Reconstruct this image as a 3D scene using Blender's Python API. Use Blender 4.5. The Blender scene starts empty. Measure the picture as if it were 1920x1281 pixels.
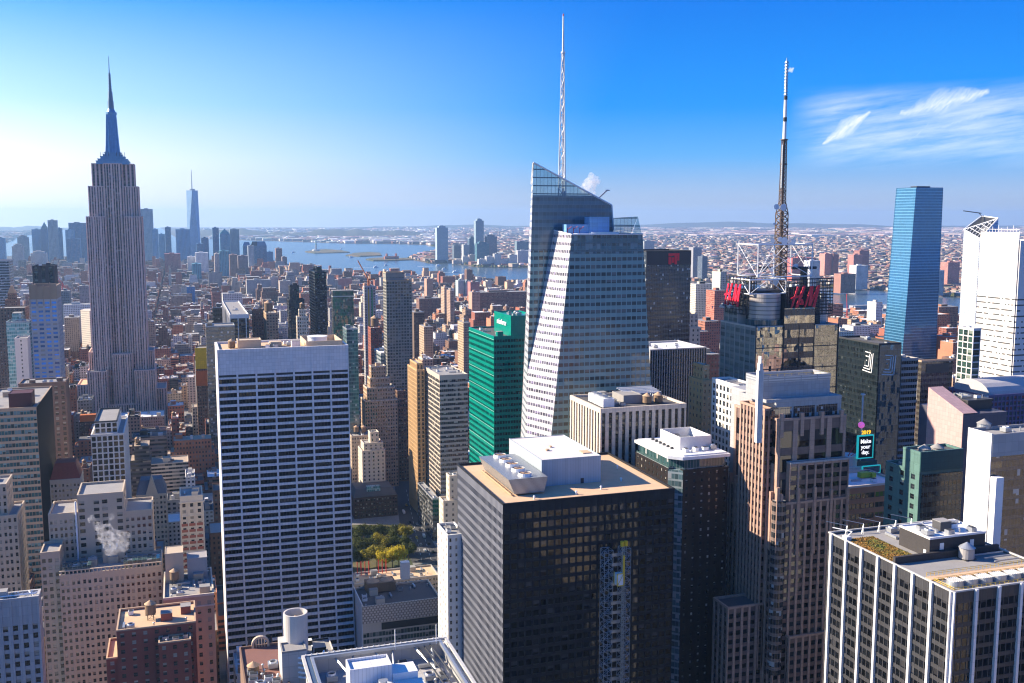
import bpy, bmesh, math, random
from math import sin, cos, tan, atan2, pi, radians, sqrt, floor
from mathutils import Vector, Matrix
S = bpy.context.scene
COL = S.collection
random.seed(7)
# ------------------------------------------------------------------ camera, sky, sun, exposure
F = 1900.0                      # focal length in pixels of the 1920 px wide photograph
YAW, PITCH, CAMZ = radians(18.2), radians(6.96), 260.0
cd = bpy.data.cameras.new('camera'); cam = bpy.data.objects.new('camera', cd); COL.objects.link(cam)
cam.location = (0, 0, CAMZ); cam.rotation_euler = (pi/2 - PITCH, 0, -YAW)
cd.sensor_width = 36; cd.lens = 36*F/1920; cd.clip_start = 1; cd.clip_end = 90000
S.camera = cam
SUN_EL, SUN_AZ = radians(28), radians(-62)      # azimuth from +Y (downtown) towards +X (west)
SD = Vector((sin(SUN_AZ)*cos(SUN_EL), cos(SUN_AZ)*cos(SUN_EL), sin(SUN_EL)))
sl = bpy.data.lights.new('sun', 'SUN'); sl.energy = 5.0; sl.angle = radians(.5); sl.color = (1, .85, .66)
so = bpy.data.objects.new('sun', sl); COL.objects.link(so); so.rotation_euler = (-SD).to_track_quat('-Z', 'Y').to_euler()
W = bpy.data.worlds.new('World'); S.world = W; W.use_nodes = True
vs = S.view_settings; vs.view_transform = 'Standard'; vs.look = 'None'; vs.exposure = 1.2; vs.gamma = 1
S.render.engine = 'CYCLES'; cy = S.cycles
cy.use_denoising = True; cy.denoiser = 'OPENIMAGEDENOISE'; cy.denoising_input_passes = 'RGB_ALBEDO_NORMAL'
cy.max_bounces = 5; cy.diffuse_bounces = 2; cy.glossy_bounces = 3; cy.transmission_bounces = 4; cy.transparent_max_bounces = 8
cy.volume_bounces = 2; cy.sample_clamp_indirect = 4; cy.use_adaptive_sampling = True; cy.adaptive_threshold = .015
cy.caustics_reflective = False; cy.caustics_refractive = False; cy.filter_width = 1.2

# ------------------------------------------------------------------ node helper
class NT:
    def __init__(s, nt): s.t = nt; s.n = nt.nodes; s.l = nt.links
    def node(s, typ, **kw):
        n = s.n.new(typ)
        for k, v in kw.items(): setattr(n, k, v)
        return n
    def put(s, sock, v):
        if isinstance(v, bpy.types.NodeSocket): s.l.new(v, sock)
        elif v is not None:
            try: sock.default_value = v
            except Exception: sock.default_value = (*v, 1)
    def m(s, op, a, b=None, c=None, clamp=False):
        n = s.node('ShaderNodeMath', operation=op, use_clamp=clamp)
        for i, v in enumerate((a, b, c)):
            if v is not None: s.put(n.inputs[i], v)
        return n.outputs[0]
    def v(s, op, a, b=None, c=None):
        n = s.node('ShaderNodeVectorMath', operation=op)
        for i, v in enumerate((a, b, c)):
            if v is not None: s.put(n.inputs[i], v)
        return n.outputs['Value'] if op in ('LENGTH', 'DOT_PRODUCT', 'DISTANCE') else n.outputs[0]
    def mix(s, f, a, b, bt='MIX'):
        n = s.node('ShaderNodeMix', data_type='RGBA', blend_type=bt)
        s.put(n.inputs[0], f); s.put(n.inputs[6], a); s.put(n.inputs[7], b)
        return n.outputs[2]
    def fmix(s, f, a, b):
        n = s.node('ShaderNodeMix', data_type='FLOAT')
        s.put(n.inputs[0], f); s.put(n.inputs[2], a); s.put(n.inputs[3], b)
        return n.outputs[0]
    def sep(s, v):
        n = s.node('ShaderNodeSeparateXYZ'); s.put(n.inputs[0], v); return n.outputs
    def comb(s, x, y, z=0.0):
        n = s.node('ShaderNodeCombineXYZ'); s.put(n.inputs[0], x); s.put(n.inputs[1], y); s.put(n.inputs[2], z); return n.outputs[0]
    def noise(s, vec, scale, detail=3, rough=.55, col=False):
        n = s.node('ShaderNodeTexNoise'); s.put(n.inputs['Vector'], vec); s.put(n.inputs['Scale'], scale)
        n.inputs['Detail'].default_value = detail; n.inputs['Roughness'].default_value = rough
        return n.outputs[1] if col else n.outputs[0]
    def white(s, vec, col=False):
        n = s.node('ShaderNodeTexWhiteNoise', noise_dimensions='3D'); s.put(n.inputs['Vector'], vec)
        return n.outputs[1] if col else n.outputs[0]
    def ramp(s, f, lo, hi, a=0.0, b=1.0):
        n = s.node('ShaderNodeMapRange', clamp=True); s.put(n.inputs[0], f)
        for i, v in zip((1, 2, 3, 4), (lo, hi, a, b)): s.put(n.inputs[i], v)
        return n.outputs[0]
    def attr(s, name, out='Fac'):
        return s.node('ShaderNodeAttribute', attribute_name=name).outputs[out]
    def geo(s, out='Position'): return s.node('ShaderNodeNewGeometry').outputs[out]
    def uv(s): return s.node('ShaderNodeUVMap', uv_map='UVMap').outputs[0]

# sky: Nishita, with a little thin cirrus laid in by direction
w = NT(W.node_tree)
for n in list(w.n): w.n.remove(n)
sky = w.node('ShaderNodeTexSky', sky_type='NISHITA', sun_disc=False, sun_elevation=SUN_EL, sun_rotation=SUN_AZ, altitude=200, air_density=1.0, dust_density=.6, ozone_density=2.2)
hs = w.node('ShaderNodeHueSaturation'); hs.inputs['Hue'].default_value = .512; hs.inputs['Saturation'].default_value = 1.42
w.l.new(sky.outputs[0], hs.inputs['Color'])
dirv = w.v('NORMALIZE', w.node('ShaderNodeTexCoord').outputs['Generated'])
dx, dy, dz = w.sep(dirv)[:3]
az = w.m('ARCTAN2', dx, dy); el = w.m('ARCSINE', dz)
def seg(a, b, wd, soft=1.0):                                        # a streak of vapour between two directions (azimuth, elevation in degrees)
    (ax, ay), (bx, by) = a, b
    ax, ay, bx, by = map(radians, (ax, ay, bx, by)); L2 = (bx-ax)**2+(by-ay)**2
    nz = w.noise(w.comb(w.m('MULTIPLY', az, 60.0), w.m('MULTIPLY', el, 60.0)), 1.2, 5)
    nz2 = w.m('MULTIPLY', w.m('SUBTRACT', nz, .5), radians(.55))
    px = w.m('SUBTRACT', az, ax); py = w.m('ADD', w.m('SUBTRACT', el, ay), nz2)
    t = w.m('DIVIDE', w.m('ADD', w.m('MULTIPLY', px, bx-ax), w.m('MULTIPLY', py, by-ay)), L2)
    tc = w.m('MINIMUM', w.m('MAXIMUM', t, 0.0), 1.0)
    ex = w.m('SUBTRACT', px, w.m('MULTIPLY', tc, bx-ax)); ey = w.m('SUBTRACT', py, w.m('MULTIPLY', tc, by-ay))
    d = w.m('SQRT', w.m('ADD', w.m('MULTIPLY', ex, ex), w.m('MULTIPLY', ey, ey)))
    prof = w.m('MULTIPLY', w.m('SUBTRACT', 1.0, w.m('ABSOLUTE', w.m('SUBTRACT', w.m('MULTIPLY', tc, 2.0), 1.0))), radians(wd))
    prof = w.m('ADD', prof, radians(wd*.25))
    fib = w.ramp(w.noise(w.comb(w.m('MULTIPLY', w.m('ADD', px, py), 70.0), w.m('MULTIPLY', w.m('SUBTRACT', px, py), 420.0)), 1.0, 6, .7), .30, .60, .5, 1.0)
    return w.m('MULTIPLY', w.m('MULTIPLY', w.m('POWER', w.ramp(w.m('DIVIDE', d, prof), 0.0, 1.0, 1.0, 0.0), .8), fib), soft)
def aze(px, py):
    cx, cy2 = (px-960)/F, (640.5-py)/F
    x, y, z = cx, cos(PITCH)+cy2*sin(PITCH), -sin(PITCH)+cy2*cos(PITCH)
    X, Y = x*cos(YAW)+y*sin(YAW), -x*sin(YAW)+y*cos(YAW)
    return math.degrees(atan2(X, Y)), math.degrees(atan2(z, sqrt(X*X+Y*Y)))
c = seg(aze(1545, 270), aze(1630, 211), .50)
c = w.m('MAXIMUM', c, seg(aze(1690, 214), aze(1850, 172), .75, .8))
c = w.m('MAXIMUM', c, seg(aze(1742, 245), aze(1880, 202), .26, .55))
c = w.m('MAXIMUM', c, seg(aze(1704, 262), aze(1742, 232), .07, .6))
c = w.m('MAXIMUM', c, seg(aze(1478, 134), aze(1488, 128), .15, .8))
st = w.noise(w.comb(w.m('MULTIPLY', az, 9.0), w.m('ADD', w.m('MULTIPLY', el, 75.0), w.m('MULTIPLY', az, -9.0)), 3.0), 1.0, 7, .62)
a0, e0 = aze(1790, 235); a1 = aze(1490, 235)[0]
msk = w.m('MULTIPLY', w.ramp(az, radians(a1-.3), radians(a1+2)), w.ramp(w.m('ABSOLUTE', w.m('SUBTRACT', el, radians(e0))), radians(.9), radians(2.3), 1.0, 0.0))
st = w.m('MULTIPLY', w.m('MULTIPLY', w.ramp(st, .34, .74), msk), .68)
c = w.m('MAXIMUM', c, st)
eld = w.m('MULTIPLY', el, 57.29578)
def grad(f, stops):
    n = w.node('ShaderNodeValToRGB'); cr = n.color_ramp; cr.interpolation = 'EASE' if False else 'LINEAR'
    while len(cr.elements) < len(stops): cr.elements.new(.5)
    for e_, (p_, c_) in zip(cr.elements, stops): e_.position = p_; e_.color = (*c_, 1)
    w.put(n.inputs[0], f); return n.outputs[0]
SKYK = 1/2.2
def sc_(st): return [(p/90, tuple(v*SKYK for v in c_)) for p, c_ in st]
e90 = w.ramp(eld, 0.0, 90.0)
far_side = grad(e90, sc_([(0, (.44, .50, .64)), (1.2, (.40, .54, .80)), (3.3, (.11, .45, .97)), (6, (.0, .32, 1.03)), (11.7, (.0, .205, .90)), (25, (.0, .13, .66)), (90, (.0, .09, .45))]))
sun_side = grad(e90, sc_([(0, (1.1, 1.12, 1.14)), (3, (1.3, 1.32, 1.36)), (6, (.64, .98, 1.32)), (11.7, (.04, .42, 1.14)), (25, (.06, .3, .85)), (90, (.0, .09, .45))]))
ang = w.m('MULTIPLY', w.m('ARCCOSINE', w.v('DOT_PRODUCT', dirv, tuple(SD))), 57.29578)
g = w.m('POWER', w.ramp(ang, 54.0, 83.0, 1.0, 0.0), 1.15)
col = w.mix(g, far_side, sun_side)
nis = w.v('MULTIPLY', hs.outputs[0], (.07, .07, .07))
col = w.mix(.06, col, nis)
bg = w.node('ShaderNodeBackground'); bg.inputs[1].default_value = 1.0
w.l.new(w.mix(c, col, (.50, .52, .57, 1)), bg.inputs[0])
w.l.new(bg.outputs[0], w.node('ShaderNodeOutputWorld').inputs[0])

# ------------------------------------------------------------------ from the photograph's pixels to metres
FW = Vector((cos(PITCH)*sin(YAW), cos(PITCH)*cos(YAW), -sin(PITCH)))
RT = Vector((cos(YAW), -sin(YAW), 0)); UP = RT.cross(FW)
CP = Vector((0, 0, CAMZ)); HF = Vector((sin(YAW), cos(YAW), 0))
def ray(px, py): return FW + RT*((px-960)/F) + UP*((640.5-py)/F)
def at_D(px, py, D): r = ray(px, py); return CP + r*(D/r.dot(HF))      # D metres ahead along the view's ground direction
def at_z(px, py, z): r = ray(px, py); return CP + r*((z-CAMZ)/r.z)
def at_Y(px, py, Y): r = ray(px, py); return CP + r*(Y/r.y)
def at_X(px, py, X): r = ray(px, py); return CP + r*(X/r.x)
def proj(p):
    d = Vector(p)-CP; f = d.dot(FW); return 960+F*d.dot(RT)/f, 640.5-F*d.dot(UP)/f
def solve(fn, target, lo, hi):
    for _ in range(60):
        m = (lo+hi)/2
        if (fn(m) < target): lo = m
        else: hi = m
    return (lo+hi)/2
def depthD(p): return Vector(p).dot(HF)

# ------------------------------------------------------------------ mesh builder
class MB:
    def __init__(s): s.v = []; s.f = []; s.uv = []; s.mi = []; s.r = []; s.c = []; s.c2 = []; s.w = []; s.extra = False; s.sm = False
    def poly(s, pts, mi=0, uv=None, rnd=0.0, **k):
        b = len(s.v); s.v += [tuple(p) for p in pts]; s.f.append(tuple(range(b, b+len(pts))))
        if uv is None:
            a = Vector(pts[1])-Vector(pts[0]); n = a.cross(Vector(pts[2])-Vector(pts[1]))
            if abs(n.z) > max(abs(n.x), abs(n.y)): uv = [(p[0], p[1]) for p in pts]
            elif abs(n.x) > abs(n.y): uv = [(p[1], p[2]) for p in pts]
            else: uv = [(p[0], p[2]) for p in pts]
        s.uv += uv; s.mi.append(mi); s.r.append(rnd)
        s.c.append(k.get('col', (1, 1, 1))); s.c2.append(k.get('col2', (1, 1, 1))); s.w.append(k.get('win', (3, 3.5, 1)))
    def box(s, x0, x1, y0, y1, z0, z1, mi=0, bottom=False, top=True, rnd=0.0, tm=None, **k):
        if x1 <= x0 or y1 <= y0 or z1 <= z0: return s
        a, b, c, d = (x0, y0), (x1, y0), (x1, y1), (x0, y1)
        for p, q in ((a, b), (b, c), (c, d), (d, a)):
            s.poly([(*p, z0), (*q, z0), (*q, z1), (*p, z1)], mi, rnd=rnd, **k)
        if top: s.poly([(*a, z1), (*b, z1), (*c, z1), (*d, z1)], mi if tm is None else tm, rnd=rnd, **k)
        if bottom: s.poly([(*d, z0), (*c, z0), (*b, z0), (*a, z0)], mi, rnd=rnd, **k)
        return s
    def ring(s, x0, x1, y0, y1, z0, z1, t, mi=0):
        s.box(x0, x1, y0, y0+t, z0, z1, mi, True); s.box(x0, x1, y1-t, y1, z0, z1, mi, True)
        s.box(x0, x0+t, y0+t, y1-t, z0, z1, mi, True); s.box(x1-t, x1, y0+t, y1-t, z0, z1, mi, True); return s
    def prism(s, pts, z0, z1, mi=0, tm=None, bottom=False, uvm=True):
        n = len(pts); u = 0
        for i in range(n):
            p, q = pts[i], pts[(i+1) % n]; L = math.hypot(q[0]-p[0], q[1]-p[1])
            s.poly([(*p, z0), (*q, z0), (*q, z1), (*p, z1)], mi, uv=[(u, z0), (u+L, z0), (u+L, z1), (u, z1)]); u += L
        s.poly([(*p, z1) for p in pts], mi if tm is None else tm)
        if bottom: s.poly([(*p, z0) for p in reversed(pts)], mi)
        return s
    def cone(s, x, y, z0, z1, r0, r1, n=16, mi=0, cap=True, a0=0.0, bottom=False):
        P = [(cos(a0+2*pi*i/n), sin(a0+2*pi*i/n)) for i in range(n)]
        for i in range(n):
            p, q = P[i], P[(i+1) % n]; u0, u1 = 2*pi*r0*i/n, 2*pi*r0*(i+1)/n
            if r1 > 1e-4: s.poly([(x+p[0]*r0, y+p[1]*r0, z0), (x+q[0]*r0, y+q[1]*r0, z0), (x+q[0]*r1, y+q[1]*r1, z1), (x+p[0]*r1, y+p[1]*r1, z1)], mi, uv=[(u0, z0), (u1, z0), (u1, z1), (u0, z1)])
            else: s.poly([(x+p[0]*r0, y+p[1]*r0, z0), (x+q[0]*r0, y+q[1]*r0, z0), (x, y, z1)], mi, uv=[(u0, z0), (u1, z0), (u0, z1)])
        if cap and r1 > 1e-4: s.poly([(x+p[0]*r1, y+p[1]*r1, z1) for p in P], mi)
        if bottom: s.poly([(x+p[0]*r0, y+p[1]*r0, z0) for p in reversed(P)], mi)
        return s
    def tube(s, p, q, r, n=6, mi=0, r2=None):
        p, q = Vector(p), Vector(q); r2 = r if r2 is None else r2
        d = (q-p)
        if d.length < 1e-6: return s
        d.normalize(); a = d.cross(Vector((0, 0, 1)) if abs(d.z) < .95 else Vector((1, 0, 0))).normalized(); b = d.cross(a)
        R = [a*cos(2*pi*i/n)+b*sin(2*pi*i/n) for i in range(n)]
        for i in range(n):
            u, v = R[i], R[(i+1) % n]
            s.poly([p+v*r, p+u*r, q+u*r2, q+v*r2], mi)
        s.poly([q+u*r2 for u in reversed(R)], mi); s.poly([p+u*r for u in R], mi)
        return s
    def beam(s, p, q, t, mi=0): return s.tube(p, q, t*.7, 4, mi)
    def build(s, name, mats, parent=None, smooth=False, **props):
        if not s.f: return None
        o0 = parent.location if parent is not None and parent.parent is None else (parent.parent.location if parent is not None else Vector((0, 0, 0)))
        me = bpy.data.meshes.new(name)
        me.from_pydata([(x-o0[0], y-o0[1], z-o0[2]) for x, y, z in s.v] if parent is not None else s.v, [], s.f)
        uvl = me.uv_layers.new(name='UVMap'); uvl.data.foreach_set('uv', [t for p in s.uv for t in p])
        me.polygons.foreach_set('material_index', s.mi)
        a = me.attributes.new('rnd', 'FLOAT', 'FACE'); a.data.foreach_set('value', s.r)
        if s.extra:
            for nm, L in (('col', s.c), ('col2', s.c2)):
                a = me.attributes.new(nm, 'FLOAT_COLOR', 'FACE'); a.data.foreach_set('color', [t for p in L for t in (*p, 1.0)])
            a = me.attributes.new('win', 'FLOAT_VECTOR', 'FACE'); a.data.foreach_set('vector', [t for p in s.w for t in p])
        for m_ in (mats if isinstance(mats, (list, tuple)) else [mats]): me.materials.append(m_)
        if smooth: me.polygons.foreach_set('use_smooth', [True]*len(s.f))
        me.update()
        o = bpy.data.objects.new(name, me); COL.objects.link(o)
        if parent is not None: o.parent = parent
        for k, v in props.items(): o[k] = v
        return o
def thing(name, label, cat, loc=(0, 0, 0), group=None):
    o = bpy.data.objects.new(name, None); COL.objects.link(o); o.location = loc
    o.empty_display_size = 5; o['label'] = label; o['category'] = cat
    if group: o['group'] = group
    return o
def tag(o, label, cat, group=None):
    o['label'] = label; o['category'] = cat
    if group: o['group'] = group
    return o

# ------------------------------------------------------------------ materials
MATS = {}
def newmat(name):
    m = bpy.data.materials.new(name); m.use_nodes = True; t = NT(m.node_tree)
    for n in list(t.n): t.n.remove(n)
    b = t.node('ShaderNodeBsdfPrincipled'); o = t.node('ShaderNodeOutputMaterial'); t.l.new(b.outputs[0], o.inputs[0])
    MATS[name] = m
    return m, t, b
def wallmat(name, col, var=.16, rough=.8, joint=None, streak=.12, metal=0.0, spec=.3, sc=1.0):
    """stone, brick, concrete or painted panel: mottled, rain streaked, with optional panel joints (u, v metres)"""
    m, t, b = newmat(name); P = t.geo()
    n1 = t.noise(P, .05*sc, 4); n2 = t.noise(P, .7*sc, 4, .7)
    x, y, z = t.sep(P)[:3]
    n3 = t.noise(t.comb(x, y, t.m('MULTIPLY', z, .03)), .55*sc, 4, .6)
    f = t.m('ADD', 1-var*.5-streak*.5, t.m('ADD', t.m('MULTIPLY', t.m('ADD', n1, t.m('MULTIPLY', n2, .6)), var), t.m('MULTIPLY', n3, streak)))
    c = t.v('MULTIPLY', t.comb(*[float(v) for v in col]), t.comb(f, f, f))
    if joint:
        u, v = t.sep(t.uv())[:2]
        ju = t.m('LESS_THAN', t.m('FRACT', t.m('DIVIDE', u, joint[0])), .10/joint[0]); jv = t.m('LESS_THAN', t.m('FRACT', t.m('DIVIDE', v, joint[1])), .10/joint[1])
        cell = t.white(t.comb(t.m('FLOOR', t.m('DIVIDE', u, joint[0])), t.m('FLOOR', t.m('DIVIDE', v, joint[1]))))
        k = t.m('ADD', .93, t.m('MULTIPLY', cell, .14))
        c = t.v('MULTIPLY', c, t.comb(k, k, k))
        c = t.mix(t.m('MULTIPLY', t.m('MAXIMUM', ju, jv), .45), c, (col[0]*.35, col[1]*.35, col[2]*.35, 1))
    t.put(b.inputs['Base Color'], c); b.inputs['Roughness'].default_value = rough; b.inputs['Metallic'].default_value = metal
    b.inputs['Specular IOR Level'].default_value = spec
    return m
def plain(name, col, rough=.6, metal=0.0, spec=.4):
    m, t, b = newmat(name); n = t.noise(t.geo(), .8, 4); f = t.m('ADD', .85, t.m('MULTIPLY', n, .3))
    t.put(b.inputs['Base Color'], t.v('MULTIPLY', t.comb(*[float(v) for v in col]), t.comb(f, f, f)))
    b.inputs['Roughness'].default_value = rough; b.inputs['Metallic'].default_value = metal; b.inputs['Specular IOR Level'].default_value = spec
    return m
def wavy(t, b, amt, cell=None, big=.12):
    """old plate glass: each pane set at its own slight tilt, with a slow ripple"""
    n = t.v('SUBTRACT', t.noise(t.geo(), big, 2, .5, True), (.5, .5, .5)); v = t.v('SCALE', n); v.node.inputs['Scale'].default_value = amt
    if cell is not None:
        q = t.v('SCALE', t.v('SUBTRACT', t.white(cell, True), (.5, .5, .5))); q.node.inputs['Scale'].default_value = amt*.5
        v = t.v('ADD', v, q)
    t.put(b.inputs['Normal'], t.v('NORMALIZE', t.v('ADD', t.geo('Normal'), v)))
def panemat(name, tint=(.012, .016, .02), blind=.4, bcol=(.5, .47, .4), rough=.05, ior=1.6, mull=(1, 2), frame=(.06, .06, .06), amt=.05, lit=0.0):
    m, t, b = newmat(name); r = t.attr('rnd'); u, v = t.sep(t.uv())[:2]
    r2 = t.m('FRACT', t.m('MULTIPLY', r, 37.3)); r3 = t.m('FRACT', t.m('MULTIPLY', r, 91.7)); r4 = t.m('FRACT', t.m('MULTIPLY', r, 13.9))
    bl = t.m('MULTIPLY', t.m('GREATER_THAN', v, t.m('SUBTRACT', 1.0, t.m('MULTIPLY', r2, .95))), t.m('LESS_THAN', r, blind))
    k = t.m('ADD', .4, t.m('MULTIPLY', r3, 1.5))
    g = t.v('MULTIPLY', t.comb(*[float(x) for x in tint]), t.comb(k, k, k))
    kb = t.m('ADD', .35, t.m('MULTIPLY', r4, .75))
    c = t.mix(bl, g, t.v('MULTIPLY', t.comb(*[float(x) for x in bcol]), t.comb(kb, kb, kb)))
    fu = t.m('ABSOLUTE', t.m('SUBTRACT', t.m('FRACT', t.m('ADD', t.m('MULTIPLY', u, float(mull[0])), .5)), .5))
    fv = t.m('ABSOLUTE', t.m('SUBTRACT', t.m('FRACT', t.m('ADD', t.m('MULTIPLY', v, float(mull[1])), .5)), .5))
    mk = t.m('MAXIMUM', t.m('LESS_THAN', fu, .035*mull[0]), t.m('LESS_THAN', fv, .03*mull[1]))
    t.put(b.inputs['Base Color'], t.mix(mk, c, (*frame, 1)))
    t.put(b.inputs['Roughness'], t.fmix(mk, rough, .55)); b.inputs['IOR'].default_value = ior
    wavy(t, b, amt, t.comb(r, r2, 1.0))
    return m
def curtain(name, glass=(.02, .03, .04), span=(.2, .25, .28), fl=4.1, bay=1.6, sf=.35, mf=.06, mcol=(.3, .33, .35), rough=.06, metal=0.0, ior=1.8, var=.5, blind=.15, bcol=(.4, .42, .42), amt=.03, srough=.25, smetal=0.0, big=.12, cellamt=True):
    """a continuous glass curtain wall mapped in metres: vision glass, spandrel band, mullions"""
    m, t, b = newmat(name); u, v = t.sep(t.uv())[:2]
    fu, fv = t.m('DIVIDE', u, bay), t.m('DIVIDE', v, fl); cell = t.comb(t.m('FLOOR', fu), t.m('FLOOR', fv), 0.0)
    r = t.white(cell); r2 = t.m('FRACT', t.m('MULTIPLY', r, 57.1)); vf = t.m('FRACT', fv)
    sp = t.m('LESS_THAN', vf, sf); mu = t.m('LESS_THAN', t.m('FRACT', fu), mf); mv = t.m('LESS_THAN', t.m('FRACT', t.m('ADD', fv, .03)), .03)
    k = t.m('ADD', 1-var*.5, t.m('MULTIPLY', r, var)); k2 = t.m('ADD', .92, t.m('MULTIPLY', r, .16))
    g = t.v('MULTIPLY', t.comb(*[float(x) for x in glass]), t.comb(k, k, k))
    g = t.mix(t.m('MULTIPLY', t.m('LESS_THAN', r2, blind), t.m('GREATER_THAN', vf, t.m('ADD', sf, t.m('MULTIPLY', r, .5)))), g, (*bcol, 1))
    s_ = t.v('MULTIPLY', t.comb(*[float(x) for x in span]), t.comb(k2, k2, k2))
    c = t.mix(sp, g, s_); mm = t.m('MAXIMUM', mu, mv); c = t.mix(mm, c, (*mcol, 1))
    t.put(b.inputs['Base Color'], c)
    t.put(b.inputs['Roughness'], t.fmix(mm, t.fmix(sp, rough, srough), .5))
    t.put(b.inputs['Metallic'], t.fmix(mm, t.fmix(sp, metal, smetal), 0.0)); b.inputs['IOR'].default_value = ior
    wavy(t, b, amt, cell if cellamt else None, big)
    return m
# ------------------------------------------------------------------ shared materials
roof_tar = wallmat('roof_tar', (.09, .088, .09), .5, .9, sc=3)
roof_grey = wallmat('roof_grey', (.26, .25, .24), .5, .9, sc=3)
roof_tan = wallmat('roof_gravel', (.58, .39, .245), .35, .95, sc=4)
roof_white = wallmat('roof_white', (.72, .71, .70), .25, .8, sc=3)
metal_grey = plain('galvanised_metal', (.42, .44, .46), .45, .6)
metal_dark = plain('dark_metal', (.05, .052, .055), .5, .3)
metal_white = plain('white_painted_metal', (.78, .79, .80), .45)
metal_yellow = plain('yellow_painted_metal', (.75, .50, .03), .5)
metal_red = plain('red_painted_metal', (.55, .03, .03), .5)
wood_tank = wallmat('weathered_cedar', (.24, .16, .10), .4, .9, joint=(.3, 40), sc=3)
cone_tan = plain('tank_cone', (.50, .33, .20), .8)
conc = wallmat('pale_concrete', (.46, .45, .43), .2, joint=(3, 3.6))
g_dark = panemat('dark_window')
g_blue = panemat('blue_window', (.015, .028, .04), .25, (.38, .40, .42), ior=1.8)
g_old = panemat('sash_window', (.014, .017, .02), .55, (.52, .47, .38), mull=(1, 2), frame=(.14, .12, .1), amt=.09)
g_black = panemat('black_window', (.006, .007, .009), .22, (.06, .06, .065), ior=1.5, amt=.03, mull=(1, 1))

FP = []                          # footprints already taken (x0, x1, y0, y1)
PANES = {}; HB = []
def pane_mesh(face, w, h, k, mat):
    key = (face, round(w, 2), round(h, 2), k, mat.name)
    if key in PANES: return PANES[key]
    m = MB(); d = .06; r = (k+.5)/14.0
    a, c = w/2, h/2
    Pt = {'N': lambda u, o, z: (u, -o, z), 'S': lambda u, o, z: (-u, o, z), 'E': lambda u, o, z: (-o, -u, z), 'W': lambda u, o, z: (o, u, z)}[face]
    m.poly([Pt(-a, d, -c), Pt(a, d, -c), Pt(a, d, c), Pt(-a, d, c)], 0, [(0, 0), (1, 0), (1, 1), (0, 1)], r)
    for (p, q) in (((-a, -c), (a, -c)), ((a, -c), (a, c)), ((a, c), (-a, c)), ((-a, c), (-a, -c))):
        m.poly([Pt(p[0], -d, p[1]), Pt(q[0], -d, q[1]), Pt(q[0], d, q[1]), Pt(p[0], d, p[1])], 0, [(0, 0)]*4, r)
    o = m.build('window', mat); me = o.data; bpy.data.objects.remove(o); PANES[key] = me
    return me

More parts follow.
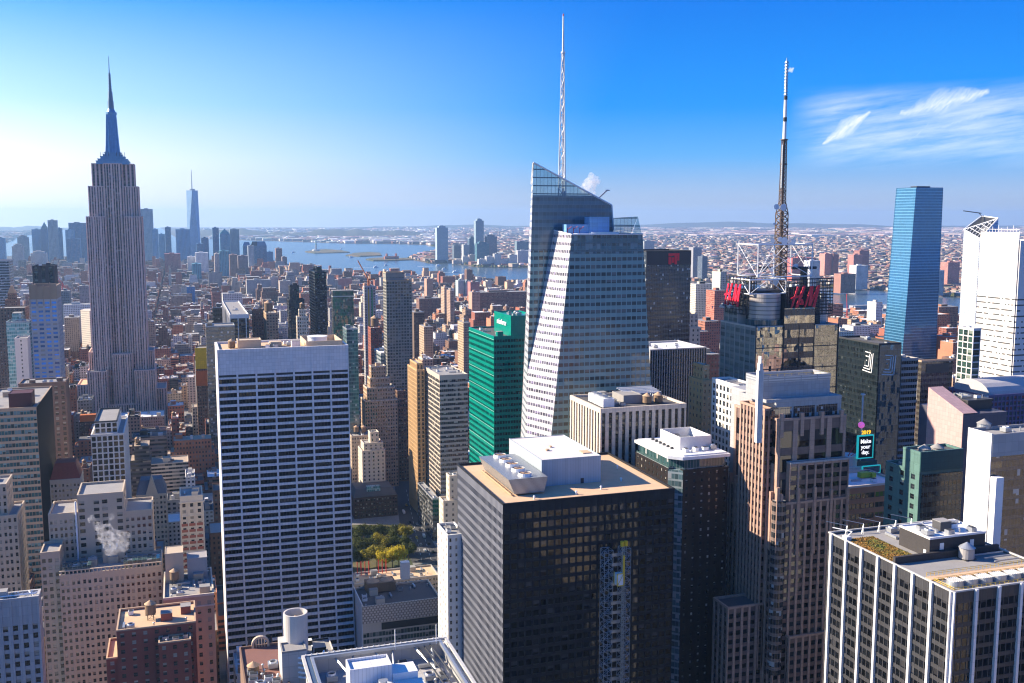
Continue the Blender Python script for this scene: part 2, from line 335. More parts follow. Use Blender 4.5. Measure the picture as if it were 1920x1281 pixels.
DEF = dict(bay=3.0, fl=3.7, ww=.5, wh=.55, pd=.35, sd=.05, top=1.6, major=None, indiv=True, zmin=0.0, core=None)
class Bld:
    def __init__(s, name, label, cat, box, st, group=None, reg=True):
        x0, x1, y0, y1, z = box; s.box = box; s.st = {**DEF, **st}
        s.o = thing(name, label, cat, ((x0+x1)/2, (y0+y1)/2, 0), group)
        s.wall = MB(); s.panes = []; s.cx, s.cy = (x0+x1)/2, (y0+y1)/2
        s.rng = random.Random(hash(label) % 9973 if False else sum(map(ord, label)))
        if reg: FP.append((x0, x1, y0, y1)); HB.append((x0, x1, y0, y1, z))
    def face(s, f, x0, x1, y0, y1, z0, z1, st):
        bay, fl, ww, wh, pd, sd = (st[k] for k in ('bay', 'fl', 'ww', 'wh', 'pd', 'sd'))
        L = (x1-x0) if f in 'NS' else (y1-y0-2*pd); off = 0 if f in 'NS' else pd
        n = max(1, round(L/bay)); bw = L/n; top = st['top']; H = z1-z0-top
        m = max(1, round(H/fl)); fh = H/m; pw = (1-ww)*bw
        def bx(u0, u1, d0, d1, za, zb, mi):                          # d: outward distance from the face plane
            if f == 'N': s.wall.box(x0+u0, x0+u1, y0-d1, y0-d0, za, zb, mi, True)
            elif f == 'S': s.wall.box(x0+u0, x0+u1, y1+d0, y1+d1, za, zb, mi, True)
            elif f == 'E': s.wall.box(x0-d1, x0-d0, y0+off+u0, y0+off+u1, za, zb, mi, True)
            else: s.wall.box(x1+d0, x1+d1, y0+off+u0, y0+off+u1, za, zb, mi, True)
        mj = st['major']
        for i in range(n+1):
            w_, pr, mi = pw, 0.0, 0
            if mj and i % mj[0] == mj[3] % mj[0]: w_, pr, mi = mj[1], mj[2], mj[4]
            if w_ < .02: continue
            a, b_ = i*bw-w_/2, i*bw+w_/2
            if i == 0: a, b_ = 0, max(w_/2, .12)
            if i == n: a, b_ = L-max(w_/2, .12), L
            bx(a, b_, -pd, pr, z0, z1-.02, mi)
        sh = (1-wh)*fh
        for j in range(m):
            za = z0+j*fh
            if sh > .02: bx(.04, L-.04, -pd, -sd, za, za+sh, 1)
        bx(.04, L-.04, -pd, -sd, z0+m*fh, z1-.03, 1 if not st.get('topmat') else st['topmat'])
        if st.get('course'):
            for j in range(1, m, st['course']): bx(-.0 if f in 'NS' else 0, L, -.04, .16, z1-top-j*fh-.28, z1-top-j*fh, 2)
        rg = s.rng
        for j in range(m):
            za, zb = z0+j*fh+sh, z0+(j+1)*fh
            if za < st['zmin']: continue
            for i in range(n):
                wl = wr = pw/2
                if mj:
                    if i % mj[0] == mj[3] % mj[0]: wl = mj[1]/2
                    if (i+1) % mj[0] == mj[3] % mj[0]: wr = mj[1]/2
                ua, ub = i*bw+wl, (i+1)*bw-wr
                if ub-ua < .1: continue
                uc = (ua+ub)/2; zc = (za+zb)/2; d = -pd+.06
                c = (x0+uc, y0-d, zc) if f == 'N' else (x0+uc, y1+d, zc) if f == 'S' else (x0-d, y0+off+uc, zc) if f == 'E' else (x1+d, y0+off+uc, zc)
                s.panes.append((f, c, ub-ua, zb-za, rg.randrange(14)))
    def tier(s, x0, x1, y0, y1, z0, z1, faces='NE', roof=None, cop=.12, copmi=2, noblank='', **ov):
        st = {**s.st, **ov}; pd = st['pd']
        s.wall.box(x0+pd, x1-pd, y0+pd, y1-pd, z0, z1-1.12, 3, top=False)
        blank = [f for f in 'NEWS' if f not in faces and f not in noblank]
        for f in blank:
            if f == 'S': s.wall.box(x0+.02, x1-.02, y1-pd, y1-.02, z0, z1-.03, 0)
            if f == 'N': s.wall.box(x0+.02, x1-.02, y0+.02, y0+pd, z0, z1-.03, 0)
            if f == 'E': s.wall.box(x0+.02, x0+pd, y0+pd, y1-pd, z0, z1-.03, 0)
            if f == 'W': s.wall.box(x1-pd, x1-.02, y0+pd, y1-pd, z0, z1-.03, 0)
        for f in faces: s.face(f, x0, x1, y0, y1, z0, z1, st)
        r = MB(); r.box(x0+pd+.02, x1-pd-.02, y0+pd+.02, y1-pd-.02, z1-1.3, z1-1.0)
        r.build('roof', roof or st.get('roof', roof_grey), s.o)
        c = MB(); e = .06
        c.ring(x0-e, x1+e, y0-e, y1+e, z1-st.get('coph', .9), z1+cop, pd+.3, 0); c.build('parapet', st.get('cop', st['wall']), s.o)
        return s
    def part(s, name, mat, mb, parent=None): return mb.build(name, mat, parent or s.o)
    def block(s, name, mat, x0, x1, y0, y1, z0, z1):
        m = MB().box(x0, x1, y0, y1, z0, z1); m.ring(x0-.05, x1+.05, y0-.05, y1+.05, z1-.35, z1+.25, .3)
        return m.build(name, mat, s.o)
    def tank(s, x, y, z, r=1.9, h=3.6, leg=2.6, mat=None, cmat=None):
        m = MB(); m.cone(x, y, z+leg, z+leg+h, r, r*.97, 18); t = m.build('water_tank', mat or wood_tank, s.o)
        k = MB(); k.cone(x, y, z+leg+h, z+leg+h+r*.75, r*1.1, 0, 18, bottom=True); k.build('tank_roof', cmat or cone_tan, t)
        if leg > .3:
            g = MB()
            for a in range(4):
                px, py = x+r*.75*cos(a*pi/2+.78), y+r*.75*sin(a*pi/2+.78)
                g.beam((px, py, z), (px, py, z+leg), .18); g.beam((px, py, z), (x+r*.75*cos(a*pi/2+2.35), y+r*.75*sin(a*pi/2+2.35), z+leg), .1)
            g.box(x-r*.9, x+r*.9, y-r*.9, y+r*.9, z+leg-.2, z+leg+.02, 0, True); g.build('tank_frame', metal_dark, t)
        return t
    def clutter(s, x0, x1, y0, y1, z, n=6, seed=0):
        """plant on a roof: each piece a part of its own"""
        rg = random.Random(seed*31+n); placed = []; u = 0
        while len(placed) < n and u < 200:
            u += 1; kind = rg.choice(['unit', 'unit', 'duct', 'vent', 'bulk', 'fan'])
            w_, d_, h_ = {'unit': (2.6, 2, 1.7), 'duct': (6, .9, .9), 'vent': (.9, .9, 1.3), 'bulk': (4.5, 4, 3.2), 'fan': (3, 3, 1.8)}[kind]
            if rg.random() < .5: w_, d_ = d_, w_
            if x1-x0 < w_+.5 or y1-y0 < d_+.5: continue
            x, y = rg.uniform(x0, x1-w_), rg.uniform(y0, y1-d_)
            if any(x < b+.5 and x+w_ > a-.5 and y < d+.5 and y+d_ > c-.5 for a, b, c, d in placed): continue
            placed.append((x, x+w_, y, y+d_)); m = MB()
            if kind == 'vent':
                m.cone(x+.45, y+.45, z, z+h_, .28, .28, 10); m.cone(x+.45, y+.45, z+h_, z+h_+.35, .5, .1, 10, bottom=True); m.build('vent_pipe', metal_grey, s.o)
            elif kind == 'fan':
                m.box(x, x+w_, y, y+d_, z+.3, z+h_); m.cone(x+w_/2, y+d_/2, z+h_, z+h_+.5, 1.2, 1.1, 14, 1, cap=False); m.cone(x+w_/2, y+d_/2, z+h_-.02, z+h_+.06, 1.0, 1.0, 14, 2)
                m.build('cooling_unit', [metal_grey, metal_white, metal_dark], s.o)
            elif kind == 'duct':
                m.box(x, x+w_, y, y+d_, z+.25, z+.25+h_, 0, True); m.box(x+.2, x+.5, y+.2, y+.5, z, z+.3); m.box(x+w_-.5, x+w_-.2, y+d_-.5, y+d_-.2, z, z+.3); m.build('duct', metal_grey, s.o)
            elif kind == 'bulk':
                m.box(x, x+w_, y, y+d_, z, z+h_); m.box(x-.1, x+w_+.1, y-.1, y+d_+.1, z+h_, z+h_+.2, 1, True); m.build('bulkhead', [s.st['wall'], roof_grey], s.o)
            else:
                m.box(x, x+w_, y, y+d_, z+.2, z+h_); m.box(x+.25, x+w_-.25, y+.25, y+d_-.25, z+h_, z+h_+.15, 1); m.build('air_unit', [metal_white if rg.random() < .5 else metal_grey, metal_dark], s.o)
    def finish(s):
        st = s.st
        s.wall.build('wall', [st['wall'], st.get('span', st['wall']), st.get('cop', st['wall']), st.get('core') or st['wall'], st.get('pier', st['wall'])], s.o)
        P = s.panes
        if not P: return s
        if not isinstance(st['glass'], dict): gl = {f: st['glass'] for f in 'NEWS'}
        else: gl = st['glass']
        P.sort(key=lambda p: (Vector(p[1])-CP).length-.6*p[1][2])
        f0, c0, w0, h0, _ = P[0]; dd = (Vector(c0)-CP).length
        px = (w0*F/dd)*(h0*F/dd)
        k = 100 if (st['indiv'] and px > 14) else 0
        if k >= len(P)-8: k = len(P)
        for f, c, w_, h_, r in P[:k]:
            o = bpy.data.objects.new('window', pane_mesh(f, w_, h_, r, gl[f])); COL.objects.link(o); o.parent = s.o
            o.location = Vector(c)-s.o.location
        mats = []; rest = MB()
        for f, c, w_, h_, r in P[k:]:
            if gl[f] not in mats: mats.append(gl[f])
            a, q = w_/2, h_/2; x, y, z = c; rr = (r+.5)/14+s.rng.random()*.06
            T = {'N': (1, 0), 'S': (-1, 0), 'E': (0, -1), 'W': (0, 1)}[f]
            rest.poly([(x-a*T[0], y-a*T[1], z-q), (x+a*T[0], y+a*T[1], z-q), (x+a*T[0], y+a*T[1], z+q), (x-a*T[0], y-a*T[1], z+q)], mats.index(gl[f]), [(0, 0), (1, 0), (1, 1), (0, 1)], rr)
        if rest.f: rest.build('windows', mats, s.o, kind='stuff') if len(P)-k > 100 else rest.build('glazing', mats, s.o)
        return s

def colX(px, Y, z): n = ray(px, 0).cross(ray(px, 1000)); return -(n.y*Y+n.z*(z-CAMZ))/n.x      # where the line (Y, z) crosses a pixel column
def colY(px, X, z): n = ray(px, 0).cross(ray(px, 1000)); return -(n.x*X+n.z*(z-CAMZ))/n.y
def span(C, D, nx, sx=None, dep=None):
    P = at_D(*C, D); z = P.z; xe = colX(nx, P.y, z)
    x0, x1 = (P.x, xe) if nx > C[0] else (xe, P.x)
    if dep is None: dep = colY(sx, P.x, z)-P.y
    return (x0, x1, P.y, P.y+dep, z)
def H(name, label, C, D, nx, st, sx=None, dep=None, faces=None, cat='building', roof=None, tiers=(), clut=4, tanks=(), fin=True, group=None, **ov):
    """a tower from its near top corner, its width and its depth; tiers step it back upwards: (x0, x1, y0, y1 as shares of the plan, extra height)"""
    bx = span(C, D, nx, sx, dep); b = Bld(name, label, cat, bx, st, group); x0, x1, y0, y1, z = bx
    faces = faces or ('NE' if nx > C[0] else 'NW')
    b.tier(x0, x1, y0, y1, 0, z, faces, roof, **ov)
    zt = z; w_, d_ = x1-x0, y1-y0
    for a0, a1, b0, b1, dh, *o in tiers:
        kw = o[0] if o else {}
        b.tier(x0+a0*w_, x0+a1*w_, y0+b0*d_, y0+b1*d_, zt-1, zt+dh, kw.get('faces', faces), **{k: v for k, v in kw.items() if k != 'faces'})
        zt += dh
        bb = (x0+a0*w_, x0+a1*w_, y0+b0*d_, y0+b1*d_)
    if not tiers: bb = (x0, x1, y0, y1)
    b.topbox = (*bb, zt)
    if clut: b.clutter(bb[0]+1.2, bb[1]-1.2, bb[2]+1.2, bb[3]-1.2, zt-1, clut, len(label)+int(x0))
    for fx, fy, r in tanks: b.tank(bb[0]+fx*(bb[1]-bb[0]), bb[2]+fy*(bb[3]-bb[2]), zt-1, r, r*1.9)
    if fin: b.finish()
    return b
# ------------------------------------------------------------------ the setting: water, land, roads, hills
def gp(px, py, z=0.0): p = at_z(px, py, z); return (p.x, p.y)
def groundmat():
    m, t, b = newmat('asphalt_ground'); P = t.geo()
    n = t.noise(P, .08, 5); n2 = t.noise(P, 2.0, 3); k = t.m('ADD', .6, t.m('MULTIPLY', t.m('ADD', n, n2), .4))
    t.put(b.inputs['Base Color'], t.v('MULTIPLY', (.055, .055, .058), t.comb(k, k, k))); b.inputs['Roughness'].default_value = .85
    return m
def landmat():                                                      # far shore: parks, yards, roofs and bare ground in patches
    m, t, b = newmat('far_land'); P = t.geo(); x, y, z = t.sep(P)[:3]
    Q = t.comb(x, y, 0.0)
    n = t.noise(Q, .0011, 5, .6); n2 = t.noise(Q, .006, 4, .6); n3 = t.noise(Q, .03, 3, .6)
    c = t.mix(t.ramp(n, .4, .62), (.10, .075, .05, 1), (.05, .055, .035, 1))
    c = t.mix(t.ramp(n2, .5, .68), c, (.17, .12, .085, 1)); c = t.mix(t.m('MULTIPLY', t.ramp(n3, .55, .75), .5), c, (.32, .28, .25, 1))
    t.put(b.inputs['Base Color'], c); b.inputs['Roughness'].default_value = .95; b.inputs['Specular IOR Level'].default_value = .1
    return m
def watermat():
    m, t, b = newmat('harbour_water'); P = t.geo(); x, y, z = t.sep(P)[:3]
    n = t.noise(t.comb(x, y, 0.0), .0016, 4, .6); c = t.mix(n, (.05, .085, .11, 1), (.075, .115, .14, 1))
    t.put(b.inputs['Base Color'], c); b.inputs['Roughness'].default_value = .22; b.inputs['IOR'].default_value = 1.33
    bp = t.node('ShaderNodeBump'); bp.inputs['Strength'].default_value = .5; bp.inputs['Distance'].default_value = 3.0
    t.l.new(t.noise(t.comb(x, t.m('MULTIPLY', y, 2.0), 0.0), .02, 5, .65), bp.inputs['Height']); t.l.new(bp.outputs[0], b.inputs['Normal'])
    return m
def parkmat():
    m, t, b = newmat('autumn_ground'); n = t.noise(t.geo(), .01, 5, .65)
    t.put(b.inputs['Base Color'], t.mix(t.ramp(n, .4, .6), (.045, .06, .022, 1), (.17, .115, .045, 1))); b.inputs['Roughness'].default_value = .95
    return m
M_ground, M_land, M_water, M_park = groundmat(), landmat(), watermat(), parkmat()
M_pave = wallmat('pavement_concrete', (.20, .195, .19), .4, .9, joint=(3, 3))
def sheet(name, pts, z, mat, z0=None):
    m = MB(); m.prism(pts, z if z0 is None else z0, z, 0); return m.build(name, mat, None, kind='structure')
def ccw(p): 
    a = sum(p[i][0]*p[(i+1) % len(p)][1]-p[(i+1) % len(p)][0]*p[i][1] for i in range(len(p))); return p if a > 0 else p[::-1]
wm = MB(); R_ = 28500
wm.poly([(-R_, -6000, -4), (R_*1.3, -6000, -4), (R_*1.3, R_, -4), (-R_, R_, -4)]); wm.build('water', M_water, None, kind='structure')
shore = [gp(-700, 500), gp(-300, 482), gp(100, 480), gp(300, 486), gp(470, 489), gp(537, 503), gp(625, 521), gp(680, 525), gp(774, 526), gp(880, 531), gp(990, 540), gp(1150, 550), gp(1296, 557), gp(1440, 575), gp(1570, 588), gp(1700, 597), gp(1830, 606), gp(2300, 640), gp(3000, 700)]
MAN = ccw([(-2500, -1500)] + shore + [(4500, -1500)])
sheet('ground', MAN, 0, M_ground, -5)
NJ = ccw([gp(765, 484), gp(806, 493), gp(850, 492), gp(896, 500), gp(990, 501), gp(1100, 508), gp(1296, 527), gp(1440, 532), gp(1560, 537), gp(1640, 542), gp(1800, 556), gp(2100, 575), (14000, 3000), (36000, 12000), (36500, 28300)] + [gp(760, 426.2), gp(820, 444), gp(800, 459), gp(835, 466), gp(812, 472)])
sheet('land', NJ, -1, M_land, -6)
SI = ccw([gp(455, 450), gp(560, 453), gp(640, 456), gp(720, 456.5), gp(800, 458.6), gp(835, 455), gp(840, 440), gp(790, 426.5), gp(300, 426.5), gp(330, 445), gp(400, 448)])
sheet('land', SI, -1.5, M_land, -6)
BK = ccw([gp(-400, 462), gp(0, 455), gp(18, 446), gp(60, 438), gp(100, 434), gp(80, 426.5), gp(-500, 426.5)])
sheet('land', BK, -1.2, M_land, -6)
def hills(pts, hgt, seed, name='hills', mat=None, dep=2500):
    """a ridge along ground points, rising to hgt metres with an uneven crest"""
    m = MB(); rg = random.Random(seed); K = 10; rows = []
    n = 90; P = []
    for i in range(n+1):
        t = i/n*(len(pts)-1); k = min(int(t), len(pts)-2); f = t-k
        P.append((pts[k][0]*(1-f)+pts[k+1][0]*f, pts[k][1]*(1-f)+pts[k+1][1]*f))
    ph = [rg.uniform(0, 6.3) for _ in range(6)]
    for j in range(K+1):
        row = []
        for i, (x, y) in enumerate(P):
            s = i/n; d = Vector((x, y, 0)).normalized(); o = j/K
            e = sin(pi*s)**.45*(.55+.2*sin(7*s+ph[0])+.13*sin(17*s+ph[1])+.08*sin(41*s+ph[2])+.05*sin(83*s+ph[3]))
            h = hgt*e*sin(pi*min(1, o*1.0))**1.0
            row.append((x+d.x*o*dep, y+d.y*o*dep, -3+h))
        rows.append(row)
    for j in range(K):
        for i in range(n): m.poly([rows[j][i], rows[j][i+1], rows[j+1][i+1], rows[j+1][i]])
    return m.build(name, mat or M_land, None, kind='structure')
M_hill = wallmat('wooded_hills', (.06, .06, .045), .8, .95, sc=.02, spec=.1)
hills([gp(330, 444), gp(560, 447), gp(800, 447)], 150, 3, dep=5000, mat=M_hill)
hills([gp(600, 430), gp(900, 429), gp(1300, 430), gp(1700, 431), gp(2100, 432)], 175, 5, dep=4500, mat=M_hill)
hills([gp(-300, 431), gp(20, 431), gp(140, 431)], 90, 9, dep=4000, mat=M_hill)
# islands of the harbour
def island(px, name='island', mat=None): sheet(name, ccw([gp(*p) for p in px]), 1.5, mat or M_park, -5)
island([(572, 472), (590, 474.5), (620, 474), (656, 473), (640, 469.5), (612, 467.5), (590, 468.5)])
island([(648, 479), (675, 480.5), (716, 479), (712, 474), (690, 473), (665, 474.5)])
island([(686, 486), (700, 488.8), (740, 488), (806, 485.5), (806, 483.5), (744, 484), (730, 482.5), (700, 484)])

# ------------------------------------------------------------------ haze
def build_haze():
    m = bpy.data.materials.new('haze_air'); m.use_nodes = True; t = NT(m.node_tree)
    for n in list(t.n): t.n.remove(n)
    v = t.node('ShaderNodeVolumePrincipled'); o = t.node('ShaderNodeOutputMaterial'); t.l.new(v.outputs[0], o.inputs['Volume'])
    v.inputs['Density'].default_value = HAZE_D; v.inputs['Color'].default_value = (*HAZE_C, 1); v.inputs['Anisotropy'].default_value = HAZE_G
    v.inputs['Density Attribute'].default_value = ''
    b = MB(); b.box(-R_-500, R_*1.3+500, -6500, R_+500, -7, 475, 0, True); h = b.build('haze', m, None, kind='stuff')
    h.display_type = 'WIRE'
HAZE_D, HAZE_C, HAZE_G = 3.5e-5, (.40, .66, 1.0), .32
build_haze()
# ------------------------------------------------------------------ landmark towers
# 1. pale travertine slab with a grid of dark windows and a flaring foot
trav = wallmat('white_travertine', (.72, .69, .68), .12, .6, joint=(1.55, 1.9), streak=.1)
g_grace = panemat('bronze_band_window', (.008, .008, .01), .25, (.10, .09, .08), rough=.04, ior=1.45, mull=(5, 1), frame=(.015, .015, .015), amt=.06)
b = Bld('office_tower', 'wide pale travertine slab tower gridded by seven columns of dark window bands, tan flat roof', 'skyscraper',
        span((407, 657), 520, 653, None, 36), dict(wall=trav, glass=g_grace, bay=9.6, fl=3.85, ww=.9, wh=.58, pd=.8, sd=.2, top=15.5, roof=roof_tan, coph=1.2))
x0, x1, y0, y1, z = b.box
n = 7; bw = (x1-x0)/n; m = 48; fh = (z-15.5)/m
def gy(zz): return -13*max(0, (75-zz)/75)**2.2                          # the concave sweep of the north and south fronts
st = b.st
b.wall.box(x0, x1, y0+.8, y1-.8, 0, z-1.1, 3, top=False)
for j in range(m):
    za, zb = j*fh, (j+1)*fh; ya, yb = gy(za), gy(zb); sp = za+.37*fh; ys = gy(sp)
    b.wall.poly([(x0+.05, y0+ya+.2, za), (x1-.05, y0+ya+.2, za), (x1-.05, y0+ys+.2, sp), (x0+.05, y0+ys+.2, sp)], 0)
    b.wall.poly([(x0+.05, y0+ys+.2, sp), (x1-.05, y0+ys+.2, sp), (x1-.05, y0+ys+.8, sp+.02), (x0+.05, y0+ys+.8, sp+.02)], 0)
    for i in range(n+1):
        ua = x0+i*bw-(.45 if i else 0); ub = x0+i*bw+(.45 if i < n else 0)
        b.wall.poly([(ua, y0+ya, za), (ub, y0+ya, za), (ub, y0+yb, zb), (ua, y0+yb, zb)], 0)
        b.wall.poly([(ub, y0+ya, za), (ub, y0+ya+.9, za), (ub, y0+yb+.9, zb), (ub, y0+yb, zb)], 0)
        b.wall.poly([(ua, y0+ya+.9, za), (ua, y0+ya, za), (ua, y0+yb, zb), (ua, y0+yb+.9, zb)], 0)
    if ya: b.wall.box(x0, x0+.3, y0+(ya+yb)/2, y0+1, za, zb, 0); b.wall.box(x1-.3, x1, y0+(ya+yb)/2, y0+1, za, zb, 0)
    for i in range(n):
        ua, ub = x0+i*bw+.45, x0+(i+1)*bw-.45; yc = (ys+yb)/2
        b.panes.append(('N', ((ua+ub)/2, y0+yc+.7, (sp+zb)/2), ub-ua, zb-sp-.02, b.rng.randrange(14)))
for i in range(n):                                                     # the blank attic: seven wide panels over a dark slot
    ua, ub = x0+i*bw+.45, x0+(i+1)*bw-.45
    b.wall.box(ua, ub, y0+.25, y0+.8, m*fh, m*fh+1.0, 0, True); b.wall.box(ua, ub, y0+.7, y0+.8, m*fh+1.0, m*fh+2.2, 1, True); b.wall.box(ua, ub, y0+.25, y0+.8, m*fh+2.2, z, 0, True)
for i in range(n+1): b.wall.box(x0+i*bw-(.45 if i else 0), x0+i*bw+(.45 if i < n else 0), y0, y0+.9, m*fh, z-.02, 0)
b.st['span'] = metal_dark
b.wall.box(x0+.02, x1-.02, y1-.8, y1, 0, z-.03, 0)
for f in 'E':
    pass
r = MB(); r.box(x0+.5, x1-.5, y0+.9, y1-.8, z-1.3, z-.9); b.part('roof', roof_tan, r)
r = MB(); r.ring(x0-.05, x1+.05, y0-.05, y1+.05, z-1.6, z+.15, 1.3); b.part('parapet', trav, r)
tan_box = plain('tan_plant_house', (.55, .43, .30), .8)
b.st['wall'] = trav
r = MB(); r.box(x0+11, x0+23, y0+10, y0+20, z-.9, z+3.2); r.ring(x0+10.8, x0+23.2, y0+9.8, y0+20.2, z+3, z+3.6, .5); b.part('bulkhead', tan_box, r)
b.tank(x0+8, y0+14, z-.9, 1.9, 3.2, .6)
r = MB(); r.cone(x0+53.5, y0+16, z-.9, z+3.4, 5.2, 5.2, 28); r.cone(x0+53.5, y0+16, z+3.4, z+3.8, 5.5, 5.5, 28); b.part('round_vent_house', metal_white, r)
r = MB(); r.ring(x0+46, x1-2.5, y0+4, y1-4, z-.9, z+2.4, .5); r.box(x0+28, x0+34, y0+12, y0+18, z-.9, z+1.8); b.part('plant_screen', tan_box, r)
b.clutter(x0+24, x0+45, y0+5, y1-5, z-.9, 8, 5)
b.finish()

# 2. black tower with the gravel roof
blk = wallmat('black_spandrel_metal', (.016, .018, .023), .25, .6, spec=.2, joint=(1.6, 4))
lit_al = wallmat('aluminium_lit_tone', (.22, .23, .27), .25, .4, metal=.3, spec=.5)
EA = dict(wall=blk, glass={'N': g_black, 'E': g_black, 'W': g_black, 'S': g_black}, bay=3.15, fl=4.15, ww=.8, wh=.62, pd=.4, sd=.1, top=4.6, roof=roof_tan, coph=.7)
b = H('office_tower', 'black boxy office tower with tan gravel roof and a slanted row of roof fans', (943, 945), 396, 1265, EA, sx=857, clut=0, fin=False, cat='skyscraper', cop=.05, faces='N', noblank='E')
x0, x1, y0, y1, z = b.box
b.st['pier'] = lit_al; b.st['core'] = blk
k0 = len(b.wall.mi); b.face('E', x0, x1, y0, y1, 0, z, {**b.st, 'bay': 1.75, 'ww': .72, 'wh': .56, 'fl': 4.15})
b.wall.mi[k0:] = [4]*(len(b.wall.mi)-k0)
ne = len([1])
w_, d_ = x1-x0, y1-y0
# the lean-sided cooling rack with five fans, and the grey plant house beside it
f = MB(); ax, bx_, ay, by = x0+.10*w_, x0+.31*w_, y0+.18*d_, y0+.80*d_
for (q, s0, s1) in ((0, z-.2, z+6.2),): f.poly([(ax+1.5, ay, s0), (bx_-1.5, ay, s0), (bx_, ay, s1), (ax-1.2, ay, s1)]); f.poly([(ax+1.5, by, s0), (ax+1.5, ay, s0), (ax-1.2, ay, s1), (ax-1.2, by, s1)]); f.poly([(bx_-1.5, ay, s0), (bx_-1.5, by, s0), (bx_, by, s1), (bx_, ay, s1)]); f.poly([(bx_-1.5, by, s0), (ax+1.5, by, s0), (ax-1.2, by, s1), (bx_, by, s1)]); f.poly([(ax-1.2, ay, s1), (bx_, ay, s1), (bx_, by, s1), (ax-1.2, by, s1)])
louv = newmat('louvred_metal'); t = louv[1]; u, v = t.sep(t.uv())[:2]
k = t.m('GREATER_THAN', t.m('FRACT', t.m('MULTIPLY', v, 2.2)), .45); t.put(louv[2].inputs['Base Color'], t.mix(k, (.10, .11, .12, 1), (.50, .52, .53, 1))); louv[2].inputs['Metallic'].default_value = .5; louv[2].inputs['Roughness'].default_value = .4
ct = b.part('cooling_rack', louv[0], f)
for i in range(5):
    cyy = ay+(i+.5)*(by-ay)/5; q = MB(); cxx = (ax+bx_)/2-.6
    q.cone(cxx, cyy, z+6.2, z+7.6, 3.0, 2.7, 20, 0, cap=False); q.cone(cxx, cyy, z+6.6, z+6.9, 2.7, 2.7, 20, 2)
    for a in range(6): q.beam((cxx, cyy, z+7.3), (cxx+2.6*cos(a*pi/3), cyy+2.6*sin(a*pi/3), z+7.3), .22, 2)
    q.build('fan', [metal_white, metal_dark, cone_tan], ct)
    for s_ in (-1, 1):
        pass
q = MB()
for i in range(9): q.box(ax+.6, ax+.9, ay+i*(by-ay)/8.2, ay+i*(by-ay)/8.2+.3, z-1, z-.2); q.box(bx_-1.9, bx_-1.6, ay+i*(by-ay)/8.2, ay+i*(by-ay)/8.2+.3, z-1, z-.2)
q.box(ax-.2, ax+.3, ay, by, z-.5, z-.1, 0, True); q.build('rack_frame', cone_tan, ct)
gpan = wallmat('grey_panel_house', (.36, .42, .47), .12, .55, joint=(1.2, 40)); wroof = wallmat('pink_white_membrane', (.66, .60, .57), .2, .8)
hx0, hx1, hy0, hy1 = x0+.325*w_, x0+.685*w_, y0+.33*d_, y0+.97*d_
q = MB(); q.box(hx0, hx1, hy0, hy1, z-1, z+10.5, 0, tm=1); q.ring(hx0-.05, hx1+.05, hy0-.05, hy1+.05, z+10.2, z+10.75, .35, 0)
q.box(hx1-2.2, hx1-1, hy0-.12, hy0, z-1, z+1.6, 0, True); hs_ = b.part('plant_house', [gpan, wroof], q)
q = MB().box(hx1-9.5, hx1-8, hy0-.1, hy0+.05, z-1, z+1.3, 0, True); q.build('door', metal_dark, hs_)
q = MB(); q.box(hx1-6, hx1-2, hy0+6, hy0+11, z+10.5, z+10.95); q.box(hx0+8, hx0+9.5, hy0+16, hy0+17.5, z+10.5, z+11.3); q.box(hx0+12, hx0+13, hy0+22, hy0+23.5, z+10.5, z+11.2); q.build('roof_hatch', roof_tan, hs_)
for (ux, uy) in ((.45, .1), (.62, .16), (.8, .3), (.9, .6), (.2, .08)):
    q = MB(); q.cone(x0+ux*w_, y0+uy*d_, z-1, z+.3, .35, .35, 10); q.cone(x0+ux*w_, y0+uy*d_, z+.3, z+.7, .6, .15, 10, bottom=True); b.part('vent_pipe', metal_white, q)
# paler metal only on the east side: its sunlight put into the colour
b.finish()
# builder's hoist standing against its front: two lattice masts, car and floor gates
def lattice(m, x, y, z0, z1, w, n, t=.12, mi=0, dep=None):
    d = dep or w; h = (z1-z0)/n
    for (a, c) in ((0, 0), (w, 0), (w, d), (0, d)): m.beam((x+a, y+c, z0), (x+a, y+c, z1), t*1.4, mi)
    for i in range(n):
        za, zb = z0+i*h, z0+(i+1)*h; s = i % 2
        for (p, q) in (((0, 0), (w, 0)), ((w, 0), (w, d)), ((w, d), (0, d)), ((0, d), (0, 0))):
            p, q = (q, p) if s else (p, q)
            m.beam((x+p[0], y+p[1], za), (x+q[0], y+q[1], zb), t, mi); m.beam((x+p[0], y+p[1], zb), (x+q[0], y+q[1], zb), t, mi)
X0 = at_Y(1134, 1030, y0-6).x; X1 = at_Y(1183, 1030, y0-6).x; zt = at_Y(1134, 1034, y0-6).z
ho = thing('construction_hoist', 'steel lattice builders hoist with white lift car climbing the black tower front', 'hoist', ((X0+X1)/2, y0-4, 0))
q = MB(); wv = (X1-X0)*.32
lattice(q, X0, y0-6, 0, zt, wv, 46, .15, dep=4.5); lattice(q, X1-wv, y0-6, 0, zt, wv, 46, .15, dep=4.5); q.build('scaffold_tower', metal_grey, ho)
xm = X0+(X1-X0)*.66; zm = at_Y(1165, 1022, y0-6).z
q = MB(); lattice(q, xm-.5, y0-7.8, 0, zm, 1.0, 120, .10, dep=.9); q.build('mast', plain('galvanised_mast', (.45, .42, .36), .5, .3), ho)
q = MB(); q.cone(xm-.6, y0-7.4, zm, zm+2, .8, .8, 12, bottom=True); q.cone(xm+1.0, y0-7.4, zm, zm+2, .8, .8, 12, bottom=True); q.box(xm-.3, xm+.5, y0-7.9, y0-7.0, zm-16, zm-4, 0, True); q.build('head_sheave', metal_yellow, ho)
zc = at_Y(1160, 1085, y0-8).z
q = MB(); q.box(xm-3.4, xm-.6, y0-9.2, y0-6.2, zc-2.6, zc+2.2, 0, True); c_ = q.build('lift_car', metal_white, ho)
q = MB()
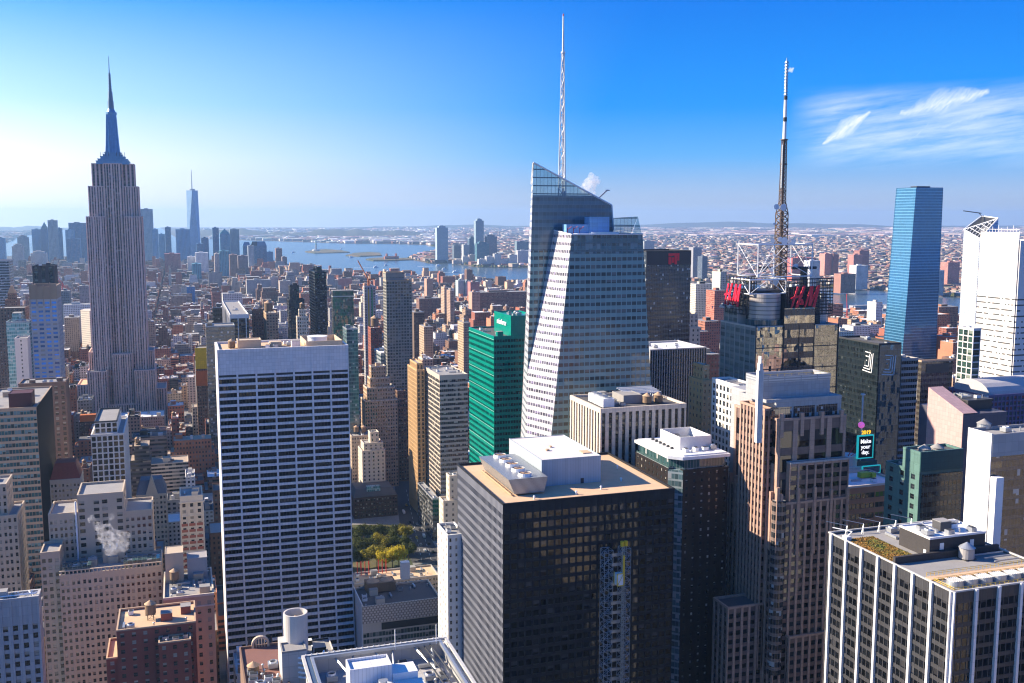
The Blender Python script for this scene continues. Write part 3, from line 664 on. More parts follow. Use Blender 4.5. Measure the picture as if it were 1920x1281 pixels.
for (a, c) in ((-3.45, -9.25), (-.55, -9.25), (-3.45, -6.15), (-.55, -6.15)): q.beam((xm+a, y0+c, zc-2.7), (xm+a, y0+c, zc+2.4), .3)
q.beam((xm-3.45, y0-9.25, zc-2.7), (xm-.55, y0-9.25, zc-2.7), .3); q.beam((xm-3.45, y0-9.25, zc+2.4), (xm-.55, y0-9.25, zc+2.4), .3); q.beam((xm-3.45, y0-9.25, zc-2.7), (xm-.55, y0-9.25, zc+2.4), .2); q.build('car_frame', metal_yellow, c_)
for i in range(int(zt/4.15)):
    zz = zt-3-i*4.15
    if zz < 4: break
    q = MB(); q.box(X0+wv, X1-wv, y0-4.5, y0-1.6, zz-.25, zz, 0, True); q.box(X0+wv, X1-wv, y0-4.6, y0-4.5, zz, zz+1.1, 0, True); q.build('landing', metal_grey, ho)

# 3. hotel block with a chamfered corner and a white penthouse
hst = dict(wall=wallmat('dark_brown_panel', (.022, .018, .018), .2, .45, joint=(1.6, 3.2)), glass=panemat('hotel_window', (.02, .025, .03), .5, (.5, .47, .42), mull=(1, 1)), bay=4.2, fl=3.3, ww=.28, wh=.42, pd=.3, sd=.02, roof=roof_white, top=1.2)
bx = span((1262, 884), 445, 1366, 1192)
b = Bld('hotel_tower', 'dark brown hotel tower with chamfered glass corner and white terrace penthouse', 'skyscraper', bx, hst); x0, x1, y0, y1, z = bx
cf = 5.0
b.tier(x0+cf, x1, y0, y1, 0, z, 'N'); b.tier(x0, x0+cf-.02, y0+cf, y1, 0, z+.03, 'E')
gcur = curtain('green_corner_glass', (.10, .17, .18), (.35, .42, .42), 3.3, 1.6, .25, .07, var=.9, blind=.3, ior=1.6)
q = MB(); q.poly([(x0, y0+cf, 0), (x0+cf, y0, 0), (x0+cf, y0, z-.2), (x0, y0+cf, z-.2)], uv=[(0, 0), (7, 0), (7, z), (0, z)]); q.poly([(x0, y0+cf, z-.2), (x0+cf, y0, z-.2), (x0+cf, y0+cf, z-.2)]); b.part('corner_glazing', gcur, q)
gp_ = curtain('penthouse_glass', (.03, .08, .085), (.05, .10, .10), 4.6, 1.5, .1, .05, var=.5, blind=.1)
def oct_(e, cc): return [(x0+cc+e, y0+e), (x1-e, y0+e), (x1-e, y1-e), (x0+e, y1-e), (x0+e, y0+cc+e)]
q = MB(); q.prism(oct_(1.4, cf), z-.5, z+4.8); b.part('penthouse_glazing', gp_, q)
q = MB(); q.prism(oct_(-.5, cf), z+4.8, z+6.2, bottom=True); q.prism(oct_(.7, cf), z+6.2, z+6.8); b.part('roof_slab', metal_white, q)
q = MB(); q.ring(x0+.3, x1-.3, y0+cf, y1-.3, z, z+1.0, .06); b.part('terrace_rail', gp_, q)
wl = plain('white_render', (.80, .78, .76), .7)
q = MB(); px0, px1, py0, py1 = x0+9, x1-3, y0+11, y1-8
q.box(px0, px1, py0, py1, z+6.8, z+8.2); q.ring(px0, px1, py0, py1, z+8.2, z+12.6, .4); q.box(px0+.4, px1-.4, py0+.4, py1-.4, z+8.2, z+8.5, 1); b.part('penthouse_screen', [wl, roof_grey], q)
b.clutter(px0+1, px1-1, py0+1, py1-1, z+8.5, 9, 4); b.clutter(x0+7, x1-2, y0+4, y0+10, z+6.8, 5, 2)
for i in range(6): q = MB(); q.cone(x0+6.5, y0+14+i*4, z+6.8, z+7.8, .9, .7, 10); b.part('vent_drum', metal_dark, q)
b.finish()

# 4. stone building of close piers in front of the glass crystal
lime = wallmat('warm_limestone', (.62, .53, .43), .14, .75, joint=(1.5, 3.9))
st4 = dict(wall=lime, span=wallmat('dark_bronze_spandrel', (.035, .03, .028), .2, .5), glass=g_black, bay=3.7, fl=3.9, ww=.5, wh=.62, pd=.75, sd=.55, top=3.6, topmat=0, roof=roof_tar, coph=2.2)
b = H('office_tower', 'limestone tower of tall close piers with cluttered roof and two cone-topped tanks', (1126, 767), 487, 1287, st4, sx=1069, clut=0, fin=False, cat='skyscraper')
x0, x1, y0, y1, z = b.box; w_, d_ = x1-x0, y1-y0
b.block('plant_house', roof_grey, x0+.40*w_, x0+.62*w_, y0+.35*d_, y0+.7*d_, z-1, z+3)
b.tank(x0+.64*w_, y0+.25*d_, z-1, 2.3, 3.4, .8); b.tank(x0+.78*w_, y0+.27*d_, z-1, 2.3, 3.4, .8)
for i in range(3):
    q = MB(); q.box(x0+4+i*.2, x0+10, y0+6+i*7, y0+12+i*7, z-.6, z+3.6); q.cone(x0+7, y0+9+i*7, z+3.6, z+4.4, 2, 2, 16, 1, cap=False); b.part('cooling_unit', [metal_white, metal_grey], q)
for i in range(5):
    q = MB(); q.box(x0+.5*w_, x1-3, y0+.55*d_+i*2.6, y0+.55*d_+i*2.6+.5, z+2.2+.3*i, z+2.8+.3*i, 0, True); q.box(x1-4, x1-3.6, y0+.55*d_+i*2.6, y0+.55*d_+i*2.6+.4, z-1, z+2.4); b.part('pipe_rack', metal_white, q)
b.clutter(x0+12, x0+.4*w_, y0+4, y1-4, z-1, 8, 9); b.finish()

# 5. green glass tower
gr_pan = curtain('green_glass_panels', (.0, .20, .15), (.0, .24, .18), 3.9, 1.55, .5, .05, (.0, .12, .10), rough=.12, var=.5, blind=.0, srough=.2, ior=1.6, amt=.02)
gcol = wallmat('green_glass_spandrel', (.0, .22, .165), .3, .18, joint=(1.5, 3.9), spec=.6); gcap = wallmat('pale_green_fin', (.25, .55, .48), .1, .4)
gbc = panemat('green_window', (.0, .045, .04), .30, (.02, .18, .15), ior=1.6, mull=(1, 1), frame=(.0, .08, .07), amt=.05)
st5 = dict(wall=gcol, span=gcol, glass=gbc, bay=1.9, fl=4.0, ww=.86, wh=.50, pd=.3, sd=.02, top=2.2, roof=roof_tar, coph=.5)
b = H('green_tower', 'emerald green glass office tower with a taller green crown box', (926, 631), 673, 988, st5, sx=879, clut=0, fin=False, cat='skyscraper')
x0, x1, y0, y1, z = b.box; w_, d_ = x1-x0, y1-y0
q = MB()
for i in range(int(z/4.0/3)): q.box(x0-.12, x0, y0, y1, z-2.2-i*12.2-.28, z-2.2-i*12.2, 0, True)
b.part('white_band', gcap, q)
cp = at_Y(958, 625, y0+3); cx0 = cp.x; cz = at_Y(958, 595, y0+3).z
q = MB(); q.box(cx0, x1+8, y0+3, y0+3+.62*d_, z-1, cz); q.ring(cx0, x1+8, y0+3, y0+3+.62*d_, cz, cz+1, .4); b.part('crown', gcol, q)
b.clutter(cx0+2, x1+4, y0+5, y0+.5*d_, cz, 10, 3); b.clutter(x0+2, cx0-2, y0+4, y1-4, z-1, 5, 12)
b.crown = (cx0, cz, y0+3, .62*d_); b.finish()
def letters(txt, name, mat, M, size, depth=.25, shear=0.0, bold=0.0, parent=None, line=1.0, center=True):
    cu = bpy.data.curves.new(name, 'FONT'); cu.body = txt; cu.size = size; cu.extrude = depth; cu.shear = shear; cu.offset = bold; cu.space_line = line
    cu.align_x = 'CENTER' if center else 'LEFT'; cu.align_y = 'CENTER'; cu.resolution_u = 4
    o = bpy.data.objects.new(name+'_text', cu); COL.objects.link(o)
    me = bpy.data.meshes.new_from_object(o.evaluated_get(bpy.context.evaluated_depsgraph_get())); bpy.data.objects.remove(o)
    me.transform(M); me.materials.clear(); me.materials.append(mat)
    r = bpy.data.objects.new(name, me); COL.objects.link(r)
    if parent is not None: r.parent = parent; me.transform(Matrix.Translation(-parent.location))
    return r
def frameN(x, y, z, sc=1.0): return Matrix.Translation((x, y, z)) @ Matrix.Rotation(pi/2, 4, 'X') @ Matrix.Scale(sc, 4)          # readable from -Y
def frameE(x, y, z): return Matrix.Translation((x, y, z)) @ Matrix.Rotation(-pi/2, 4, 'Z') @ Matrix.Rotation(pi/2, 4, 'X')           # readable from -X
wsign = plain('white_sign_letters', (.9, .9, .9), .4)
cyc = y0+3+.62*d_*.52
cl = MB()
tag(letters('salesforce', 'rooftop_sign', wsign, frameE(cx0-.35, cyc, (z+cz)/2+1.0), 5.2, .25, .1, .05), 'white salesforce lettering on the green crown box', 'sign')

# 6. the faceted glass crystal with the spire
def facet(m, pts, flip=False, mi=0, fl=1.0):
    P = [Vector(p) for p in pts]; n = (P[1]-P[0]).cross(P[2]-P[0]).normalized(); h = Vector((0, 0, 1)).cross(n)
    h = h.normalized() if h.length > .01 else Vector((1, 0, 0)); o = P[0]
    m.poly(pts, mi, uv=[((p-o).dot(h)+100*mi, p.z) for p in P])
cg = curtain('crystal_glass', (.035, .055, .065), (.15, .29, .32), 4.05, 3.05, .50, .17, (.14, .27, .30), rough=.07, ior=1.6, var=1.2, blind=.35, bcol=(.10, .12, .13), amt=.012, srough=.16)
cg2 = curtain('crystal_screen_glass', (.10, .20, .25), (.06, .13, .17), 4.4, 2.2, .14, .07, (.03, .06, .08), rough=.05, ior=1.8, var=.9, blind=.2, bcol=(.30, .45, .52), amt=.02)
cg3 = curtain('crystal_plant_glass', (.075, .13, .16), (.12, .20, .24), 4.05, 2.2, .5, .05, (.20, .26, .30), rough=.1, ior=1.6, var=.35, blind=0, amt=.01)
def seethrough(m, f):
    """clear screen glass: part of what lies behind shows between the mullions"""
    t = NT(m.node_tree); b = [n for n in t.n if n.type == 'BSDF_PRINCIPLED'][0]; o = [n for n in t.n if n.type == 'OUTPUT_MATERIAL'][0]
    tr = t.node('ShaderNodeBsdfTransparent'); tr.inputs[0].default_value = (.72, .90, .95, 1); u, v = t.sep(t.uv())[:2]
    mk = t.m('MAXIMUM', t.m('LESS_THAN', t.m('FRACT', t.m('DIVIDE', u, 2.2)), .07), t.m('LESS_THAN', t.m('FRACT', t.m('DIVIDE', v, 4.4)), .14))
    mx = t.node('ShaderNodeMixShader'); t.put(mx.inputs[0], t.m('MULTIPLY', t.m('SUBTRACT', 1.0, mk), f)); t.l.new(b.outputs[0], mx.inputs[1]); t.l.new(tr.outputs[0], mx.inputs[2]); t.l.new(mx.outputs[0], o.inputs[0])
seethrough(cg2, .55)
YF = 505.0
def fz(px, py, Y=YF): return at_Y(px, py, Y)
b_ = fz(1072, 440); zt = b_.z
tr = fz(1205, 432); NEt = (b_.x, YF, zt); NWt = (tr.x, YF, zt+.0)
DP = 34.0
DP = colY(1042, b_.x, zt)-YF
ft = fz(1030, 850); # lower end of the leaning corner
k = (b_.x-ft.x)/(zt-ft.z); x_g = ft.x-k*ft.z
EBt = (b_.x-1.0, YF+DP, zt+2.0)
NE0 = (x_g, YF, 0); rt = fz(1222, 740); kr = (tr.x-rt.x)/(tr.z-rt.z); NW0 = (rt.x-kr*rt.z, YF, 0)
cb = thing('crystal_tower', 'faceted pale glass skyscraper with slanted crystal top and white lattice spire', 'skyscraper', ((b_.x+tr.x)/2, YF+DP/2, 0))
FP.append((NE0[0]-8, NW0[0]+4, YF, YF+120))
cgE = curtain('crystal_glass_lit_tone', (.10, .09, .13), (.56, .57, .60), 4.05, 1.9, .56, .22, (.52, .53, .56), rough=.1, ior=1.5, var=1.2, blind=.45, bcol=(.24, .20, .34), amt=.012, srough=.2)  # paler copy of the crystal glass: sun on east facets put into its colour
Y2 = YF+DP
A = at_Y(1000, 305, Y2); Bt = at_Y(1147, 385, Y2); B2 = at_Y(1150, 432, Y2); S8 = at_Y(985, 840, Y2)
sx = lambda zz: A.x+(S8.x-A.x)*(A.z-zz)/(A.z-S8.z)                       # the rear slab's own leaning edge
ap = at_Y(998, 700, Y2); apz = ap.z; AP = (sx(apz), Y2, apz); S0 = (sx(0), Y2, 0)
nx_ = lambda zz: x_g+(b_.x-x_g)*zz/zt
q = MB(); facet(q, [NE0, NW0, (tr.x, YF, zt), NEt])
BKx = NW0[0]+6; BY = YF+DP+46
facet(q, [NW0, (NW0[0]+9, BY, 0), (tr.x+2, BY, zt), (tr.x, YF, zt)])
q.poly([(b_.x, YF, zt-.6), (tr.x, YF, zt-.6), (tr.x+2, BY, zt-.6), (EBt[0], YF+DP, zt-.6)], 0); q.build('curtain_wall', cg, cb)
q = MB(); NA = (nx_(apz), YF, apz)
facet(q, [AP, NA, NEt, EBt]); facet(q, [S0, NE0, NA, AP])
Yk = Y2+42; kt = colX(996.5, Yk, A.z-6); kb_ = colX(976, Yk, S8.z); kx = lambda zz: kt+(kb_-kt)*(A.z-zz)/(A.z-S8.z); Ak = (kt, Yk, A.z-10)
facet(q, [(kx(0), Yk, 0), S0, tuple(A), Ak]); q.build('lit_tone_curtain_wall', cgE, cb)
xr = lambda zz: B2.x+(Bt.x-B2.x)*(zz-B2.z)/(Bt.z-B2.z)
def slab(z0, z1, m): facet(m, [(sx(z0)+.02, Y2, z0), (xr(z0), Y2, z0), (xr(z1), Y2, z1), (sx(z1)+.02, Y2, z1)])
zm1 = at_Y(1000, 366, Y2).z; lo = MB(); zmid = at_Y(1000, 470, Y2).z
slab(zmid, min(zm1, Bt.z), lo)
if zm1 > Bt.z: e2 = A.x+(Bt.x-A.x)*(A.z-zm1)/(A.z-Bt.z); facet(lo, [(sx(Bt.z)+.02, Y2, Bt.z), (xr(Bt.z), Y2, Bt.z), (e2, Y2, zm1), (sx(zm1)+.02, Y2, zm1)])
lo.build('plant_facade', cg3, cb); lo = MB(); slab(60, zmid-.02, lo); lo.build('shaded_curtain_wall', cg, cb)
up = MB(); zt_ = max(zm1, Bt.z) if zm1 > Bt.z else zm1
facet(up, [(sx(zm1)+.02, Y2, zm1), ((e2 if zm1 > Bt.z else xr(zm1)), Y2, zm1)] + ([] if zm1 > Bt.z else [tuple(Bt)]) + [tuple(A)]); up.build('crown_screen', cg2, cb)
q = MB(); q.tube((A.x, Y2-.1, A.z), (Bt.x, Y2-.1, Bt.z), .5, 6); q.tube((Bt.x, Y2-.1, Bt.z), (B2.x, Y2-.1, B2.z), .4, 6); q.tube((A.x, Y2, A.z), (Ak[0], Ak[1], Ak[2]), .5, 6)
q.tube((b_.x, YF-.1, zt), (tr.x, YF-.1, zt), .35, 6); q.tube((b_.x, YF, zt), EBt, .35, 6); q.build('edge_trim', metal_white, cb)
# band of clear screen round the front top, slightly proud of the wall
q = MB(); zs = zt-10.5; kz = lambda p, p0, zz: tuple(p0[i]+(p[i]-p0[i])*(zz-p0[2])/(p[2]-p0[2]) for i in range(3))
a1, a2 = kz(NEt, NE0, zs), kz((tr.x, YF, zt), NW0, zs)
facet(q, [(a1[0], YF-.12, zs), (a2[0], YF-.12, zs), (tr.x, YF-.12, zt-.3), (b_.x, YF-.12, zt-.3)]); q.build('terrace_screen', cg2, cb)
# raised west screens
q = MB(); c1 = at_Y(1150, 409, Y2-8); c2 = at_Y(1193, 406, Y2-8); zb_ = zt-1
facet(q, [(c1.x, Y2-8, zb_), (tr.x, Y2-8, zb_), (c2.x+1, Y2-8, c2.z), (c1.x, Y2-8, c1.z)]); facet(q, [(tr.x, YF+.5, zb_), (tr.x+1, Y2-8, zb_), (c2.x+1, Y2-8, c2.z), (tr.x-.3, YF+.6, zb_+.6)]); q.build('west_screen', cg2, cb)
blue = curtain('blue_louvre', (.16, .36, .62), (.18, .40, .66), 2.2, 3.0, .5, .03, (.06, .18, .40), rough=.35, srough=.35, var=.15, blind=0)
q = MB(); u0, u1, u2 = fz(1062, 430, YF+12).x, fz(1104, 430, YF+12).x, fz(1141, 430, YF+12).x
q.box(u0, u1, YF+12, YF+18, zt-.6, fz(1062, 421, YF+12).z); q.box(u1+.05, u2, YF+11, YF+18.5, zt-.6, fz(1104, 407, YF+11).z); q.build('plant_enclosure', blue, cb)
q = MB(); q.box(fz(1109, 437, YF+8).x, fz(1160, 437, YF+8).x, YF+8, YF+14, zt-.6, zt+1.2); q.box(b_.x+5, b_.x+16, YF+4, YF+20, zt-.6, zt+.4); q.build('air_unit', metal_white, cb)
for i, (px, c_) in enumerate(((1064, 0), (1075, 0), (1087, 0))):
    q = MB(); g = fz(px, 438, YF+12); q.tube((g.x, YF+12, zt-.6), (g.x, YF+12, zt+3.5), .2, 5); q.tube((g.x, YF+12, zt+2.5), (g.x+1.6, YF+10, zt+4.2), .15, 5); q.build('davit', metal_red, cb)
# spire: tapering three-sided white lattice with a slim needle
Ys = Y2+16; sb, stp, smid = at_Y(1058, 335, Ys), at_Y(1055, 30, Ys), at_Y(1056, 98, Ys)
q = MB(); N = 12; rb = (at_Y(1066, 335, Ys).x-at_Y(1052, 335, Ys).x)/2; z0 = sb.z-12; xs = smid.x
def tri(zz): r = rb*(1-.62*(zz-z0)/(smid.z-z0)); return [(xs+r*cos(a), Ys+r*sin(a), zz) for a in (pi*.95, -pi*.35, pi*.28)]
for i in range(N):
    za, zb = z0+(smid.z-z0)*i/N, z0+(smid.z-z0)*(i+1)/N; A0, B0 = tri(za), tri(zb)
    for j in range(3):
        q.tube(A0[j], B0[j], .42-.02*i, 6); q.tube(B0[j], B0[(j+1) % 3], .2, 5); q.tube(A0[j] if i % 2 else A0[(j+1) % 3], B0[(j+1) % 3] if i % 2 else B0[j], .24, 5)
q.tube((xs, Ys, z0), (xs, Ys, smid.z), .35, 8)
q.tube((xs, Ys, smid.z-2), (xs, Ys, stp.z), .75, 8, r2=.42); q.cone(xs, Ys, smid.z-.6, smid.z+.2, 1.3, 1.3, 12, bottom=True); sp_ = q.build('spire', metal_white, cb)
q = MB().cone(xs, Ys, stp.z, stp.z+1.2, .45, .3, 8); q.build('beacon', metal_red, sp_)
q = MB(); g0, g1 = at_Y(1122, 372, Y2+10), at_Y(1138, 357, Y2+10); q.tube(g0, g1, .45, 6); q.tube(g1, at_Y(1143, 357, Y2+10), .3, 6); q.tube(at_Y(1134, 357, Y2+10), at_Y(1140, 356, Y2+10), .15, 5); q.tube(g0, (g0.x, g0.y, zt), .6, 6); q.build('cleaning_crane', metal_grey, cb)

# 7. art deco tower with the mast (far left)
D7 = 1207; YE = at_D(211, 400, D7).y
def EX(px, py): return at_Y(px, py, YE)
est = dict(wall=wallmat('grey_limestone', (.76, .54, .46), .16, .7), span=wallmat('steel_spandrel', (.14, .11, .115), .2, .45, metal=.3), glass=panemat('deco_window', (.016, .018, .024), .35, (.42, .40, .38), mull=(1, 2), amt=.06), bay=2.75, fl=3.75, ww=.50, wh=.55, pd=.6, sd=.42, top=4, topmat=0, roof=roof_grey, major=(3, 2.1, .25, 0, 0), indiv=True)
w0, w1 = EX(161, 406).x, EX(266, 406).x; zsh = EX(200, 406).z; DE = 46.0
b = Bld('deco_skyscraper', 'tall grey limestone art deco skyscraper stepping up to a blue steel mast', 'skyscraper', (w0, w1, YE, YE+DE, zsh), est, reg=False)
FP.append((w0-40, w1+40, YE-30, YE+120))
xa, xb = EX(198, 420).x, EX(233, 420).x                               # recessed centre
zc7 = EX(220, 663).z
# flanking shoulders and the recessed centre shaft
b.tier(w0, xa, YE, YE+DE, 0, zsh, 'NEW'); b.tier(xb, w1, YE, YE+DE, 0, zsh, 'NEW')
zu = EX(200, 349).z; u0, u1 = EX(161.5, 349).x+.6, EX(259, 349).x
b.tier(xa+.02, xb-.02, YE+4, YE+DE, 0, EX(200, 306).z, 'N', wh=.72, ww=.64)
b.tier(u0+1, xa-.0, YE+5, YE+DE-2, zsh-1, zu, 'NEW'); b.tier(xb, u1, YE+5, YE+DE-2, zsh-1, zu, 'NEW')
zr = EX(200, 306).z; v0, v1 = EX(170, 307).x, EX(251, 307).x
b.tier(v0, xa-.02, YE+8, YE+DE-5, zu-1, zr, 'NEW', wh=.5, bay=4.5, top=7); b.tier(xb+.02, v1, YE+8, YE+DE-5, zu-1, zr, 'NEW', wh=.5, bay=4.5, top=7)
# base wings in front
zb1 = EX(180, 697).z
YB = YE-14
b.tier(xa+1, xb+2, YE-6, YE+4, 0, zc7, 'NEW'); 
p0, p1 = at_Y(163, 697, YB).x, at_Y(200, 697, YB).x; p2, p3 = at_Y(252, 695, YB).x, at_Y(291, 695, YB).x
b.tier(p0, p1, YB, YE+DE+10, 0, at_Y(180, 697, YB).z, 'NEW'); b.tier(p2, p3, YB, YE+DE+10, 0, at_Y(270, 694, YB).z, 'NEW')
b.tier(p1+.02, p2-.02, YB+3, YE-6.02, 0, at_Y(220, 760, YB).z, 'N')
e0, e1 = at_Y(166, 660, YE+6).x, at_Y(289, 657, YE+6).x
b.tier(e0, w0-.02, YE+6, YE+DE, 0, at_Y(170, 660, YE+6).z, 'NE'); b.tier(w1+.02, e1, YE+6, YE+DE, 0, at_Y(284, 657, YE+6).z, 'NW')
f0, f1 = at_Y(145, 722, YB+12).x, p0-.02
b.tier(f0, f1, YB+12, YE+DE, 0, at_Y(150, 722, YB+12).z, 'NE', roof=roof_tan); b.tier(p3+.02, at_Y(312, 730, YB+12).x, YB+12, YE+DE, 0, at_Y(300, 728, YB+12).z, 'NW')
# mast
bluem = wallmat('blue_steel', (.17, .32, .47), .2, .35, metal=.5, joint=(1.2, 3)); cxm = EX(210, 290).x; cym = YE+DE/2
mz = [EX(200, t_).z for t_ in (306, 301, 297, 292, 288)]; hw = [(EX(209+t_, 300).x-EX(209-t_, 300).x)/2 for t_ in (31, 28, 23, 18, 15)]
q = MB()
for i in range(5):
    zn = mz[i+1] if i < 4 else mz[i]+2.5
    q.box(cxm-hw[i], cxm+hw[i], cym-hw[i], cym+hw[i], mz[i]-1, zn); q.box(cxm-hw[i]-.5, cxm+hw[i]+.5, cym-hw[i]-.5, cym+hw[i]+.5, zn-.8, zn, 0, True)
q.build('mast_base', bluem, b.o)
q = MB(); zz = [(288, 13), (270, 11.5), (245, 10.2), (222, 9.2), (212, 8.6)]
for (t0, r0), (t1, r1) in zip(zz, zz[1:]):
    h0, h1 = (r0*D7/F), (r1*D7/F); za, zb = EX(205, t0).z, EX(205, t1).z
    for s_ in range(4):
        c_, n_ = [(-1, -1), (1, -1), (1, 1), (-1, 1)][s_], [(1, -1), (1, 1), (-1, 1), (-1, -1)][s_]
        q.poly([(cxm+c_[0]*h0, cym+c_[1]*h0, za), (cxm+n_[0]*h0, cym+n_[1]*h0, za), (cxm+n_[0]*h1, cym+n_[1]*h1, zb), (cxm+c_[0]*h1, cym+c_[1]*h1, zb)], 0, uv=[(0, za), (8, za), (8, zb), (0, zb)])
for s_ in (-1, 1):
    h0 = 13*D7/F; q.poly([(cxm+s_*h0*.3, cym-h0-3.5, mz[4]), (cxm+s_*h0*.62, cym-h0-2.2, mz[4]), (cxm+s_*5.0, cym-6.5, EX(205, 215).z), (cxm+s_*3.6, cym-6.7, EX(205, 215).z)] if s_ > 0 else [(cxm-h0*.62, cym-h0-2.2, mz[4]), (cxm-h0*.3, cym-h0-3.5, mz[4]), (cxm-3.6, cym-6.7, EX(205, 215).z), (cxm-5.0, cym-6.5, EX(205, 215).z)])
zd = EX(205, 212).z; q.cone(cxm, cym, zd, zd+3, 6.2, 6.2, 20); q.cone(cxm, cym, zd+3, zd+7, 5.2, 3.4, 20); q.build('mooring_mast', bluem, b.o)
q = MB(); za, zb = zd+7, EX(200, 100).z; H_ = zb-za
q.tube((cxm, cym, za), (cxm, cym, za+.33*H_), 3.2, 10, r2=2.5); q.tube((cxm, cym, za+.33*H_), (cxm, cym, za+.68*H_), 1.7, 8, r2=1.2); q.tube((cxm, cym, za+.68*H_), (cxm, cym, zb), .6, 6, r2=.25)
for i in range(12): zq = za+2+i*H_*.055; q.cone(cxm, cym, zq, zq+.7, 2.9-.13*i, 2.9-.13*i, 10, bottom=True)
for a in range(6): q.tube((cxm+3.2*cos(a), cym+3.2*sin(a), za-2), (cxm+3.2*cos(a), cym+3.2*sin(a), za+9+3*(a % 3)), .22, 5)
ant_ = q.build('antenna', plain('antenna_steel', (.17, .25, .34), .5, .3), b.o)
for s_ in (-1, 1):
    for i in range(4): q = MB(); q.tube((cxm+s_*(hw[2]-i*3), cym-hw[2]+2, mz[2]-1), (cxm+s_*(hw[2]-i*3), cym-hw[2]+2, mz[2]+8), .25, 5); q.build('whip_aerial', metal_dark, b.o)
b.finish()
# 8. pink granite tower with stepped crown
pink = wallmat('pink_granite', (.43, .28, .215), .14, .55, joint=(1.6, 1.9)); pinkd = wallmat('rose_granite_spandrel', (.17, .115, .10), .16, .5, joint=(1.6, 1.9)); gconc = wallmat('grey_precast', (.36, .36, .37), .14, .6, joint=(2, 2.2))
st8 = dict(wall=pink, span=pinkd, glass=g_black, bay=3.5, fl=3.9, ww=.68, wh=.55, pd=.6, sd=.35, top=3.2, topmat=0, roof=roof_tar, cop=pink)
DP8 = 425; bx = span((1458, 945), DP8, 1592, 1367); x0, x1, y0, y1, z = bx
b = Bld('granite_tower', 'pink granite art deco style tower with stepped crown, notched corners and grey roof box', 'skyscraper', bx, st8)
FP.append((x0-20, x1+8, y0-12, y1+18))
b.tier(x0, x1, y0, y1, 40, z, 'NE')
zc = at_Y(1455, 787, y0+3).z; zg = at_Y(1500, 868, y0).z; zu = at_D(1437, 747, DP8+11).z; zm = at_D(1429, 704, DP8+15).z
b.tier(x0+1.2, x1-.8, y0+3, y1-1, z-1, zc, 'NE', bay=9.4, ww=.72, wh=.72, fl=12, top=5.5)
gsty = dict(wall=gconc)
gx0 = colX(1482, y0+.4, zg)
s8 = b.st; b.st = {**s8, 'cop': gconc, 'topmat': 4}
b.st['pier'] = gconc
b.wall.box(gx0, x1-.3, y0+1.2, y0+3.4, z-1, zg, 4); b.face('N', gx0, x1-.3, y0+.4, y0+3, z-1, zg, {**b.st, 'bay': 4.6, 'ww': .86, 'wh': .5, 'major': (1, .8, 0, 0, 4), 'top': 1.6})
r = MB(); r.ring(gx0-.05, x1-.25, y0+.35, y0+3.4, zg-.5, zg+.3, .5); b.part('parapet', gconc, r)
b.st = s8
yu = y0+7; ux0 = colX(1437, yu, zu); ux1 = colX(1578, yu, zu)
yw_ = colY(1388, ux0, zu); ub = MB(); ub.box(ux0+5, ux1, yu, y1+4, z-2, zu); ub.ring(ux0-.1, ux1+.1, yu-.1, yw_+.1, zu-1.2, zu+.2, .6); b.part('upper_house', gconc, ub)
yw_ = colY(1388, ux0, zu); b.tier(ux0, ux0+4.98, yu+1, yw_, 60, zu-4, 'NE', bay=2.6, ww=.6)
for i in range(3):
    q = MB(); a = ux0+2+i*(ux1-ux0-3)/3; q.box(a, a+(ux1-ux0-6)/3, yu-.08, yu+.1, zu-8.3, zu-3.4, 0, True); b.part('clerestory', curtain('clerestory_glass', (.02, .025, .03), (.05, .05, .05), 2.4, 1.2, .1, .1, (.12, .12, .13)) if i == 0 else MATS['clerestory_glass'], q)
ym = y0+11; mx0 = colX(1429, ym, zm); mx1 = colX(1557, ym, zm); yk_ = ym+13
ribm = newmat('ribbed_metal'); t = ribm[1]; u, v = t.sep(t.uv())[:2]
t.put(ribm[2].inputs['Base Color'], t.mix(t.m('MULTIPLY', t.m('GREATER_THAN', t.m('FRACT', t.m('MULTIPLY', v, .9)), .5), t.m('GREATER_THAN', t.m('FRACT', t.m('MULTIPLY', u, .12)), .05)), (.30, .32, .35, 1), (.52, .54, .57, 1))); ribm[2].inputs['Roughness'].default_value = .4; ribm[2].inputs['Metallic'].default_value = .3
q = MB(); q.box(mx0, mx1, ym, yk_, zu-1, zm-2.6); q.ring(mx0+.2, mx1-.2, ym+.2, yk_-.2, zm-2.6, zm, .6); b.part('plant_house', gconc, q)
q = MB(); q.ring(mx0-.1, mx1+.1, ym-.1, yk_+.1, zm-2.6, zm+.1, .25); b.part('roof_screen', ribm[0], q)
q = MB()
for i in range(10): xx = mx0+1+i*(mx1-mx0-2)/9; q.beam((xx, ym+1, zm-.3), (xx, ym+1, zm+.9), .1)
q.beam((mx0+1, ym+1, zm+.9), (mx1-1, ym+1, zm+.9), .1); b.part('roof_rail', metal_yellow, q)
W_fin = plain('pale_fin_stone', (.62, .60, .60), .6)
fx = colX(1424, yu, zm); q = MB()
for i in range(5): q.box(fx-1.1+.44*i, fx-1.1+.44*(i+1)-.01, yu-1.0-.12*i, yu+.9, z+26, at_Y(1422, 668+abs(i-2)*13, yu).z, 0)
b.part('stepped_fin', W_fin, q)
for (yy, ww_, zz_, dx_) in ((y0+6, 6, z+16, 1.5), (y0+20, 7, z+24, 1.0), (y0+24, 6, z+30, 1.8)):
    q = MB(); q.box(x0+dx_, x0+dx_+6, yy, yy+ww_, z-1, zz_)
    b.part('shaft', pink, q)
for i in range(9):                                                       # piers that rise above the roofs as pinnacles
    t_ = i/8; yy = y0+t_*(y1-y0-1.4); h = 7 if i % 3 == 0 else 4
    q = MB(); q.box(x0-.35, x0+1.1, yy, yy+1.3, z-22, z+h); b.part('pinnacle', pink, q)
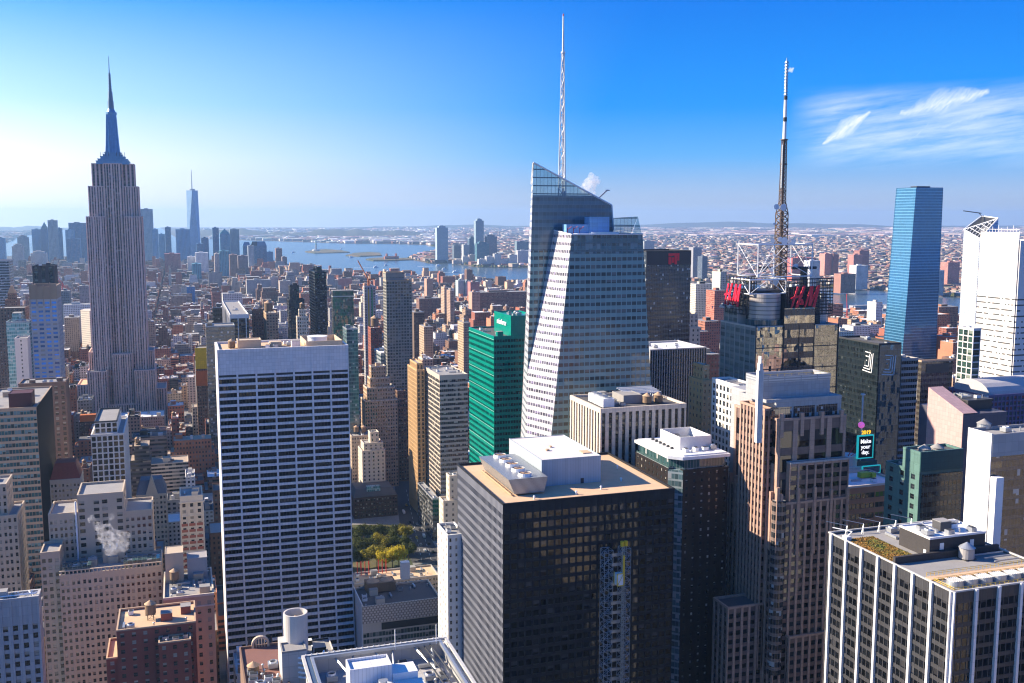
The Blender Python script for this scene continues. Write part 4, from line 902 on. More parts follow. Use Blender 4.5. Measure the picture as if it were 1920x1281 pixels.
for i in range(5):
    xx = x0+1.2+i*(x1-x0-2.6)/4; q = MB(); q.box(xx, xx+1.3, y0-.35, y0+1.1, z-24, z+(6 if i in (1, 2) else 4)); b.part('pinnacle', pink, q)
for i in range(4):
    xx = x0+2+i*(x1-x0-6)/3; q = MB(); q.box(xx, xx+1.6, y0+2.6, y0+4.2, zc-8, zc+2.2); b.part('pinnacle', pink, q)
# corner bow of curved glass
bow = MB(); bow.cone(x0+2.2, y0+2.2, 60, z+1, 3.1, 3.1, 24); b.part('corner_bow', curtain('bow_glass', (.02, .025, .03), (.20, .15, .13), 3.9, 1.3, .35, .06, (.3, .24, .22), var=.8), bow)
zp_ = at_Y(1480, 1195, y0-2.5).z; b.tier(colX(1480, y0-2.5, zp_), x1+2, y0-2.5, y1+3, 0, zp_, 'NE')
zb = at_Y(1365, 1140, y0+8).z; ex = colX(1365, y0+8, zb)
b.tier(ex, x0-.05, y0+8, max(y0+14, colY(1337, ex, zb)), 0, zb, 'NE')
pass
b.finish()

# 9. black tower with white piers and a planted roof (lower right corner)
wpier = wallmat('white_marble_pier', (.70, .69, .70), .12, .6, joint=(3, 3.9)); gsp = wallmat('dark_grey_panel', (.05, .05, .055), .2, .45, joint=(1.7, 4))
st9 = dict(wall=wallmat('grey_mullion', (.075, .075, .08), .1, .5), topmat=1, span=gsp, glass=g_black, pier=wpier, bay=2.15, fl=3.8, ww=.91, wh=.66, pd=.25, sd=.06, top=4.0, major=(4, 1.0, .75, 0, 4), roof=roof_grey, cop=conc, coph=.4)
b = H('office_tower', 'black office tower with thick white vertical piers and a planted roof patch', (1787, 1110), 294, 2005, st9, sx=1553, clut=0, fin=False, cat='skyscraper', cop=.08)
x0, x1, y0, y1, z = b.box; R9 = z-.98
def rz(px, py): p = at_z(px, py, R9); return p.x, p.y
sed = newmat('autumn_sedum'); t = sed[1]; n = t.noise(t.geo(), .16, 5, .7); n2 = t.noise(t.geo(), 1.6, 4, .7)
t.put(sed[2].inputs['Base Color'], t.mix(t.ramp(n2, .45, .62), t.mix(t.ramp(n, .45, .60), (.34, .17, .03, 1), (.16, .19, .03, 1)), (.09, .09, .03, 1))); sed[2].inputs['Roughness'].default_value = .95
ax, ay = rz(1613, 1009); bx2, by2 = rz(1690, 1050)
q = MB(); rg = random.Random(2)
sx0, sx1, sy0, sy1 = x0+2.2, x0+13.5, rz(1690, 1050)[1], rz(1613, 1009)[1]
q.box(sx0, sx1, sy0, sy1, z-1, z-.8)
for i in range(2600):
    xx, yy = rg.uniform(sx0+.1, sx1-.1), rg.uniform(sy0+.1, sy1-.1); h = rg.uniform(.1, .45); a = rg.uniform(0, 6.3); r = rg.uniform(.1, .3)
    q.poly([(xx+r*cos(a), yy+r*sin(a), z-.82), (xx-r*cos(a), yy-r*sin(a), z-.82), (xx+.1*cos(a+1.5), yy+.1*sin(a+1.5), z-.8+h)])
b.part('sedum_bed', sed[0], q)
kx, ky = rz(1742, 1047); lx, ly = rz(1687, 1021)
dk = wallmat('dark_brick_house', (.055, .05, .05), .25, .7, joint=(.6, .3)); bt = z+5.6
hx0 = kx; hx1 = colX(1848, ky, bt); hy0 = ky; hy1 = colY(1687, kx, bt)
q = MB(); q.box(hx0, hx1, hy0, hy1, z-1, bt, 0, tm=1); q.ring(hx0-.1, hx1+.1, hy0-.1, hy1+.1, bt-.2, bt+.5, .4, 1); bh = b.part('bulkhead', [dk, roof_white], q)
for px_ in (.18, .72): q = MB(); q.box(hx0+(hx1-hx0)*px_, hx0+(hx1-hx0)*px_+1.6, hy0-.1, hy0, z+1.5, z+3.8, 0, True); q.build('vent_grille', metal_white, bh)
q = MB(); q.box(hx0-.1, hx0, hy0+1.5, hy0+2.7, z-1, z+1.4, 0, True); q.build('door', metal_white, bh)
b.clutter(hx0+1, hx1-1, hy0+1, hy1-1, bt, 11, 5)
wx, wy = hx0+(hx1-hx0)*.5, hy0-4.2; b.tank(wx, wy, z-1, 2.5, 3.6, .4, plain('grey_tank', (.36, .34, .33), .7), metal_grey)
q = MB(); q.box(x0+1.5, x1-1, hy0-1.6, hy0-.5, z-1, z+1.4); b.part('roof_wall', dk, q)
# sunken fan deck with yellow rails
fy = y0+6.5
for i in range(6):
    xx = x0+6.5+i*5.6; q = MB(); q.cone(xx, fy, z-1, z+.9, 2.6, 2.3, 24, 0, cap=False); q.cone(xx, fy, z-.4, z-.2, 2.3, 2.3, 24, 1)
    for k in range(7): q.box(xx-2.3+.66*k, xx-2.1+.66*k, fy-1.9, fy+1.9, z+.8, z+.9, 2, True)
    b.part('roof_fan', [metal_grey, metal_dark, roof_white], q)
def rail(m, p, q_, n):
    p, q_ = Vector(p), Vector(q_)
    for i in range(n+1):
        c_ = p.lerp(q_, i/n); m.beam(c_, c_+Vector((0, 0, 1.15)), .12)
    for h in (.6, 1.15): m.beam(p+Vector((0, 0, h)), q_+Vector((0, 0, h)), .10)
for (p, q_, n) in (((x0+2.4, y0+2.2, z-1), (x1-1, y0+2.2, z-1), 24), ((x0+2.4, y0+2.2, z-1), (x0+2.4, y0+11, z-1), 6), ((x0+2.4, y0+11, z-1), (x1-1, y0+11, z-1), 24), ((x0+3, y0+15, z-.6), (x1-1, y0+15, z-.6), 26)):
    q = MB(); rail(q, p, q_, n); b.part('guard_rail', metal_yellow, q)
q = MB(); q.box(x0+2, x1-1, y0+11.6, y0+14.4, z-1, z-.5); b.part('walkway', roof_tan, q)
for i in range(5):                                                      # window cleaning davits along the far edges
    q = MB(); yy = y1-2-i*1.0; xx = x0+5+i*7
    q.tube((xx, y1-3, z-1), (xx+1.5, y1-2, z+2.2), .14, 5); q.tube((xx+1.5, y1-2, z+2.2), (xx-5, y1+1.5, z+3.4), .12, 5); q.tube((xx, y1-4, z-1), (xx+1.5, y1-2, z+2.2), .1, 5); b.part('davit', metal_grey, q)
q = MB(); q.box(x0+1.2, x0+3.2, y1-9, y1-6.5, z-1, z+.6); q.tube((x0+2.2, y1-8, z+.5), (x0+3, y1-9.5, z+2.6), .2, 6); q.tube((x0+3, y1-9.5, z+2.6), (x0-1.2, y1-4, z+2.9), .18, 6); b.part('cleaning_crane', metal_white, q)
b.clutter(hx0+2, hx1-3, hy1+1.5, y1-2, z-1, 5, 8)
for i in range(7):
    q = MB(); yy = y0+18+i*3.5; q.box(x1-12-i, x1-2, yy, yy+.4, z-.2, z+.2, 0, True); b.part('pipe', metal_grey, q)
b.finish()

# 10. tower with the red sign lettering and the tall mast
tst = dict(wall=wallmat('tan_steel_grid', (.52, .47, .42), .15, .5), span=wallmat('dark_glass_spandrel', (.20, .21, .205), .2, .3, spec=.6), glass=panemat('olive_window', (.15, .17, .165), .5, (.36, .37, .35), ior=1.7, mull=(3, 1), frame=(.08, .08, .08)), bay=5.2, fl=4.1, ww=.94, wh=.6, pd=.3, sd=.1, top=2.5, major=(2, .6, .12, 0, 0), roof=roof_tar)
bx = span((1417, 613), 568, 1571, 1351); x0, x1, y0, y1, z = bx
b = Bld('media_tower', 'dark glass tower with a round drum, open sign frames and tall banded mast', 'skyscraper', bx, tst)
b.tier(x0, x1, y0, y1, 0, z, 'E')
mir = curtain('mirror_glass', (.34, .36, .35), (.40, .40, .38), 4.1, 1.6, .12, .045, (.05, .055, .06), rough=.03, metal=1.0, smetal=.9, var=.25, blind=0, amt=.13, srough=.08, big=.09)
mir2 = curtain('mirror_band_glass', (.34, .35, .34), (.03, .03, .032), 8.2, 1.6, .42, .05, (.05, .055, .06), rough=.03, metal=1.0, var=.25, blind=0, amt=.10, big=.09)
q = MB(); qa = x0+(x1-x0)*.33; qb = x0+(x1-x0)*.70
q.box(x0-.1, qa, y0-.5, y0-.02, 0, z-.5, 0); q.box(qb, x1+.1, y0-.5, y0-.02, 0, z-.5, 0); b.part('mirror_wall', mir, q)
q = MB(); q.box(qa+.02, qb-.02, y0-.75, y0-.02, 0, z+10, 0); b.part('centre_bay', mir2, q)
q = MB()
for xx in (x0-.15, qa, (qa+qb)/2, qb, x1+.1): q.box(xx-.22, xx+.22, y0-1.0, y0-.4, 0, z+.4, 0, True)
for i in range(1, 9): q.box(x0, x1, y0-.82, y0-.45, z-i*12.3-.25, z-i*12.3+.25, 0, True)
b.part('wall_grid', metal_dark, q)
def TX(px, py, Y): return at_Y(px, py, Y)
# upper block (east half) and drum
ue = TX(1372, 592, y0+30); zt = ue.z
b.tier(x0+1.5, x0+20, y0+22, y1-1, z-1, z+9, 'E'); 
yd = y0+9; dc = TX(1445, 604, yd-4); rd = (TX(1471, 604, yd).x-TX(1420, 604, yd).x)/2; zd = TX(1445, 551, yd).z
drm = newmat('ribbed_steel_drum'); t = drm[1]; u, v = t.sep(t.uv())[:2]
k = t.m('FRACT', t.m('MULTIPLY', v, .42)); t.put(drm[2].inputs['Base Color'], t.mix(t.m('LESS_THAN', k, .25), (.50, .45, .41, 1), (.22, .20, .185, 1))); drm[2].inputs['Metallic'].default_value = .35; drm[2].inputs['Roughness'].default_value = .35
q = MB(); q.cone(dc.x, yd+3, z-1, zd, rd, rd, 40); b.part('drum', drm[0], q, None)
q = MB(); q.cone(dc.x, yd+3, z-.9, z+3.2, rd+1.6, rd+1.6, 40); b.part('drum_base', gp_, q)
q = MB(); q.box(dc.x-rd+3, x1-3, yd+6, y1-3, z-1, zd+1.5); b.part('core_house', metal_dark, q)
rc = MB(); xr0 = TX(1538, 560, y0+12).x; rc.box(xr0-1, x1-1, y0+10, y0+24, z-1, TX(1550, 548, y0+12).z); b.part('louvre_block', ribm[0], rc)
# open black sign frames
def signframe(name, P, U, w_, h_, nu, nv, t, parent, mat):
    m = MB(); P = Vector(P); U = Vector(U); Nn = Vector((U.y, -U.x, 0))
    for d in (0, 2.2):
        for i in range(nu+1): a = P+U*(w_*i/nu)-Nn*d; m.beam(a, a+Vector((0, 0, h_)), t)
        for j in range(nv+1): a = P+Vector((0, 0, h_*j/nv))-Nn*d; m.beam(a, a+U*w_, t)
    for i in range(nu+1):
        for j in range(0, nv+1, 2): a = P+U*(w_*i/nu)+Vector((0, 0, h_*j/nv)); m.beam(a, a-Nn*2.2, t*.8)
    return m.build(name, mat, parent)
ys = y0+1.5; s0, s1 = TX(1477, 592, ys), TX(1538, 523, ys)
signframe('sign_frame', (s0.x, ys, s0.z), (1, 0, 0), s1.x-s0.x, s1.z-s0.z, 6, 9, .34, b.o, metal_dark)
q = MB(); q.box(s0.x+.5, s1.x-.5, ys+2.6, ys+3.2, s0.z, s1.z-5, 0, True); b.part('sign_backing', metal_dark, q)
s2 = TX(1561, 523, ys+3); signframe('sign_frame', (s1.x+.6, ys+2, s0.z), (1, 0, 0), s2.x-s1.x-.6, s1.z-s0.z, 4, 11, .34, b.o, metal_dark)
xe = x0+1.0; e0 = at_X(1393, 590, xe); e1 = at_X(1362, 520, xe); eh = at_X(1393, 519, xe).z-e0.z
signframe('sign_frame', (xe, e1.y, e0.z), (0, -1, 0), e1.y-e0.y, eh, 5, 9, .34, b.o, metal_dark)
signframe('sign_frame', (xe+2.5, e0.y-.6, e0.z), (1, 0, 0), 5.5, eh, 3, 11, .34, b.o, metal_dark)
redl = plain('red_sign_face', (.80, .015, .05), .4)
def hm(w_, h_, name, M, label):
    """the slanted brush-like H, ampersand and M, as solid strokes"""
    m = MB()
    def stroke(p, q_, t0, t1):
        stroke.n += 1; d = .5+.012*stroke.n
        (ax, ay), (bx_, by) = p, q_; n_ = Vector((by-ay, -(bx_-ax), 0)).normalized()
        A_ = [Vector((ax, ay, 0))-n_*t0, Vector((ax, ay, 0))+n_*t0, Vector((bx_, by, 0))+n_*t1, Vector((bx_, by, 0))-n_*t1]
        F_ = [M @ Vector((v.x*w_, v.y*h_, d)) for v in A_]; B_ = [M @ Vector((v.x*w_, v.y*h_, 0)) for v in A_]
        m.poly(F_); m.poly(list(reversed(B_)))
        for i in range(4): j = (i+1) % 4; m.poly([B_[i], B_[j], F_[j], F_[i]])
    stroke.n = 0
    stroke((.02, .02), (.24, .97), .022, .038); stroke((.19, .0), (.46, 1.0), .045, .04)
    stroke((.0, .44), (.12, .50), .02, .05); stroke((.12, .50), (.40, .56), .05, .035)
    stroke((.37, .16), (.42, .30), .045, .03); stroke((.35, .26), (.43, .16), .03, .03); stroke((.39, .30), (.36, .40), .03, .02); stroke((.38,.40),(.41,.34),.02,.02)
    stroke((.49, .04), (.71, .98), .022, .038); stroke((.66, .10), (.735, .99), .050, .034); stroke((.66, .10), (.95, 1.0), .03, .024); stroke((.80, .0), (.97, 1.0), .045, .034)
    o = m.build(name, redl); tag(o, label, 'sign', 'red letter signs on the masted tower'); return o
w_ = s1.x-s0.x
hm(w_*.9, (s1.z-s0.z)*.62, 'letter_sign', Matrix.Translation((s0.x+w_*.05, ys-1.0, s0.z+(s1.z-s0.z)*.20)) @ Matrix.Rotation(pi/2, 4, 'X'), 'large red H&M letters on black frame facing north beside the drum')
L_ = e1.y-e0.y
hm(L_*.94, eh*.60, 'letter_sign', Matrix.Translation((xe-1.0, e1.y-L_*.03, e0.z+eh*.20)) @ Matrix.Rotation(-pi/2, 4, 'Z') @ Matrix.Rotation(pi/2, 4, 'X'), 'narrow sunlit red H&M letters on east-facing frame')
# white braced frames
def braced(p, q_, za, zb, t=.8):
    m = MB(); p, q_ = Vector((p[0], p[1], 0)), Vector((q_[0], q_[1], 0)); c4 = [p, Vector((q_.x, p.y, 0)), q_, Vector((p.x, q_.y, 0))]
    for i in range(4):
        a, c_ = c4[i], c4[(i+1) % 4]; A_, B_, C_, D_ = Vector((a.x, a.y, za)), Vector((c_.x, c_.y, za)), Vector((c_.x, c_.y, zb)), Vector((a.x, a.y, zb))
        m.beam(A_, D_, t); m.beam(D_, C_, t); m.beam(A_, B_, t*.8); m.beam(A_, (C_+D_)/2, t*.5); m.beam(B_, (C_+D_)/2, t*.5) if zb-za < 12 else (m.beam(A_, C_, t*.45), m.beam(B_, D_, t*.45))
    return m
ya = y0+10; f0, f1 = TX(1405, 552, ya), TX(1474, 524, ya)
b.part('braced_frame', metal_white, braced((f0.x, ya), (f1.x, ya+20), f0.z, f1.z, .62))
yb = y0+14; g0, g1 = TX(1420, 520, yb), TX(1452, 459, yb); g2 = TX(1505, 459, yb+10)
b.part('braced_frame', metal_white, braced((g0.x, yb), (g2.x, yb+22), g0.z, g1.z, .62))
q = MB(); q.beam((g1.x, yb, g0.z), (g1.x, yb, g1.z), .62); q.beam((g0.x, yb, g0.z), (g1.x, yb, g1.z), .4); q.beam((g1.x, yb, g0.z), (g0.x, yb, g1.z), .4); b.part('frame_post', metal_white, q)
# mast
ymst = yb+11; mxx = lambda py: TX(1466, py, ymst).x; mz = lambda py: TX(1466, py, ymst).z
brown = plain('rust_brown_steel', (.16, .11, .08), .6); sc = 568/F*1.06; mm0 = TX(1463, 500, ymst).x
def lat(m, x, y, za, zb, wa, wb, n, t):
    for i in range(n):
        z0_, z1_ = za+(zb-za)*i/n, za+(zb-za)*(i+1)/n; w0_, w1_ = wa+(wb-wa)*i/n, wa+(wb-wa)*(i+1)/n
        C0 = [(x+a*w0_/2, y+c_*w0_/2, z0_) for a, c_ in ((-1, -1), (1, -1), (1, 1), (-1, 1))]; C1 = [(x+a*w1_/2, y+c_*w1_/2, z1_) for a, c_ in ((-1, -1), (1, -1), (1, 1), (-1, 1))]
        for j in range(4):
            k_ = (j+1) % 4; m.beam(C0[j], C1[j], t); m.beam(C0[j], C1[k_], t*.6); m.beam(C0[k_], C1[j], t*.6); m.beam(C1[j], C1[k_], t*.6)
zA = mz(545)
q = MB(); lat(q, mm0, ymst, zA, mz(400), 17*sc, 16*sc, 12, .55); lat(q, mm0, ymst, mz(400), mz(380), 16*sc, 9*sc, 2, .5); lat(q, mm0, ymst, mz(380), mz(262), 9*sc, 6.5*sc, 16, .42); q.tube((mm0, ymst, zA), (mm0, ymst, mz(262)), .55, 6); mast = b.part('mast', brown, q)
q = MB()
for py in (262, 308, 358): q.cone(mm0, ymst, mz(py)-.3, mz(py)+.3, 7*sc, 7*sc, 14, bottom=True)
q.build('mast_ring', brown, mast)
q = MB(); q.tube((mm0, ymst, mz(262)), (mm0, ymst, mz(185)), 3.4*sc, 12, r2=2.8*sc); q.build('white_sleeve', metal_white, mast)
q = MB(); q.cone(mm0, ymst, mz(224)-1.2, mz(224)+1.2, 3.5*sc, 3.5*sc, 12, bottom=True); q.build('collar', metal_dark, mast); q = MB(); q.cone(mm0, ymst, mz(187), mz(180), 3.3*sc, 3.3*sc, 12, bottom=True); q.build('collar', metal_dark, mast)
q = MB(); q.tube((mm0, ymst, mz(181)), (mm0, ymst, mz(108)), .55, 6, r2=.25)
for i in range(11): zq = mz(178)+i*(mz(112)-mz(178))/11; q.cone(mm0, ymst, zq, zq+1.1, 1.25, .8, 8, bottom=True)
q.build('top_antenna', metal_grey, mast)
for i in range(20):
    zq = mz(350)+i*(mz(270)-mz(350))/20; q = MB() if i == 0 else q; q.tube((mm0-5*sc, ymst-1, zq), (mm0-3*sc, ymst-1, zq), .3, 4); q.box(mm0-6*sc, mm0-5*sc, ymst-1.6, ymst-.4, zq-.7, zq+.7)
q.build('panel_antenna', metal_grey, mast)
for i, (px, py, r) in enumerate(((1456, 388, 1.7), (1469, 389, 2.1), (1463, 449, 1.6), (1471, 452, 2.3), (1449, 452, 1.4), (1487, 455, 1.8), (1452, 420, .8), (1440, 462, 1.5), (1492, 500, 1.8), (1455, 528, 2.0), (1448, 505, 1.4))):
    p = TX(px, py, ymst-5); q = MB(); n_ = 14
    for k in range(n_):
        a, c_ = 2*pi*k/n_, 2*pi*(k+1)/n_
        q.poly([(p.x, p.y+r*.35, p.z), (p.x+r*cos(c_), p.y, p.z+r*sin(c_)), (p.x+r*cos(a), p.y, p.z+r*sin(a))]); q.poly([(p.x, p.y-.1, p.z), (p.x+r*cos(a), p.y, p.z+r*sin(a)), (p.x+r*cos(c_), p.y, p.z+r*sin(c_))])
    q.tube((p.x, p.y+.2, p.z), (p.x+(mm0-p.x)*.6, ymst, p.z), .2, 5); q.build('dish_antenna', metal_white, mast)
q = MB(); zz = mz(502)
q.tube((TX(1485, 502, ymst-6).x, ymst-6, zz), (TX(1530, 502, ymst-6).x, ymst-6, zz), .9, 6); q.tube((TX(1420, 502, ymst-4).x, ymst-4, zz+.5), (TX(1450, 502, ymst-4).x, ymst-4, zz+.5), .7, 6); q.box(TX(1508, 520, ymst-6).x-1.5, TX(1508, 520, ymst-6).x+1.5, ymst-7, ymst-4, zd-1, zz); b.part('cleaning_crane', metal_dark, q)
b.clutter(x0+22, x1-4, y0+26, y1-3, zd+1.5, 10, 4); b.clutter(f0.x-14, f0.x+8, y0+26, y0+44, z+8, 6, 14)
q = MB(); xg = TX(1575, 600, y0+26); q.prism([(x1-6, y0+26), (x1+3, y0+30), (x1+5, y0+50), (x1-6, y0+50)], z-60, TX(1570, 552, y0+26).z); b.part('rear_glass', mir, q)
b.finish()
# ------------------------------------------------------------------ the other towers: shared styles
def sty(wall, glass=None, **k): return dict(wall=wall, glass=glass or g_dark, **k)
W_tan = wallmat('tan_brick', (.47, .33, .22), .2, .85); W_cream = wallmat('cream_stone', (.62, .53, .42), .16, .8); W_brown = wallmat('brown_brick', (.20, .125, .09), .22, .85)
W_red = wallmat('red_brick', (.26, .085, .06), .22, .85); W_grey = wallmat('grey_stone', (.34, .32, .31), .18, .8); W_white = wallmat('white_brick', (.72, .70, .67), .1, .7)
W_ochre = wallmat('ochre_stone', (.52, .33, .16), .15, .7); W_dark = wallmat('charcoal_panel', (.05, .05, .055), .2, .45); W_conc = wallmat('weathered_concrete', (.40, .39, .385), .18, .8, joint=(3.2, 3.8)); W_beige = wallmat('beige_brick', (.49, .395, .29), .2, .85)
W_brick = wallmat('bright_red_brick', (.34, .12, .085), .22, .85)
deco = lambda w_, **k: sty(w_, g_old, **{**dict(bay=2.4, fl=3.5, ww=.60, wh=.56, pd=.35, sd=.05, major=(2, 1.3, .1, 0, 0), course=6), **k})
ribbon = lambda w_, g_=None, **k: sty(w_, g_ or g_dark, **{**dict(bay=1.6, fl=3.9, ww=.94, wh=.5, pd=.3, sd=.02), **k})
# --- left side of the view
teal = panemat('teal_band_window', (.015, .07, .075), .55, (.24, .40, .40), ior=1.8, mull=(1, 1), frame=(.05, .09, .09), amt=.05)
b = H('office_tower', 'wide office tower of teal glass bands between beige stone bands, flat roof', (68, 763), 620, -45, ribbon(W_tan, teal, bay=1.9, fl=4.0, wh=.62, top=2, roof=roof_grey), sx=97, clut=5, fin=False)
x0, x1, y0, y1, z = b.box; b.block('bulkhead', wallmat('maroon_panel', (.09, .03, .03), .2, .6), x1-16, x1-3, y0+5, y0+20, z-1, z+8)
dk_w = MB(); dk_w.box(x1, x1+.25, y0+.5, y1, 0, z-.3); b.part('side_shade_sheet', wallmat('side_shade_tone', (.016, .012, .012), .2, .8, spec=.05), dk_w); b.finish()  # dark sheet over the west wall, its shade put into the colour
H('apartment_tower', 'tan brick tower with narrow windows and a stepped top at the lower left edge', (32, 965), 480, -35, deco(W_beige), sx=46, tiers=((0, .72, .1, .85, 15),), clut=3)
b = H('concrete_block', 'pale grey concrete building with recessed bays and a trussed rooftop frame', (72, 1118), 380, -60, sty(W_conc, g_dark, bay=3.3, fl=3.7, ww=.52, wh=.6, pd=.7, sd=.3, top=11, topmat=0), sx=77, clut=3, fin=False)
x0, x1, y0, y1, z = b.box; q = MB()
for i in range(9): a = x0+2+i*(x1-x0-4)/8; q.beam((a, y0+2, z-.6), (a+(2 if i % 2 else -2), y1-3, z+.8), .35); q.beam((a, y0+2, z+.5), (min(a+3.4, x1-1), y0+6, z-.2), .3)
q.beam((x0+1, y0+2, z+.6), (x1-1, y0+2, z+.6), .4); b.part('roof_truss', metal_white, q); b.finish()
# stepped beige block with the steam plume
b = H('deco_block', 'beige brick block stepping down to a balustraded front terrace, steam on its roof', (303, 1060), 470, 111, deco(W_beige, top=3.2), dep=24, clut=0, fin=False, sx=None)
x0, x1, y0, y1, z = b.box
def onY(px, py, Y): return at_Y(px, py, Y)
yr = y1+.05; r0, r1 = onY(90, 965, yr), onY(285, 955, yr); c0, c1 = onY(144, 929, yr-.5), onY(231, 929, yr-.5)
b.tier(r0.x, c0.x-.02, yr, yr+24, 0, r0.z, 'NW'); b.tier(c1.x+.02, r1.x, yr, yr+24, 0, r1.z, 'NW'); b.tier(c0.x, c1.x, yr-.5, yr+24, 0, c0.z, 'NW', ww=.2, bay=5.5)
l0 = onY(75, 1037, y0+6); b.tier(l0.x, x0-.02, y0+6, y1-1, 0, l0.z, 'NW')
q = MB()
for i in range(26): xx = x0+.6+i*(x1-x0-1.6)/25; q.box(xx, xx+.5, y0-.02, y0+.5, z+.1, z+1.5)
q.box(x0, x1, y0-.1, y0+.6, z+1.5, z+1.9, 0, True); b.part('balustrade', W_beige, q)
gcon = curtain('conservatory_glass', (.04, .08, .08), (.10, .14, .14), 3.2, 2.2, .1, .1, (.10, .14, .14), var=.8)
for (u0, u1) in ((.02, .3), (.62, .98)): q = MB().box(x0+u0*(x1-x0), x0+u1*(x1-x0), y0+2.5, y0+9, z-1, z+2.8); b.part('glass_pavilion', gcon, q)
b.clutter(x0+2, x1-2, y0+10, y1-1, z-1, 14, 21)
for i in range(3): q = MB(); q.tube((x0+(x1-x0)*(.40+.07*i), y1-4, z-1), (x0+(x1-x0)*(.40+.07*i), y1-4, z+7), .3, 7); b.part('flue_pipe', metal_white, q)
q = MB(); xa = c0.x+1.2; q.tube((xa-2, yr-.9, 30), (xa-2, yr-.9, c0.z-3), .45, 7); b.part('white_flue', metal_white, q)
b.block('bulkhead', W_beige, x0+.4*(x1-x0), x0+.62*(x1-x0), y1-9, y1-5, z-1, z+5); b.finish(); STEAM1 = (x0+.50*(x1-x0), y0+6, z+10)
# red brick
b = H('red_brick_building', 'dark red brick building with staggered roof terraces and a tan rooftop tank', (367, 1165), 402, 218, sty(W_red, g_old, bay=4.2, fl=3.5, ww=.36, wh=.5, pd=.3, sd=.03, cop=W_tan, coph=.5, roof=roof_tan), dep=24, clut=7, fin=False, tanks=((.42, .45, 2.2),))
x0, x1, y0, y1, z = b.box; p = onY(297, 1206, y0-7); p2 = onY(358, 1206, y0-7)
b.tier(p.x, p2.x, y0-7, y0-.05, 0, p.z, 'NEW', bay=3.6); l = onY(199, 1235, y0+3); b.tier(l.x, x0-.05, y0+3, y1, 0, l.z, 'N'); b.clutter(p.x+1, p2.x-1, y0-6, y0-1, p.z-1, 4, 3); b.finish()
b = H('loft_building', 'beige loft building with pale cornice band and crowded mechanical roof beside grey striped tower', (401, 1112), 440, 306, sty(W_tan, g_old, bay=4.6, fl=4.0, ww=.34, wh=.5, pd=.35, sd=.03, top=3, cop=W_cream), dep=36, clut=16, fin=False, tanks=((.22, .55, 2.0),))
x0, x1, y0, y1, z = b.box; b.block('bulkhead', W_beige, x0+1, x0+9, y0+22, y0+33, z-1, z+13); b.block('bulkhead', W_grey, x1-11, x1-2, y0+24, y0+34, z-1, z+9)
q = MB(); q.box(x0-.3, x1+.3, y0-.45, y0-.05, z-5.6, z-5.0, 0, True); b.part('cornice', W_cream, q); b.finish()
H('grid_tower', 'slim white tower with a crisp square window grid and dark rooftop plant', (232, 812), 700, 170, sty(W_white, g_black, bay=3.4, fl=4.2, ww=.74, wh=.78, pd=.5, sd=.06, top=1.5, roof=roof_grey), sx=240, tiers=((.1, .8, .1, .9, 8, dict(faces='N', wall=W_dark)),), clut=0)
b = H('terracotta_building', 'narrow ornate building, red brick below a cream arcaded top', (380, 928), 640, 337, sty(W_cream, g_old, bay=4.4, fl=4.0, ww=.42, wh=.58, pd=.5, sd=.05, top=5), dep=24, clut=4, fin=False)
x0, x1, y0, y1, z = b.box; q = MB()
for i in range(3):
    xx = x0+(i+.5)*(x1-x0)/3; q.cone(xx, y0-.25, z-12, z-11, 0.1, .1, 3)
for i in range(4):
    xx = x0+i*(x1-x0)/3; q.box(xx-.35, xx+.35, y0-.4, y0, 20, z-6, 0, True)
q.box(x0-.8, x1+.8, y0-1.0, y0, z-4.5, z-3.6, 0, True); q.box(x0-.4, x1+.4, y0-.6, y0, z-13.5, z-12.8, 0, True); b.part('cornice', W_cream, q)
q = MB()
for j in range(8): q.box(x0+.5, x1-.5, y0-.1, y0, z-20-j*4, z-18.2-j*4, 0, True)
b.part('brick_panel', W_brick, q); b.finish()
def gable(b, x0, x1, y0, y1, z, h, mat, n=1):
    q = MB(); w_ = (x1-x0)/n
    q.poly([(x0, y0, z), (x1, y0, z), (x1-3, y0+5, z+h), (x0+3, y0+5, z+h)]); q.poly([(x1, y0, z), (x1, y1, z), (x1-3, y1-5, z+h), (x1-3, y0+5, z+h)]); q.poly([(x0, y1, z), (x0, y0, z), (x0+3, y0+5, z+h), (x0+3, y1-5, z+h)]); q.poly([(x1, y1, z), (x0, y1, z), (x0+3, y1-5, z+h), (x1-3, y1-5, z+h)]); q.poly([(x0+3, y0+5, z+h), (x1-3, y0+5, z+h), (x1-3, y1-5, z+h), (x0+3, y1-5, z+h)])
    b.part('mansard_roof', mat, q)
slate = wallmat('grey_slate', (.13, .14, .16), .3, .7, joint=(.8, .6)); maroon = wallmat('maroon_tile_roof', (.17, .045, .04), .3, .8, joint=(.8, .6)); copper = wallmat('green_copper', (.12, .24, .20), .3, .7)
b = H('gothic_building', 'beige gothic building with a central gable and grey slate roof', (312, 925), 700, 255, deco(W_beige), dep=24, clut=0, fin=False); x0, x1, y0, y1, z = b.box; gable(b, x0, x1, y0+1, y1, z, 9, slate)
q = MB(); xm = x0+.52*(x1-x0); q.poly([(xm-5, y0-.4, z-3), (xm+5, y0-.4, z-3), (xm, y0-.4, z+13)]); q.poly([(xm+5, y0-.4, z-3), (xm+5, y0+8, z-3), (xm, y0+8, z+13), (xm, y0-.4, z+13)]); q.poly([(xm-5, y0+8, z-3), (xm-5, y0-.4, z-3), (xm, y0-.4, z+13), (xm, y0+8, z+13)]); b.part('gable', W_beige, q); b.finish()
b = H('mansard_building', 'grey-brown building with arched cornice under a dark maroon mansard roof', (150, 897), 665, 93, deco(W_grey, top=3), sx=156, clut=0, fin=False); x0, x1, y0, y1, z = b.box; gable(b, x0, x1, y0+1, y1, z, 10, maroon); b.finish()
